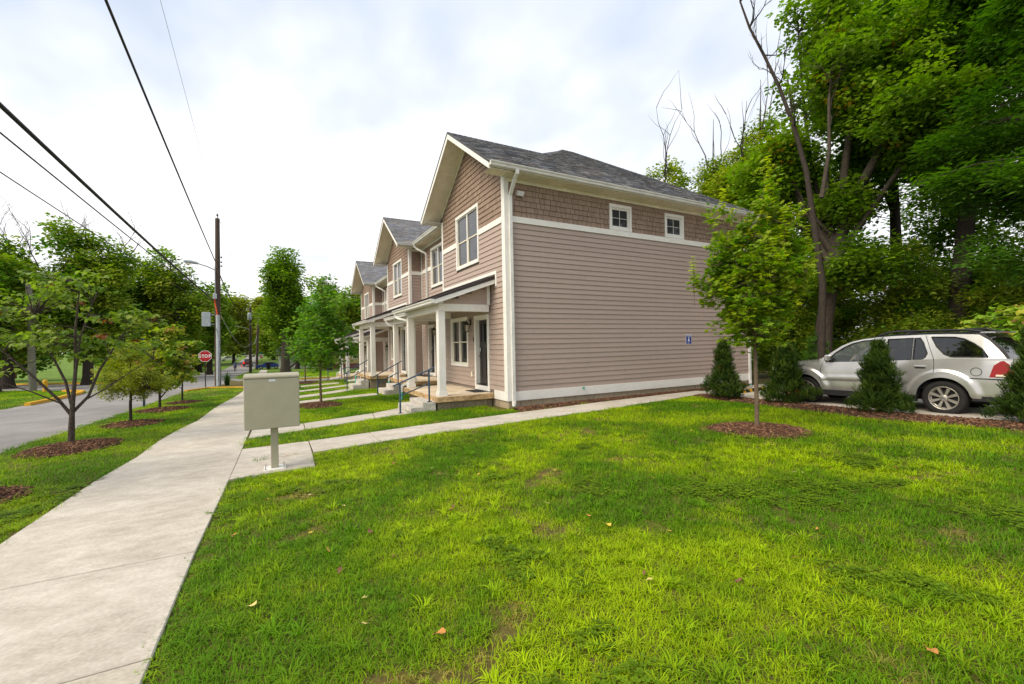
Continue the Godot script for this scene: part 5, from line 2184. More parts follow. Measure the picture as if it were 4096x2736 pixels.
func utility_pole() -> void:
	var g := gh(0, -31.0)
	var t := thing("utility_pole", "tall brown utility pole with street lamp arm and grey conduit at the corner", "pole", Vector3(-3.0, g, -30.94))
	var m := MB.new()
	m.tube([Vector3(0, -0.1, 0), Vector3(0.03, 3.0, 0), Vector3(0.07, 6.5, 0), Vector3(0.10, 9.87, 0)], [0.165, 0.15, 0.135, 0.115], 14)
	part("shaft", m, M.pole_wood, t)
	m = MB.new()
	m.tube([Vector3(0.04, -0.05, 0.17), Vector3(0.06, 2.0, 0.16), Vector3(0.06, 4.16, 0.15)], [0.10, 0.10, 0.10], 12)
	part("conduit", m, M.grey_paint, t)
	m = MB.new()
	m.tube([Vector3(0.05, 4.1, 0.17), Vector3(0.0, 4.5, 0.19), Vector3(-0.06, 4.8, 0.2), Vector3(-0.10, 5.2, 0.18)], [0.03], 8)
	part("orange_cable", m, M.orange, t)
	m = MB.new()
	m.tube([Vector3(-0.05, 5.1, 0.16), Vector3(-0.04, 7.0, 0.14)], [0.025], 8)
	part("riser_pipe", m, M.wire_grey, t)
	m = MB.new()
	m.cbox(Vector3(-0.16, 5.10, 0.10), Vector3(0.04, 5.40, 0.26), 0.01)
	part("junction_box", m, M.grey_paint, t)
	m = MB.new()
	m.cbox(Vector3(-0.72, 3.50, -0.12), Vector3(-0.30, 4.32, 0.16), 0.012)
	part("cabinet", m, M.grey_paint, t)
	m = MB.new()
	m.box(Vector3(-0.30, 3.6, -0.05), Vector3(-0.12, 3.66, 0.05))
	m.box(Vector3(-0.30, 4.15, -0.05), Vector3(-0.12, 4.21, 0.05))
	part("bracket", m, M.wire_grey, t)
	# lamp arm
	m = MB.new()
	m.tube([Vector3(0.0, 6.78, 0.1), Vector3(-0.40, 6.96, 0.25), Vector3(-0.85, 7.08, 0.4)], [0.030], 8)
	part("lamp_arm", m, M.wire_grey, t)
	m = MB.new()
	m.tube([Vector3(-0.80, 7.07, 0.39), Vector3(-0.90, 7.10, 0.42), Vector3(-1.15, 7.14, 0.47), Vector3(-1.38, 7.14, 0.52), Vector3(-1.48, 7.12, 0.54)], [0.05, 0.08, 0.10, 0.09, 0.03], 10)
	part("lamp_head", m, M.grey_paint, t)
	m = MB.new()
	m.tube([Vector3(-1.18, 7.05, 0.48), Vector3(-1.28, 7.01, 0.5), Vector3(-1.38, 7.05, 0.52)], [0.03, 0.09, 0.03], 8)
	part("lamp_lens", m, M.vinyl, t)
	for y in [7.57, 7.28, 7.05]:
		m = MB.new()
		m.tube([Vector3(0.14, y, 0.1), Vector3(0.24, y, 0.12), Vector3(0.28, y, 0.12), Vector3(0.32, y, 0.12)], [0.02, 0.02, 0.055, 0.04], 8)
		part("insulator", m, M.black_metal, t)
	m = MB.new()
	m.tube([Vector3(0.10, 9.85, 0), Vector3(0.10, 10.0, 0), Vector3(0.10, 10.05, 0), Vector3(0.10, 10.14, 0)], [0.02, 0.02, 0.06, 0.03], 8)
	part("insulator", m, M.black_metal, t)
	m = MB.new()
	m.tube([Vector3(0.04, 0.3, 0.275), Vector3(0.10, 1.4, 0.27), Vector3(0.20, 2.2, 0.22), Vector3(-0.02, 3.4, 0.26)], [0.008], 5)
	part("loose_wire", m, M.wire, t)


func wire(label: String, a: Vector3, b: Vector3, sag: float, r: float, m: Material, called := "overhead_wire") -> void:
	var mb := MB.new()
	var pts := []
	for i in 25:
		var s := i / 24.0
		pts.append(a.lerp(b, s) - Vector3(0, sag * 4.0 * s * (1.0 - s), 0))
	mb.tube(pts, [r], 6)
	tag(part(called, mb, m, self), label, "wire", "overhead wires")


func wires() -> void:
	wire("thick black overhead wire tied below the street lamp arm", Vector3(-3.02, 6.85, -30.8), Vector3(-1.45, 7.95, 14.0), 0.22, 0.022, M.wire)
	wire("hair thin top wire leading off the tip of the utility pole", Vector3(-2.9, 9.72, -30.94), Vector3(-1.35, 10.5, 14.0), 0.05, 0.005, M.wire_grey)
	wire("heavy bundled black cable tied to the pole above its grey cabinet", Vector3(-3.12, 4.55, -30.8), Vector3(-3.95, 6.9, 14.0), 0.35, 0.035, M.wire)
	wire("thinner black cable running under the heavy bundled cable", Vector3(-3.14, 4.46, -30.8), Vector3(-4.2, 6.3, 14.0), 0.30, 0.014, M.wire)
	wire("low black service wire leaving the pole above the side street", Vector3(-3.14, 4.1, -30.8), Vector3(-5.9, 6.6, 9.0), 0.25, 0.012, M.wire)
	wire("wire from the corner pole down to the transformer pole", Vector3(-2.9, 6.3, -31.0), Vector3(-3.1, 5.4, -73.4), 0.9, 0.03, M.wire)
	wire("top wire between the corner pole and the transformer pole", Vector3(-2.9, 9.72, -30.94), Vector3(-3.07, 7.75, -73.4), 0.3, 0.008, M.wire_grey)
	wire("drooping pale cable low on the transformer pole", Vector3(-3.05, 4.3, -31.0), Vector3(-3.15, 2.5, -73.4), 1.3, 0.02, M.wire_grey)
	wire("pale cable sagging between the two far poles", Vector3(-3.1, 2.6, -73.4), Vector3(-3.4, 4.4, -106.4), 0.8, 0.03, M.wire_grey)


func wood_pole(at: Vector3, h: float, label: String) -> void:
	var t := thing("wooden_pole", label, "pole", on_ground(at.x, at.z))
	var m := MB.new()
	m.tube([Vector3(0, -0.2, 0), Vector3(-0.06, h * 0.5, 0), Vector3(-0.12, h, 0)], [0.19, 0.165, 0.14], 12)
	part("shaft", m, M.pole_grey, t)
	m = MB.new()
	for y in [h - 0.3, h - 0.7]:
		m.tube([Vector3(-0.12, y, 0.10), Vector3(-0.12, y, 0.24), Vector3(-0.12, y, 0.30)], [0.02, 0.05, 0.03], 8)
	part("insulator", m, M.black_metal, t)


func bollard() -> void:
	var t := thing("bollard", "yellow steel bollard at the grassy corner of the side street", "bollard", on_ground(-11.66, -34.93))
	var m := MB.new()
	m.lathe([Vector2(0.105, -0.05), Vector2(0.105, 0.62), Vector2(0.09, 0.68), Vector2(0.05, 0.71), Vector2(0.0, 0.72)], Vector3.ZERO, 16)
	part("post", m, M.yellow, t)


func sign_post() -> void:
	var t := thing("sign_post", "thin steel sign post standing behind the round lime green tree", "post", on_ground(-4.29, -20.73))
	var m := MB.new()
	m.box(Vector3(-0.035, -0.1, -0.012), Vector3(0.035, 2.6, 0.0))
	m.box(Vector3(-0.035, -0.1, 0.0), Vector3(-0.02, 2.6, 0.025))
	m.box(Vector3(0.02, -0.1, 0.0), Vector3(0.035, 2.6, 0.025))
	part("post", m, M.rail, t)


func yucca(at: Vector3) -> void:
	var t := thing("yucca_plant", "spiky green yucca plant at the foot of the utility pole", "plant", on_ground(at.x, at.z))
	var r := RandomNumberGenerator.new()
	r.seed = 5
	for i in 46:
		var m := MB.new()
		var k := r.randf_range(0.6, 1.3)
		m.col = Color(0.055 * k, 0.12 * k, 0.03 * k)
		blade(m, Vector3(r.randf_range(-0.1, 0.1), 0.0, r.randf_range(-0.1, 0.1)), r.randf() * TAU, r.randf_range(0.15, 0.95), r.randf_range(0.65, 1.05), 0.055)
		part("leaf", m, M.leaf, t)


func wheel_stop() -> void:
	var t := thing("wheel_stop", "black rubber wheel stop with yellow patches on the parking apron", "wheel stop", on_ground(14.75, -9.6, 0.023))
	t.rotation.y = 0.14
	var m := MB.new()
	m.extrude([Vector2(-0.08, 0), Vector2(0.08, 0), Vector2(0.045, 0.10), Vector2(-0.045, 0.10)], Vector3(-0.9, 0, 0), Vector3(0, 0, -1), Vector3.UP, Vector3(1.8, 0, 0))
	part("bar", m, M.rubber, t)
	for x in [-0.68, -0.22, 0.24, 0.70]:
		m = MB.new()
		m.extrude([Vector2(-0.0795, 0.006), Vector2(0.0835, 0.006), Vector2(0.048, 0.103), Vector2(-0.044, 0.103)], Vector3(x - 0.09, 0, 0), Vector3(0, 0, 1), Vector3.UP, Vector3(0.18, 0, 0))
		part("yellow_patch", m, M.yellow, t)


func bin(at: Vector3, label: String, s: float) -> void:
	var t := thing("wheeled_bin", label, "bin", on_ground(at.x, at.z, 0.0))
	var m := MB.new()
	m.hexa([Vector3(-0.23, 0.04, 0.27) * s, Vector3(0.23, 0.04, 0.27) * s, Vector3(0.23, 0.04, -0.27) * s, Vector3(-0.23, 0.04, -0.27) * s, Vector3(-0.29, 1.0, 0.34) * s, Vector3(0.29, 1.0, 0.34) * s, Vector3(0.29, 1.0, -0.34) * s, Vector3(-0.29, 1.0, -0.34) * s])
	part("body", m, M.car_black, t)
	m = MB.new()
	m.cbox(Vector3(-0.31, 1.003, -0.38) * s, Vector3(0.31, 1.07, 0.37) * s, 0.02)
	part("lid", m, M.car_black, t)
	m = MB.new()
	m.tube([Vector3(-0.27, 0.98, 0.42) * s, Vector3(0.27, 0.98, 0.42) * s], [0.016], 6)
	part("handle", m, M.car_black, t)
	for q in [-0.24, 0.24]:
		m = MB.new()
		m.tube([Vector3(q - 0.03, 0.1, -0.28) * s, Vector3(q + 0.03, 0.1, -0.28) * s], [0.1 * s], 12)
		part("wheel", m, M.rubber, t)

# ---------------------------------------------------------------- the parked car

# measured side outlines: [z, y] from nose (-z) to tail
var CAR_TOP := [[-7.90, 0.72], [-7.84, 0.86], [-7.72, 0.95], [-7.45, 1.01], [-7.1, 1.05], [-6.88, 1.07], [-6.69, 1.10], [-6.51, 1.15], [-6.32, 1.29], [-6.06, 1.49], [-5.82, 1.60], [-5.58, 1.655], [-5.27, 1.695], [-4.97, 1.715], [-4.38, 1.735], [-3.98, 1.735], [-3.60, 1.72], [-3.42, 1.70]]
var CAR_BELT := [[-7.90, 0.72], [-7.84, 0.80], [-7.6, 0.87], [-7.2, 0.93], [-6.7, 0.98], [-6.4, 1.015], [-5.3, 1.07], [-4.6, 1.115], [-4.0, 1.155], [-3.4, 1.175], [-3.0, 1.18]]


func seg(pts: Array, x: float) -> float:
	if x <= pts[0][0]:
		return pts[0][1]
	for i in pts.size() - 1:
		if x <= pts[i + 1][0]:
			return lerpf(pts[i][1], pts[i + 1][1], (x - pts[i][0]) / (pts[i + 1][0] - pts[i][0]))
	return pts[-1][1]


func smooth_mesh(mb: MB) -> void:
	# shared normals where vertices coincide
	var sum := {}
	for i in range(0, mb.ix.size(), 3):
		var a := mb.v[mb.ix[i]]
		var b := mb.v[mb.ix[i + 1]]
		var c := mb.v[mb.ix[i + 2]]
		var nn := (c - a).cross(b - a)
		for k in 3:
			var key := mb.v[mb.ix[i + k]].snapped(Vector3.ONE * 0.0005)
			sum[key] = sum.get(key, Vector3.ZERO) + nn
	for i in mb.v.size():
		var key := mb.v[i].snapped(Vector3.ONE * 0.0005)
		if sum.has(key) and sum[key].length() > 1e-9:
			mb.n[i] = sum[key].normalized()


func half_width(z: float, y: float) -> float:
	# the lower body: bulging sides that tuck in at the sill and round off at nose and tail
	var w := 0.945
	var t := clampf((y - 0.20) / 0.95, 0.0, 1.0)
	w -= 0.055 * pow(maxf(0.0, (t - 0.45)) / 0.55, 2.0)
	w -= 0.05 * pow(maxf(0.0, (0.25 - t)) / 0.25, 2.0)
	var nose := clampf((-7.15 - z) / 0.78, 0.0, 1.0)
	w -= 0.24 * nose * nose
	var tail := clampf((z + 3.45) / 0.45, 0.0, 1.0)
	w -= 0.06 * tail * tail
	return w


func upper_width(z: float, y: float) -> float:
	var yb := seg(CAR_BELT, z)
	return half_width(z, minf(yb, 1.15)) - 0.012 - 0.30 * maxf(0.0, y - yb)


func build_car() -> void:
	var cx := 13.0 + 0.945
	var car := thing("parked_suv", "silver estate style suv parked nose in behind the yews", "car", Vector3(cx, 0, 0))
	var arches := [[-4.045, 0.285, 0.455], [-6.93, 0.235, 0.445]]
	# lower body sides
	var body := MB.new()
	var z := -7.90
	var dz := 0.035
	var rows := 26
	for s in [-1.0, 1.0]:
		z = -7.90
		while z < -3.0:
			var z2 := minf(z + dz, -2.99)
			for r in rows:
				var p := []
				for q in [[z, r], [z2, r], [z2, r + 1], [z, r + 1]]:
					var lowy = 0.27 + 0.012 * (q[0] + 7.9)
					if q[0] < -7.35:
						lowy = 0.24
					for a in arches:
						var d: float = q[0] - a[0]
						if absf(d) < a[2]:
							lowy = maxf(lowy, a[1] + sqrt(a[2] * a[2] - d * d))
					var hy := maxf(seg(CAR_BELT, q[0]), lowy)
					var y := lerpf(lowy, hy, float(q[1]) / rows)
					var bulge := 0.0
					for a in arches:
						var d := Vector2(q[0] - a[0], y - a[1]).length()
						bulge = maxf(bulge, 0.030 * smoothstep(0.66, 0.56, d))
					# moulding line on the doors
					var mz := seg([[-6.6, 0.0], [-6.4, 1.0], [-4.75, 1.0], [-4.6, 0.0]], q[0])
					var my: float = 0.615 + 0.03 * (q[0] + 6.5)
					bulge += 0.018 * mz * (smoothstep(my - 0.065, my - 0.055, y) - smoothstep(my + 0.035, my + 0.045, y))
					p.append(Vector3(s * (half_width(q[0], y) + bulge), y, q[0]))
				if s < 0.0:
					body.quad(p[0], p[1], p[2], p[3])
				else:
					body.quad(p[3], p[2], p[1], p[0])
			z = z2
	# hood, nose and rear
	z = -7.90
	while z < -6.52:
		var z2 := minf(z + 0.06, -6.515)
		for k in 8:
			var f0 := -1.0 + k * 0.25
			var f1 := f0 + 0.25
			var p := []
			for q in [[z, f0], [z, f1], [z2, f1], [z2, f0]]:
				var yb := seg(CAR_BELT, q[0])
				var yt := seg(CAR_TOP, q[0])
				var w := half_width(q[0], yb)
				p.append(Vector3(q[1] * w, yb + (yt - yb) * sqrt(maxf(0.0, 1.0 - q[1] * q[1])), q[0]))
			body.quad(p[3], p[2], p[1], p[0])
		z = z2
	for k in 8:
		var f0 := -1.0 + k * 0.25
		var f1 := f0 + 0.25
		for r in 4:
			var p := []
			for q in [[f0, r], [f1, r], [f1, r + 1], [f0, r + 1]]:
				var y := lerpf(0.24, 0.72, q[1] / 4.0)
				p.append(Vector3(q[0] * half_width(-7.90, y), y, -7.90 - 0.10 * (1.0 - q[0] * q[0])))
			body.quad(p[3], p[2], p[1], p[0])
			p = []
			for q in [[f0, r], [f1, r], [f1, r + 1], [f0, r + 1]]:
				var y := lerpf(0.30, 1.18, q[1] / 4.0)
				p.append(Vector3(q[0] * half_width(-2.99, y), y, -2.99 + 0.05 * (1.0 - q[0] * q[0])))
			body.quad(p[0], p[1], p[2], p[3])
	smooth_mesh(body)
	part("body", body, M.car_paint, car)
	# greenhouse: sides with window openings
	var wins := {
		"front": {"lo": [[-6.40, 1.015], [-5.29, 1.085]], "hi": [[-6.40, 1.02], [-6.2, 1.26], [-6.01, 1.405], [-5.82, 1.51], [-5.58, 1.575], [-5.22, 1.60]]},
		"rear": {"lo": [[-5.08, 1.095], [-4.60, 1.125]], "hi": [[-5.08, 1.605], [-4.60, 1.625]]},
		"corner": {"lo": [[-4.57, 1.125], [-4.42, 1.13], [-4.355, 1.18], [-4.325, 1.27]], "hi": [[-4.57, 1.625], [-4.47, 1.625], [-4.41, 1.52], [-4.325, 1.275]]},
		"cargo": {"lo": [[-4.27, 1.63], [-4.17, 1.42], [-4.03, 1.25], [-3.91, 1.195], [-3.34, 1.195]], "hi": [[-4.27, 1.64], [-3.88, 1.63], [-3.73, 1.59], [-3.57, 1.49], [-3.44, 1.37], [-3.34, 1.20]]}}
	var upper := MB.new()
	var rear_edge := [[1.18, -3.08], [1.38, -3.20], [1.58, -3.36], [1.70, -3.52]]
	for s in [-1.0, 1.0]:
		z = -6.56
		while z < -3.05:
			var z2 := minf(z + 0.015, -3.05)
			var spans := [[0.0, 1.0]]
			var zm := (z + z2) * 0.5
			for key in wins:
				var w: Dictionary = wins[key]
				if zm > w.lo[0][0] and zm < w.lo[-1][0]:
					spans = [[0.0, -1.0, key], [-2.0, 1.0, key]]
			for sp in spans:
				for r in 3:
					var p := []
					for q in [[z, r], [z2, r], [z2, r + 1], [z, r + 1]]:
						var yb := seg(CAR_BELT, q[0])
						var yt := seg(CAR_TOP, q[0]) - 0.035
						for e in rear_edge.size() - 1:
							pass
						var cut_y := 9.0
						if q[0] > -3.52:
							cut_y = seg([[-3.52, 1.69], [-3.36, 1.56], [-3.20, 1.36], [-3.05, 1.16]], q[0])
						yt = maxf(minf(yt, cut_y), yb)
						var a := yb
						var b := yt
						if sp.size() > 2:
							var w2: Dictionary = wins[sp[2]]
							if sp[0] == 0.0:
								b = clampf(seg(w2.lo, q[0]), yb, yt)
							else:
								a = clampf(seg(w2.hi, q[0]), yb, yt)
						var y := lerpf(a, b, float(q[1]) / 3.0)
						p.append(Vector3(s * upper_width(q[0], y), y, q[0]))
					if p[0].distance_to(p[2]) > 0.0005:
						if s < 0.0:
							upper.quad(p[0], p[1], p[2], p[3])
						else:
							upper.quad(p[3], p[2], p[1], p[0])
			z = z2
	part("pillars", upper, M.car_paint, car)
	# roof skin in black, rounding into the sides
	var roof := MB.new()
	z = -5.95
	while z < -3.42:
		var z2 := minf(z + 0.08, -3.415)
		for k in 10:
			var p := []
			for q in [[z, k], [z, k + 1], [z2, k + 1], [z2, k]]:
				var f: float = -1.0 + q[1] * 0.2
				var yt := seg(CAR_TOP, q[0]) - 0.035
				var w := upper_width(q[0], yt)
				p.append(Vector3(f * w, yt + 0.055 * pow(maxf(0.0, 1.0 - f * f), 0.6), q[0]))
			roof.quad(p[3], p[2], p[1], p[0])
		z = z2
	smooth_mesh(roof)
	part("roof", roof, M.car_black, car)
	# windscreen and rear window
	var ws := MB.new()
	for k in 8:
		var f0 := -1.0 + k * 0.25
		var f1 := f0 + 0.25
		var p := []
		for q in [[-6.50, f0], [-6.50, f1], [-5.93, f1], [-5.93, f0]]:
			var y := seg(CAR_TOP, q[0]) - 0.02
			var w: float = upper_width(q[0], y) - 0.03
			p.append(Vector3(q[1] * w, y + 0.04 * (1.0 - q[1] * q[1]), q[0] - 0.10 * (1.0 - q[1] * q[1])))
		ws.quad(p[3], p[2], p[1], p[0])
	smooth_mesh(ws)
	part("windscreen", ws, M.front_glass, car)
	var rw := MB.new()
	for k in 8:
		var f0 := -1.0 + k * 0.25
		var f1 := f0 + 0.25
		var prof := [[1.175, -3.03], [1.36, -3.12], [1.56, -3.30], [1.72, -3.44]]
		for e in 3:
			var p := []
			for q in [[e, f0], [e, f1], [e + 1, f1], [e + 1, f0]]:
				var y: float = prof[q[0]][0]
				var zz: float = prof[q[0]][1]
				p.append(Vector3(q[1] * upper_width(minf(zz, -3.2), y), y, zz + 0.05 * (1.0 - q[1] * q[1])))
			rw.quad(p[0], p[1], p[2], p[3])
	smooth_mesh(rw)
	part("rear_window", rw, M.tint_glass, car)
	var qb := MB.new()
	for s in [-1.0, 1.0]:
		z = -3.55
		while z < -3.03:
			var z2 := z + 0.02
			var p := []
			for q in [[z, 0], [z2, 0], [z2, 1], [z, 1]]:
				var yt := seg([[-3.56, 1.71], [-3.44, 1.705], [-3.30, 1.56], [-3.12, 1.36], [-3.03, 1.175]], q[0])
				var yl := seg([[-3.52, 1.69], [-3.36, 1.56], [-3.20, 1.36], [-3.08, 1.18], [-3.03, 1.175]], q[0])
				var y := lerpf(minf(yl, yt), yt, q[1])
				p.append(Vector3(s * (upper_width(minf(q[0], -3.2), y) + 0.001), y, q[0]))
			if s < 0.0:
				qb.quad(p[0], p[1], p[2], p[3])
			else:
				qb.quad(p[3], p[2], p[1], p[0])
			z = z2
	part("rear_quarter_glass", qb, M.car_black, car)
	# panes and their black surrounds
	for key in wins:
		var w: Dictionary = wins[key]
		for s in [-1.0, 1.0]:
			var g := MB.new()
			var fr := MB.new()
			z = w.lo[0][0]
			var last: float = w.lo[-1][0]
			var outline := []
			while z < last - 0.001:
				var z2 := minf(z + 0.02, last)
				var p := []
				for q in [[z, 0], [z2, 0], [z2, 1], [z, 1]]:
					var y := seg(w.lo if q[1] == 0 else w.hi, q[0])
					p.append(Vector3(s * (upper_width(q[0], y) - 0.012), y, q[0]))
				if s < 0.0:
					g.quad(p[0], p[1], p[2], p[3])
				else:
					g.quad(p[3], p[2], p[1], p[0])
				z = z2
			smooth_mesh(g)
			part("side_window", g, M.front_glass if key == "front" else M.tint_glass, car)
			for q in w.lo:
				outline.append(Vector3(s * (upper_width(q[0], q[1]) + 0.001), q[1], q[0]))
			var up: Array = w.hi.duplicate()
			up.reverse()
			for q in up:
				outline.append(Vector3(s * (upper_width(q[0], q[1]) + 0.001), q[1], q[0]))
			outline.append(outline[0])
			fr.tube(outline, [0.014], 5, false)
			part("window_seal", fr, M.car_black, car)
	# inner floor, seats and dashboard
	var inn := MB.new()
	inn.box(Vector3(-0.80, 0.45, -6.45), Vector3(0.80, 0.62, -3.15))
	part("floor_pan", inn, M.car_black, car)
	for q in [[-0.38, -5.45], [0.38, -5.45], [-0.38, -4.55], [0.38, -4.55]]:
		var st := MB.new()
		st.cbox(Vector3(q[0] - 0.26, 0.62, q[1] - 0.30), Vector3(q[0] + 0.26, 0.82, q[1] + 0.25), 0.06)
		st.tbox(Transform3D(Basis(Vector3.RIGHT, 0.22), Vector3(q[0], 1.07, q[1] + 0.30)), Vector3(0.50, 0.62, 0.16))
		st.cbox(Vector3(q[0] - 0.14, 1.40, q[1] + 0.33), Vector3(q[0] + 0.14, 1.58, q[1] + 0.45), 0.05)
		part("seat", st, M.beige_seat, car)
	var ds := MB.new()
	ds.cbox(Vector3(-0.78, 0.70, -6.45), Vector3(0.78, 1.04, -6.05), 0.06)
	part("dashboard", ds, M.car_black, car)
	var sw := MB.new()
	var ring := []
	for i in 17:
		var a := TAU * i / 16.0
		ring.append(Vector3(-0.38 + cos(a) * 0.19, 1.05 + sin(a) * 0.17, -5.96 + sin(a) * 0.08))
	sw.tube(ring, [0.016], 6, false)
	part("steering_wheel", sw, M.beige_seat, car)
	# wheels
	for a in arches:
		for s in [-1.0, 1.0]:
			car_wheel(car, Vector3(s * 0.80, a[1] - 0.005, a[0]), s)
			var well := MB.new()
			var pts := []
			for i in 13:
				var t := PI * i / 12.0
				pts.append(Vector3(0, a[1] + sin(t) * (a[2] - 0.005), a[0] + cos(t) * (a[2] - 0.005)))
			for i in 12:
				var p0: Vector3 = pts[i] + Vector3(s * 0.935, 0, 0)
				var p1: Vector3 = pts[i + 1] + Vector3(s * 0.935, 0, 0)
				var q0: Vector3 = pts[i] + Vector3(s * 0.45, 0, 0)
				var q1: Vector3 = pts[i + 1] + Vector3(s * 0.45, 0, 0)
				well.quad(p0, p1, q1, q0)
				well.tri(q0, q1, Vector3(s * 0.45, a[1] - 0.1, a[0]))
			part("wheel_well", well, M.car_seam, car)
	# sills, bumpers, underside
	for s in [-1.0, 1.0]:
		var sl := MB.new()
		sl.hexa([Vector3(s * 0.90 - 0.04, 0.165, -4.50), Vector3(s * 0.90 + 0.04, 0.165, -4.50), Vector3(s * 0.90 + 0.04, 0.145, -6.50), Vector3(s * 0.90 - 0.04, 0.145, -6.50), Vector3(s * 0.915 - 0.04, 0.31, -4.50), Vector3(s * 0.915 + 0.04, 0.31, -4.50), Vector3(s * 0.915 + 0.04, 0.285, -6.50), Vector3(s * 0.915 - 0.04, 0.285, -6.50)])
		part("sill", sl, M.car_black, car)
	var un := MB.new()
	un.box(Vector3(-0.55, 0.18, -7.6), Vector3(0.55, 0.44, -3.2))
	part("underside", un, M.car_seam, car)
	var rb := MB.new()
	for s in [-1.0, 1.0]:
		rb.hexa([Vector3(s * 0.89 - 0.045, 0.27, -2.98), Vector3(s * 0.89 + 0.045, 0.27, -2.98), Vector3(s * 0.91 + 0.04, 0.27, -3.58), Vector3(s * 0.91 - 0.04, 0.27, -3.58), Vector3(s * 0.895 - 0.045, 0.385, -2.98), Vector3(s * 0.895 + 0.045, 0.385, -2.98), Vector3(s * 0.915 + 0.04, 0.375, -3.58), Vector3(s * 0.915 - 0.04, 0.375, -3.58)])
	rb.cbox(Vector3(-0.90, 0.30, -3.02), Vector3(0.90, 0.72, -2.88), 0.05)
	part("rear_bumper", rb, M.car_black, car)
	var bs := MB.new()
	for s in [-1.0, 1.0]:
		bs.cbox(Vector3(s * 0.93 - 0.02, 0.735, -3.80), Vector3(s * 0.93 + 0.022, 0.757, -2.98), 0.006)
	part("bumper_line", bs, M.car_seam, car)
	# lamps
	for s in [-1.0, 1.0]:
		var tl := MB.new()
		var outl := [[-3.32, 0.785], [-3.06, 0.79], [-3.02, 0.80], [-3.02, 1.05], [-3.10, 1.13], [-3.15, 1.12], [-3.25, 1.03]]
		var f := []
		for q in outl:
			f.append(Vector3(s * (half_width(-3.25, 0.85) + 0.012), q[1], q[0]))
		if s < 0.0:
			tl.fan(f)
		else:
			f.reverse()
			tl.fan(f)
		tl.quad(Vector3(s * 0.885, 0.80, -2.965), Vector3(s * 0.70, 0.80, -2.935), Vector3(s * 0.72, 1.08, -2.935), Vector3(s * 0.87, 1.08, -2.965))
		part("tail_lamp", tl, M.tail_red, car)
		var wl := MB.new()
		wl.cbox(Vector3(s * 0.945 - 0.02, 0.80, -3.22), Vector3(s * 0.945 + 0.020, 0.845, -3.03), 0.008)
		part("reversing_lamp", wl, M.vinyl, car)
		var hl := MB.new()
		hl.tube([Vector3(s * 0.68, 0.76, -7.80), Vector3(s * 0.66, 0.76, -7.92)], [0.14, 0.10], 12)
		part("headlamp", hl, M.vinyl, car)
		var mr := MB.new()
		mr.cbox(Vector3(s * 1.0 - 0.10, 1.045, -6.36), Vector3(s * 1.0 + 0.07, 1.22, -6.24), 0.035)
		part("mirror", mr, M.car_paint, car)
		var mg := MB.new()
		mg.box(Vector3(s * 0.92 - 0.05, 1.03, -6.30), Vector3(s * 0.92 + 0.05, 1.10, -6.22))
		part("mirror_arm", mg, M.car_black, car)
		for q in [[-5.445, 0.905], [-4.425, 0.96]]:
			var h := node("door_handle", car)
			var hb := MB.new()
			hb.cbox(Vector3(s * half_width(q[0], q[1]) - 0.01, q[1] - 0.035, q[0] - 0.115), Vector3(s * half_width(q[0], q[1]) + 0.01, q[1] + 0.04, q[0] + 0.115), 0.008)
			part("recess", hb, M.car_paint, h)
			var hh := MB.new()
			hh.cbox(Vector3(s * (half_width(q[0], q[1]) + 0.022) - 0.012, q[1] - 0.005, q[0] - 0.10), Vector3(s * (half_width(q[0], q[1]) + 0.022) + 0.012, q[1] + 0.028, q[0] + 0.10), 0.008)
			part("grip", hh, M.car_paint, h)
			hh = MB.new()
			hh.box(Vector3(s * (half_width(q[0], q[1]) + 0.011) - 0.001, q[1] - 0.03, q[0] - 0.085), Vector3(s * (half_width(q[0], q[1]) + 0.011) + 0.001, q[1] - 0.006, q[0] + 0.085))
			part("slot", hh, M.car_seam, h)
		# seams of doors and filler flap
		var sm := MB.new()
		for line in [[[-6.46, 1.02], [-6.52, 0.81], [-6.53, 0.60], [-6.42, 0.28]], [[-5.18, 1.66], [-5.215, 1.2], [-5.235, 1.07], [-5.24, 0.7], [-5.22, 0.30]], [[-4.38, 1.69], [-4.29, 1.40], [-4.21, 1.17], [-4.19, 1.07], [-4.19, 0.76]]]:
			var pts := []
			for i in line.size() - 1:
				for k in 6:
					var zz := lerpf(line[i][0], line[i + 1][0], k / 6.0)
					var yy := lerpf(line[i][1], line[i + 1][1], k / 6.0)
					var ww := half_width(zz, yy) if yy < seg(CAR_BELT, zz) else upper_width(zz, yy)
					var extra := 0.0
					for a in arches:
						extra = maxf(extra, 0.030 * smoothstep(0.66, 0.56, Vector2(zz - a[0], yy - a[1]).length()))
					var mz := seg([[-6.6, 0.0], [-6.4, 1.0], [-4.75, 1.0], [-4.6, 0.0]], zz)
					var my := 0.615 + 0.03 * (zz + 6.5)
					extra += 0.018 * mz * (smoothstep(my - 0.07, my - 0.05, yy) - smoothstep(my + 0.03, my + 0.05, yy))
					pts.append(Vector3(s * (ww + extra - 0.001), yy, zz))
			sm.tube(pts, [0.0065], 4)
		part("door_seam", sm, M.car_seam, car)
		if s < 0.0:
			var fl := MB.new()
			var rr := []
			for i in 21:
				var a := TAU * i / 20.0
				rr.append(Vector3(-half_width(-3.51, 0.89 + sin(a) * 0.085) - 0.001, 0.89 + sin(a) * 0.085, -3.51 + cos(a) * 0.085))
			fl.tube(rr, [0.006], 4, false)
			part("filler_flap", fl, M.car_seam, car)
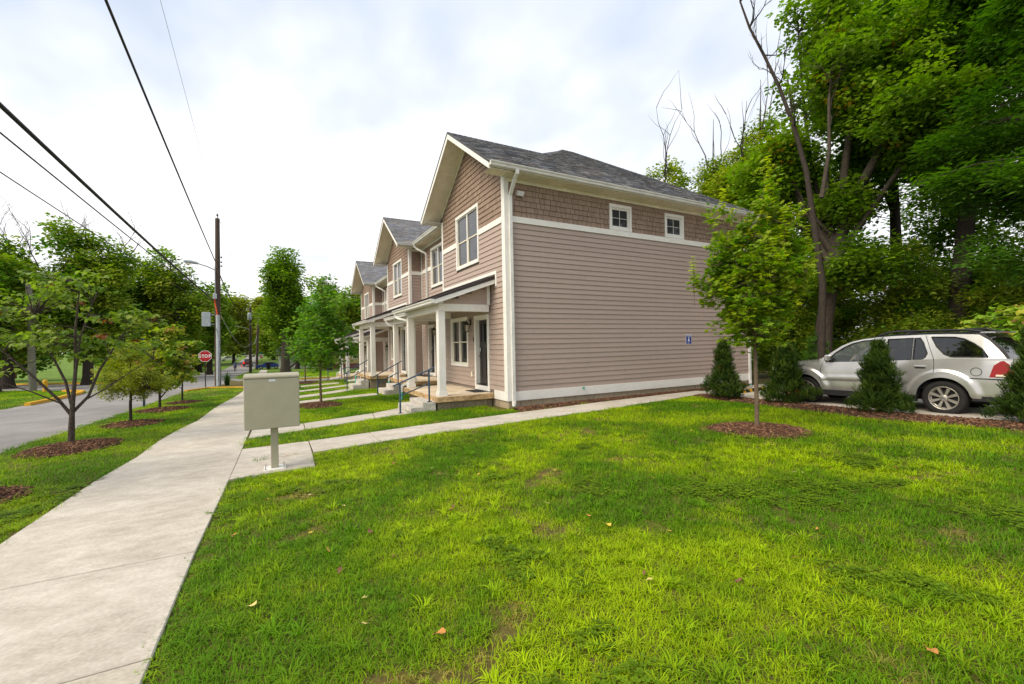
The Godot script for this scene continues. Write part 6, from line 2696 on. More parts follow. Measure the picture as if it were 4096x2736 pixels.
	# roof rack and spoiler
	for s in [-1.0, 1.0]:
		var rk := MB.new()
		var xx: float = s * 0.62
		rk.tube([Vector3(xx, 1.70, -5.30), Vector3(xx, 1.765, -5.12), Vector3(xx, 1.79, -4.85), Vector3(xx, 1.79, -4.5), Vector3(xx, 1.79, -3.9), Vector3(xx, 1.785, -3.7), Vector3(xx, 1.73, -3.45)], [0.026, 0.028, 0.022, 0.020, 0.022, 0.028, 0.026], 8)
		part("roof_rail", rk, M.car_black, car)
	var cb := MB.new()
	for zz in [-4.95, -3.72]:
		cb.tube([Vector3(-0.62, 1.80, zz), Vector3(0, 1.815, zz), Vector3(0.62, 1.80, zz)], [0.018], 8)
	part("roof_crossbar", cb, M.car_black, car)
	var sp := MB.new()
	sp.cbox(Vector3(-0.66, 1.695, -3.52), Vector3(0.66, 1.735, -3.28), 0.018)
	part("spoiler", sp, M.car_paint, car)
	sp = MB.new()
	sp.cbox(Vector3(-0.16, 1.70, -3.279), Vector3(0.16, 1.722, -3.272), 0.003)
	part("high_brake_lamp", sp, M.tail_red, car)


func car_wheel(car: Node3D, at: Vector3, s: float) -> void:
	var w := node("wheel", car)
	w.position = at
	w.rotation.z = -s * PI / 2.0
	# built round the y axis, outside towards +y
	var r := 0.385
	var t := MB.new()
	t.lathe([Vector2(0.255, -0.10), Vector2(0.31, -0.115), Vector2(r - 0.03, -0.11), Vector2(r, -0.075), Vector2(r, 0.075), Vector2(r - 0.03, 0.11), Vector2(0.31, 0.118), Vector2(0.262, 0.105), Vector2(0.250, 0.085)], Vector3.ZERO, 36)
	part("tyre", t, M.rubber, w)
	t = MB.new()
	t.lathe([Vector2(0.252, 0.09), Vector2(0.262, 0.108), Vector2(0.250, 0.112), Vector2(0.236, 0.10), Vector2(0.225, 0.02), Vector2(0.0, 0.0)], Vector3.ZERO, 32)
	part("rim", t, M.alloy, w)
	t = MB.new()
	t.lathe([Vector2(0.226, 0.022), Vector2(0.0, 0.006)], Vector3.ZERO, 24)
	part("shadow_disc", t, M.car_black, w)  # black disc painted in for the shade behind the spokes
	for i in 8:
		var a := TAU * (i + 0.5) / 8.0
		var m := MB.new()
		var d := Vector3(cos(a), 0, sin(a))
		var q := Vector3(-sin(a), 0, cos(a))
		m.hexa([d * 0.06 - q * 0.022 + Vector3(0, 0.045, 0), d * 0.06 + q * 0.022 + Vector3(0, 0.045, 0), d * 0.238 + q * 0.036 + Vector3(0, 0.06, 0), d * 0.238 - q * 0.036 + Vector3(0, 0.06, 0),
			d * 0.06 - q * 0.018 + Vector3(0, 0.085, 0), d * 0.06 + q * 0.018 + Vector3(0, 0.085, 0), d * 0.240 + q * 0.030 + Vector3(0, 0.098, 0), d * 0.240 - q * 0.030 + Vector3(0, 0.098, 0)])
		part("spoke", m, M.alloy, w)
	t = MB.new()
	t.lathe([Vector2(0.078, 0.04), Vector2(0.075, 0.092), Vector2(0.055, 0.10), Vector2(0.0, 0.104)], Vector3.ZERO, 20)
	part("hub_cap", t, M.alloy, w)
	t = MB.new()
	t.lathe([Vector2(0.040, 0.1045), Vector2(0.038, 0.107), Vector2(0.030, 0.108), Vector2(0.028, 0.1065)], Vector3.ZERO, 20)
	for k in 3:
		t.tbox(Transform3D(Basis(Vector3.UP, 0.6), Vector3(-0.014 + k * 0.014, 0.108, 0.0)), Vector3(0.007, 0.003, 0.036))
	part("emblem", t, M.steel, w)

# ---------------------------------------------------------------- trees and shrubs

var clumps := {}


func kite(mb: MB, o: Vector3, f: Vector3, s: Vector3, l: float, w: float) -> void:
	# a leaf folded along its midrib
	var up := s.cross(f).normalized() * w * 0.18
	var tip := o + f * l
	mb.tri(o, tip, o + f * l * 0.45 + s * w * 0.5 + up)
	mb.tri(o, o + f * l * 0.45 - s * w * 0.5 + up, tip)


func lobed(mb: MB, o: Vector3, f: Vector3, s: Vector3, l: float) -> void:
	# a five-lobed maple leaf
	var prof := [[0.0, 0.02], [0.20, 0.42], [0.30, 0.22], [0.55, 0.52], [0.58, 0.20], [1.0, 0.0]]
	var nn := s.cross(f).normalized()
	for side in [-1.0, 1.0]:
		var prev := o
		for i in range(1, prof.size()):
			var p: Vector3 = o + f * l * (prof[i][0] - 0.12 * float(i == 1)) + s * side * l * prof[i][1] - nn * l * 0.25 * prof[i][1]
			var mid := o + f * l * 0.30
			if side > 0.0:
				mb.tri(mid, p, prev)
			else:
				mb.tri(mid, prev, p)
			prev = p


func heart(mb: MB, o: Vector3, f: Vector3, s: Vector3, l: float) -> void:
	var prof := [[-0.12, 0.26], [0.10, 0.50], [0.42, 0.50], [0.75, 0.28], [1.0, 0.0]]
	var nn := s.cross(f).normalized()
	for side in [-1.0, 1.0]:
		var prev := o
		for q in prof:
			var p: Vector3 = o + f * l * q[0] + s * side * l * q[1] + nn * l * (0.16 * q[1] - 0.2 * q[0] * q[0])
			var mid := o + f * l * 0.4
			if side > 0.0:
				mb.tri(mid, p, prev)
			else:
				mb.tri(mid, prev, p)
			prev = p


func clump(kind: String) -> MB:
	if clumps.has(kind):
		return clumps[kind]
	var r := RandomNumberGenerator.new()
	r.seed = kind.hash()
	var mb := MB.new()
	var n: int = {"broad": 40, "broad2": 34, "fine": 36, "maple": 9, "heart": 6, "needle": 30, "spruce": 26, "narrow": 42}[kind]
	for i in n:
		var t := r.randf_range(0.72, 1.28)
		mb.col = Color(t * r.randf_range(0.9, 1.15), t, t * r.randf_range(0.8, 1.1))
		var d := Vector3(r.randf_range(-1, 1), r.randf_range(-0.8, 0.8), r.randf_range(-1, 1))
		if d.length() > 1.0:
			d = d.normalized() * r.randf_range(0.6, 1.0)
		var a := r.randf() * TAU
		var f := (Vector3(cos(a), r.randf_range(-0.75, 0.25), sin(a)) + d * 0.6).normalized()
		var s := f.cross(Vector3(r.randf_range(-0.6, 0.6), 1.0, r.randf_range(-0.6, 0.6))).normalized()
		match kind:
			"broad", "broad2":
				kite(mb, d * 0.95, f, s, 0.33 * r.randf_range(0.7, 1.2), 0.26)
			"fine":
				kite(mb, d * 0.9, f, s, 0.40 * r.randf_range(0.7, 1.2), 0.26)
			"narrow":
				kite(mb, d * 0.95, f, s, 0.46 * r.randf_range(0.7, 1.2), 0.15)
			"maple":
				lobed(mb, d * 0.75, f, s, 0.74 * r.randf_range(0.75, 1.2))
			"heart":
				f = Vector3(f.x, -0.35 + f.y * 0.3, f.z).normalized()
				s = f.cross(Vector3.UP + d * 0.3).normalized()
				heart(mb, d * Vector3(0.9, 0.45, 0.9), f, s, 0.72 * r.randf_range(0.7, 1.15))
			"needle":
				if i > 9:
					continue
				# a yew spray: flat needles along upturned shoots
				var shoot := Vector3(cos(a), r.randf_range(0.5, 1.6), sin(a)).normalized()
				var base := d * 0.45
				var m := shoot.cross(Vector3(r.randf(), r.randf(), r.randf()) + Vector3.UP * 0.1).normalized()
				for k in 9:
					var p := base + shoot * (0.10 + 0.085 * k)
					var g := m if k % 2 == 0 else -m
					kite(mb, p, (g + shoot * 0.9).normalized(), shoot.cross(g).normalized(), 0.30 - 0.012 * k, 0.09)
			"spruce":
				kite(mb, d * 0.9, (f + Vector3(0, -0.5, 0)).normalized(), s, 0.75, 0.16)
	clumps[kind] = mb
	return mb


func sample_crown(lobes: Array, n: int, gap: float, freq: float, r: RandomNumberGenerator) -> Array:
	# points through the crown's lobes, thinned by noise so that sky shows through
	var f := noise(freq, 2, r.randi() % 9999)
	var total := 0.0
	for l in lobes:
		total += l[1].x * l[1].y * l[1].z
	var pts := []
	var tries := 0
	while pts.size() < n and tries < n * 12:
		tries += 1
		var pick := r.randf() * total
		var l: Array = lobes[0]
		for q in lobes:
			pick -= q[1].x * q[1].y * q[1].z
			l = q
			if pick <= 0.0:
				break
		var d := Vector3(r.randfn(), r.randfn(), r.randfn()).normalized()
		var rad := pow(r.randf(), 0.42)
		var p: Vector3 = l[0] + d * rad * l[1]
		var wob := f.get_noise_3d(p.x, p.y, p.z)
		if wob < gap:
			continue
		if rad > 0.80 and f.get_noise_3d(p.x * 1.7 + 31.0, p.y * 1.7, p.z * 1.7) < 0.05 + (rad - 0.8):
			continue
		pts.append(p)
	return pts


func limb(mb: MB, a: Vector3, b: Vector3, r0: float, r1: float, bow: Vector3, sides := 6) -> Array:
	var pts := []
	var rad := []
	for i in 7:
		var t := i / 6.0
		pts.append(a.lerp(b, t) + bow * sin(PI * t))
		rad.append(lerpf(r0, r1, pow(t, 0.8)))
	mb.tube(pts, rad, sides, false)
	return pts


func tree(called: String, label: String, group: String, at: Vector2, bark: Material, trunk: Array, lobes: Array, o: Dictionary) -> Node3D:
	# trunk: [[point, radius] ...] relative to the base; lobes: [[centre, radii] ...]
	var r := RandomNumberGenerator.new()
	r.seed = o.get("seed", 1)
	var t := thing(called, label, o.get("category", "tree"), on_ground(at.x, at.y), group)
	var wood := MB.new()
	var tp := []
	var tr := []
	for q in trunk:
		tp.append(q[0])
		tr.append(q[1])
	wood.tube(tp, tr, 12, false)
	if o.get("flare", true):
		wood.tube([tp[0] + Vector3(0, -0.15, 0), tp[0] + Vector3(0, 0.0, 0), tp[0] + (tp[1] - tp[0]) * 0.12], [tr[0] * 1.7, tr[0] * 1.35, tr[0] * 1.0], 12, false)
	# main limbs
	var reach := []
	for i in tp.size() - 1:
		for k in 5:
			reach.append(tp[i].lerp(tp[i + 1], k / 5.0))
	reach.append(tp[-1])
	var low: float = o.get("limb_from", 0.45)
	for k in o.get("limbs", 6):
		var l: Array = lobes[k % lobes.size()]
		var goal: Vector3 = l[0] + Vector3(r.randf_range(-0.75, 0.75), r.randf_range(-0.55, 0.6), r.randf_range(-0.75, 0.75)) * l[1]
		var f := r.randf_range(low, 1.0)
		var fi := f * (tp.size() - 1)
		var i0 := mini(int(fi), tp.size() - 2)
		var start: Vector3 = tp[i0].lerp(tp[i0 + 1], fi - i0)
		var r0: float = lerpf(tr[i0], tr[i0 + 1], fi - i0) * r.randf_range(0.45, 0.7)
		var bow := Vector3(r.randf_range(-1, 1), r.randf_range(-0.2, 0.9), r.randf_range(-1, 1)) * start.distance_to(goal) * 0.09
		var pts := limb(wood, start, goal, r0, r0 * 0.22, bow)
		reach.append_array(pts.slice(2))
	for q in o.get("extra", []):
		var prev: Vector3 = q[0][0]
		var lp := []
		var lr := []
		for e in q:
			lp.append(e[0])
			lr.append(e[1])
		wood.tube(lp, lr, 8, false)
		for i in lp.size() - 1:
			for k in 4:
				reach.append(lp[i].lerp(lp[i + 1], k / 4.0))
	part("trunk", wood, bark, t)
	# smaller lobes roughen each big one
	var rough := lobes.duplicate()
	for l in lobes:
		for k in o.get("rough", 4):
			var dd := Vector3(r.randfn(), r.randfn() * 0.8 + 0.2, r.randfn()).normalized()
			var rr := r.randf_range(0.28, 0.5)
			rough.append([l[0] + dd * l[1] * r.randf_range(0.75, 1.0), l[1] * rr])
	lobes = rough
	var spots := sample_crown(lobes, o.get("n", 500), o.get("gap", -0.15), o.get("freq", 0.5), r)
	# twigs reach from the limbs into the crown
	var twigs := MB.new()
	var where := []
	var tint := []
	var size: float = o.get("size", 0.5)
	var twig_r: float = o.get("twig", 0.012)
	var share: float = o.get("twig_share", 0.4)
	var dark: Color = o.get("dark", Color(0.035, 0.085, 0.012))
	var light: Color = o.get("light", Color(0.100, 0.190, 0.020))
	var accent: Color = o.get("accent", light)
	var patch := noise(o.get("freq", 0.5) * 1.6, 2, o.get("seed", 1) + 5)
	for p in spots:
		if r.randf() < share:
			var best: Vector3 = reach[0]
			var bd := 1e9
			for q in reach:
				var d2: float = p.distance_squared_to(q)
				if d2 < bd:
					bd = d2
					best = q
			if bd > 0.04:
				twigs.tube([best, best.lerp(p, 0.5) + Vector3(0, 0.06 * sqrt(bd), 0), p], [twig_r * 1.6, twig_r, twig_r * 0.4], 4, false)
		var sc := size * r.randf_range(0.7, 1.25)
		var b := Basis.from_euler(Vector3(r.randf_range(-0.5, 0.5), r.randf() * TAU, r.randf_range(-0.5, 0.5))).scaled(Vector3(sc, sc * o.get("flat", 0.85), sc))
		where.append(Transform3D(b, p))
		var m := clampf(patch.get_noise_3d(p.x, p.y, p.z) * 0.8 + 0.45 + r.randf_range(-0.3, 0.3), 0.0, 1.0)
		var c := dark.lerp(light, m)
		if r.randf() < o.get("accent_share", 0.0) * (2.0 * m):
			c = accent
		tint.append(c)
	if twigs.v.size():
		part("branches", twigs, bark, t)
	many("crown", clump(o.get("leaf", "broad")), M.leaf, t, where, tint)
	return t


func bare_twigs(mb: MB, a: Vector3, dir: Vector3, len_: float, rad: float, depth: int, r: RandomNumberGenerator) -> void:
	var pts := [a]
	var radii := [rad]
	var p := a
	var d := dir
	for i in 5:
		d = (d + Vector3(r.randf_range(-0.28, 0.28), r.randf_range(-0.10, 0.22), r.randf_range(-0.28, 0.28))).normalized()
		p += d * len_ / 5.0
		pts.append(p)
		radii.append(rad * (1.0 - 0.16 * (i + 1)))
		if depth > 0 and r.randf() < 0.75:
			var s := (d + Vector3(r.randf_range(-1, 1), r.randf_range(-0.3, 0.8), r.randf_range(-1, 1))).normalized()
			bare_twigs(mb, p, s, len_ * r.randf_range(0.35, 0.6), rad * 0.5, depth - 1, r)
	mb.tube(pts, radii, 5, false)


func stem(list: Array) -> Array:
	var r := []
	for q in list:
		r.append([Vector3(q[0], q[1], q[2]), q[3]])
	return r


func lobes_of(list: Array) -> Array:
	var r := []
	for q in list:
		r.append([Vector3(q[0], q[1], q[2]), Vector3(q[3], q[4], q[5])])
	return r


func build_trees() -> void:
	street_trees()
	yews()
	right_wood()
	far_trees()


func street_trees() -> void:
	var g := "young trees along the grass strip"
	var rd := Color(0.150, 0.260, 0.045)
	var rl := Color(0.380, 0.480, 0.085)
	tree("redbud_tree", "spreading redbud with bare forked lower limbs in the grass strip", g, Vector2(-3.69, -12.16), M.bark, stem([[0, 0, 0, 0.0578], [0.01, 0.35, 0, 0.0530], [0.03, 0.75, 0.02, 0.0408], [0.08, 1.5, 0, 0.0306], [0.12, 2.4, 0.1, 0.0204], [0.2, 3.3, 0.1, 0.0095]]),
		lobes_of([[-0.2, 2.2, 0.1, 1.0, 0.28, 1.2], [0.5, 1.95, -0.3, 0.9, 0.30, 1.0], [-1.0, 2.7, 0.2, 0.9, 0.25, 0.9], [0.85, 2.55, 0.1, 0.95, 0.25, 0.9], [0.0, 3.25, 0.0, 0.9, 0.35, 0.9], [0.3, 3.75, 0.1, 0.5, 0.3, 0.5], [-1.1, 1.7, 0.1, 0.7, 0.22, 0.7], [1.05, 2.1, 0.5, 0.6, 0.2, 0.6], [-0.4, 3.0, -0.5, 0.9, 0.3, 0.8]]),
		{"seed": 11, "n": 290, "gap": 0.0, "freq": 1.2, "size": 0.112, "rough": 2, "leaf": "heart", "dark": rd, "light": rl, "accent": Color(0.23, 0.075, 0.035), "accent_share": 0.03, "limbs": 0, "twig": 0.006, "twig_share": 0.8, "flat": 0.9, "flare": false,
		"extra": [stem([[0.01, 0.62, 0, 0.034], [-0.16, 0.95, 0.05, 0.028], [-0.55, 1.5, 0.1, 0.022], [-1.0, 2.1, 0.2, 0.015], [-1.4, 2.7, 0.2, 0.007]]), stem([[0.02, 0.66, 0, 0.032], [0.26, 0.98, -0.05, 0.027], [0.42, 1.5, -0.1, 0.022], [0.8, 2.2, 0.0, 0.015], [1.2, 2.7, 0.1, 0.006]]),
			stem([[0.02, 0.8, 0, 0.03], [-0.1, 1.3, -0.1, 0.025], [-0.4, 2.0, -0.25, 0.018], [-0.7, 2.9, -0.3, 0.008]]), stem([[0.03, 0.85, 0, 0.03], [0.12, 1.4, 0.15, 0.025], [0.25, 2.2, 0.3, 0.017], [0.5, 3.1, 0.3, 0.007]]), stem([[0.2, 0.9, -0.03, 0.016], [0.6, 1.15, 0.1, 0.012], [1.05, 1.5, 0.2, 0.008], [1.5, 1.8, 0.3, 0.004]]), stem([[-0.1, 0.85, 0.03, 0.016], [-0.5, 1.15, 0.2, 0.012], [-1.05, 1.45, 0.3, 0.008], [-1.5, 1.9, 0.3, 0.004]])]})
	tree("redbud_tree", "redbud whose browning leaves droop beside the street behind the mulch patch", g, Vector2(-4.15, -7.85), M.bark, stem([[0, 0, 0, 0.08], [0.02, 0.6, 0, 0.07], [0.05, 1.6, 0, 0.05], [0.1, 3.0, 0, 0.02]]),
		lobes_of([[0.0, 2.4, -0.2, 0.95, 0.35, 1.0], [0.25, 1.7, -0.5, 0.55, 0.4, 0.6], [-0.6, 2.2, 0.3, 0.9, 0.3, 0.9], [0.1, 3.0, 0.0, 0.8, 0.4, 0.9]]),
		{"seed": 12, "n": 170, "gap": -0.2, "freq": 1.2, "size": 0.125, "leaf": "heart", "dark": Color(0.071, 0.108, 0.025), "light": Color(0.144, 0.216, 0.043), "accent": Color(0.15, 0.075, 0.025), "accent_share": 0.25, "limbs": 6, "limb_from": 0.25, "twig": 0.006, "twig_share": 0.8, "flare": false})
	tree("round_tree", "small round lime green tree in the grass strip", g, Vector2(-3.48, -15.41), M.bark_dark, stem([[0, 0, 0, 0.0374], [0.0, 0.55, 0, 0.0340], [0.03, 1.0, 0, 0.0238], [0.0, 1.9, 0, 0.0082]]),
		lobes_of([[0, 1.25, 0, 0.80, 0.62, 0.80], [0.0, 1.65, 0, 0.55, 0.50, 0.55], [-0.3, 1.0, 0.1, 0.55, 0.38, 0.55], [0.35, 1.0, -0.1, 0.5, 0.38, 0.55], [0.05, 2.05, 0, 0.3, 0.25, 0.3]]),
		{"seed": 13, "n": 620, "gap": -0.32, "freq": 1.6, "size": 0.115, "leaf": "fine", "dark": Color(0.324, 0.367, 0.031), "light": Color(0.510, 0.510, 0.063), "limbs": 9, "limb_from": 0.3, "twig": 0.006, "twig_share": 0.4, "flare": false})
	tree("redbud_tree", "yellow green redbud standing before the thin steel sign post", g, Vector2(-3.54, -19.15), M.bark_dark, stem([[0, 0, 0, 0.0420], [0.0, 0.6, 0, 0.0350], [0.06, 1.3, 0, 0.0280], [0.1, 2.6, 0, 0.0084]]),
		lobes_of([[-0.2, 1.4, 0, 0.85, 0.45, 0.85], [0.45, 1.75, 0, 0.85, 0.4, 0.8], [-0.1, 2.2, 0, 0.85, 0.3, 0.8], [0.25, 2.7, 0, 0.5, 0.25, 0.5], [0.7, 1.2, 0.1, 0.5, 0.3, 0.5], [0.1, 0.9, 0.1, 0.5, 0.3, 0.5]]),
		{"seed": 14, "n": 420, "gap": -0.25, "freq": 1.3, "size": 0.15, "leaf": "heart", "dark": Color(0.199, 0.340, 0.036), "light": Color(0.510, 0.510, 0.063), "accent": Color(0.42, 0.22, 0.06), "accent_share": 0.06, "limbs": 8, "limb_from": 0.2, "twig": 0.007, "twig_share": 0.6, "flare": false})
	tree("redbud_tree", "smallest redbud of the grass strip close to the stop sign", g, Vector2(-3.29, -21.65), M.bark_dark, stem([[0, 0, 0, 0.0350], [0.0, 0.55, 0, 0.0294], [0.03, 1.2, 0, 0.0210], [0.1, 2.2, 0, 0.0070]]),
		lobes_of([[-0.05, 0.95, 0, 0.5, 0.35, 0.5], [-0.2, 1.45, 0, 0.52, 0.35, 0.6], [-0.3, 1.9, 0, 0.5, 0.3, 0.6], [0.15, 2.3, 0, 0.55, 0.2, 0.5]]),
		{"seed": 15, "n": 380, "gap": -0.28, "freq": 1.3, "size": 0.15, "leaf": "heart", "dark": Color(0.153, 0.322, 0.036), "light": Color(0.485, 0.510, 0.063), "accent": Color(0.40, 0.2, 0.05), "accent_share": 0.04, "limbs": 7, "limb_from": 0.2, "twig": 0.007, "twig_share": 0.6, "flare": false})
	var ml := {"seed": 21, "n": 640, "gap": -0.30, "freq": 1.2, "size": 0.165, "leaf": "maple", "dark": Color(0.103, 0.281, 0.030), "light": Color(0.307, 0.510, 0.055), "limbs": 12, "limb_from": 0.35, "twig": 0.006, "twig_share": 0.5, "flare": false}
	tree("young_maple", "young maple with dense green crown before the porch columns", "young maples on the lawns", Vector2(1.36, -16.4), M.bark_young, stem([[0, 0, 0, 0.0446], [-0.02, 0.7, 0, 0.0396], [0, 1.5, 0, 0.0360], [0.04, 2.6, 0, 0.0252], [0.02, 4.2, 0, 0.0072]]),
		lobes_of([[-0.1, 2.3, 0, 1.10, 0.9, 1.10], [0.1, 3.1, 0, 0.95, 0.85, 0.95], [0.1, 3.9, 0, 0.5, 0.55, 0.5], [-0.65, 1.95, 0.2, 0.55, 0.5, 0.6], [0.75, 2.0, -0.2, 0.55, 0.55, 0.6], [0.1, 1.55, 0, 0.8, 0.4, 0.8]]), ml)
	ml = ml.duplicate()
	ml.seed = 22
	ml.n = 300
	ml.size = 0.19
	tree("young_maple", "small young maple standing next to the cross street", "young maples on the lawns", Vector2(1.6, -30.0), M.bark_young, stem([[0, 0, 0, 0.0450], [0.0, 0.8, 0, 0.0375], [0.02, 2.0, 0, 0.0263], [0.0, 3.7, 0, 0.0090]]),
		lobes_of([[0, 2.0, 0, 0.75, 0.9, 0.75], [0.0, 3.0, 0, 0.55, 0.75, 0.55], [0.1, 1.3, 0, 0.6, 0.4, 0.6]]), ml)
	# the slim maple on the open lawn, its newest shoots yellow
	var rt := Vector3(0.88, 0, 0.475)
	var dk := Color(0.080, 0.190, 0.012)
	var lt := Color(0.240, 0.360, 0.022)
	var m := tree("young_maple", "slim maple with yellow green shoot tips on the open lawn", "young maples on the lawns", Vector2(8.30, -5.32), M.bark_young, stem([[0, 0, 0, 0.0426], [0.005, 0.8, 0, 0.0377], [-0.01, 1.6, 0, 0.0344], [0.0, 2.8, 0.0, 0.0246], [0.1, 3.8, 0.05, 0.0148], [0.28, 4.75, 0.15, 0.0049]]),
		lobes_of([[0.0, 3.05, 0.0, 0.92, 1.05, 0.92], [-0.05, 2.15, 0.0, 0.78, 0.68, 0.78], [0.30, 3.95, 0.16, 0.50, 0.80, 0.50], [-0.50, 3.75, -0.27, 0.40, 0.75, 0.40], [0.66, 3.2, 0.36, 0.45, 0.80, 0.45], [-0.70, 2.9, -0.38, 0.36, 0.60, 0.36], [0.30, 4.75, 0.16, 0.20, 0.55, 0.20]]),
		{"seed": 31, "n": 1500, "gap": -0.36, "freq": 1.5, "size": 0.145, "leaf": "maple", "dark": Color(0.161, 0.321, 0.016), "light": Color(0.436, 0.510, 0.030), "accent": Color(0.52, 0.56, 0.025), "accent_share": 0.10, "rough": 3, "limbs": 16, "limb_from": 0.38, "twig": 0.005, "twig_share": 0.6, "flare": false})
	# leafy yellow tips on upright shoots
	var tips := MB.new()
	var r := RandomNumberGenerator.new()
	r.seed = 77
	for q in [[0.30, 4.55, 0.16, 0.85], [0.12, 4.2, 0.25, 0.6], [0.66, 3.9, 0.36, 0.6], [-1.08, 2.75, -0.52, 0.5], [-1.0, 3.0, -0.6, 0.45], [0.95, 3.5, 0.50, 0.5], [0.1, 3.7, 0.55, 0.5], [0.48, 4.35, 0.1, 0.6], [-0.5, 4.3, -0.27, 0.45], [-0.35, 3.1, 0.6, 0.5]]:
		var a := Vector3(q[0], q[1], q[2])
		var sh := MB.new()
		sh.tube([a - Vector3(0, 0.3, 0), a + Vector3(0, q[3], 0)], [0.006, 0.002], 4, false)
		part("shoot", sh, M.bark_young, m)
		var y := 0.0
		while y < q[3]:
			for k in 2:
				var ang := y * 21.0 + k * PI
				var f := Vector3(cos(ang), -0.1, sin(ang)).normalized()
				var t := r.randf_range(0.75, 1.15)
				tips.col = Color(0.56 * t, 0.60 * t, 0.025 * t)
				lobed(tips, a + Vector3(0, y, 0), f, f.cross(Vector3.UP).normalized(), r.randf_range(0.10, 0.155) * (1.15 - 0.5 * y / q[3]))
			y += 0.055
	part("shoot_tip_leaves", tips, M.leaf, m).set_meta("kind", "stuff")


func yews() -> void:
	var said := ["narrow cone shaped yew in the mulch bed near the blue sign", "bushy yew in the mulch bed before the front wheel of the car", "pointed yew in the mulch bed before the car doors", "wide dark yew hiding the rear bumper of the car"]
	var spots := [[12.11, -8.79, 1.66, 0.52], [12.45, -7.10, 1.52, 0.60], [12.12, -4.85, 1.50, 0.58], [12.47, -2.62, 1.66, 0.84]]
	for i in 4:
		var q: Array = spots[i]
		var h: float = q[2]
		var w: float = q[3]
		var r := RandomNumberGenerator.new()
		r.seed = 400 + i
		var t := thing("yew_shrub", said[i], "shrub", on_ground(q[0], q[1], 0.05), "yews in the mulch bed")
		var wood := MB.new()
		wood.tube([Vector3(0, -0.05, 0), Vector3(0.01, h * 0.5, 0), Vector3(0.03, h * 0.95, 0)], [0.035, 0.025, 0.006], 7, false)
		var where := []
		var tint := []
		var f := noise(2.2, 2, 50 + i)
		var n := 560
		while where.size() < n:
			var y := r.randf()
			var a := r.randf() * TAU
			var prof := pow(1.0 - y, [0.85, 0.8, 1.0, 2.3][i]) * (0.92 + 0.25 * sin(y * 9.0 + i)) + 0.04
			if y < 0.12:
				prof *= 0.75 + y * 2.0
			var wob := 1.0 + 0.55 * f.get_noise_3d(cos(a) * 1.2, y * h * 1.4, sin(a) * 1.2)
			var rad := w * prof * wob * pow(r.randf(), 0.35)
			if r.randf() > 0.35 + prof:
				continue
			var p := Vector3(cos(a) * rad, 0.04 + y * h, sin(a) * rad)
			var b := Basis(Vector3.UP, r.randf() * TAU) * Basis(Vector3(cos(a + PI / 2.0), 0, sin(a + PI / 2.0)), r.randf_range(-0.2, 0.5))
			var s := r.randf_range(0.11, 0.21)
			where.append(Transform3D(b.scaled(Vector3(s, s, s)), p))
			var k := r.randf()
			var c := Color(0.026, 0.062, 0.007).lerp(Color(0.095, 0.160, 0.014), k)
			if r.randf() < 0.06:
				c = Color(0.17, 0.24, 0.03)
			if r.randf() < 0.012:
				c = Color(0.30, 0.12, 0.03)
			tint.append(c)
			if where.size() % 9 == 0:
				wood.tube([Vector3(0.01, p.y * 0.75, 0), p * Vector3(0.6, 0.97, 0.6), p], [0.010, 0.006, 0.003], 4, false)
		part("trunk", wood, M.bark_dark, t)
		many("crown", clump("needle"), M.leaf, t, where, tint)


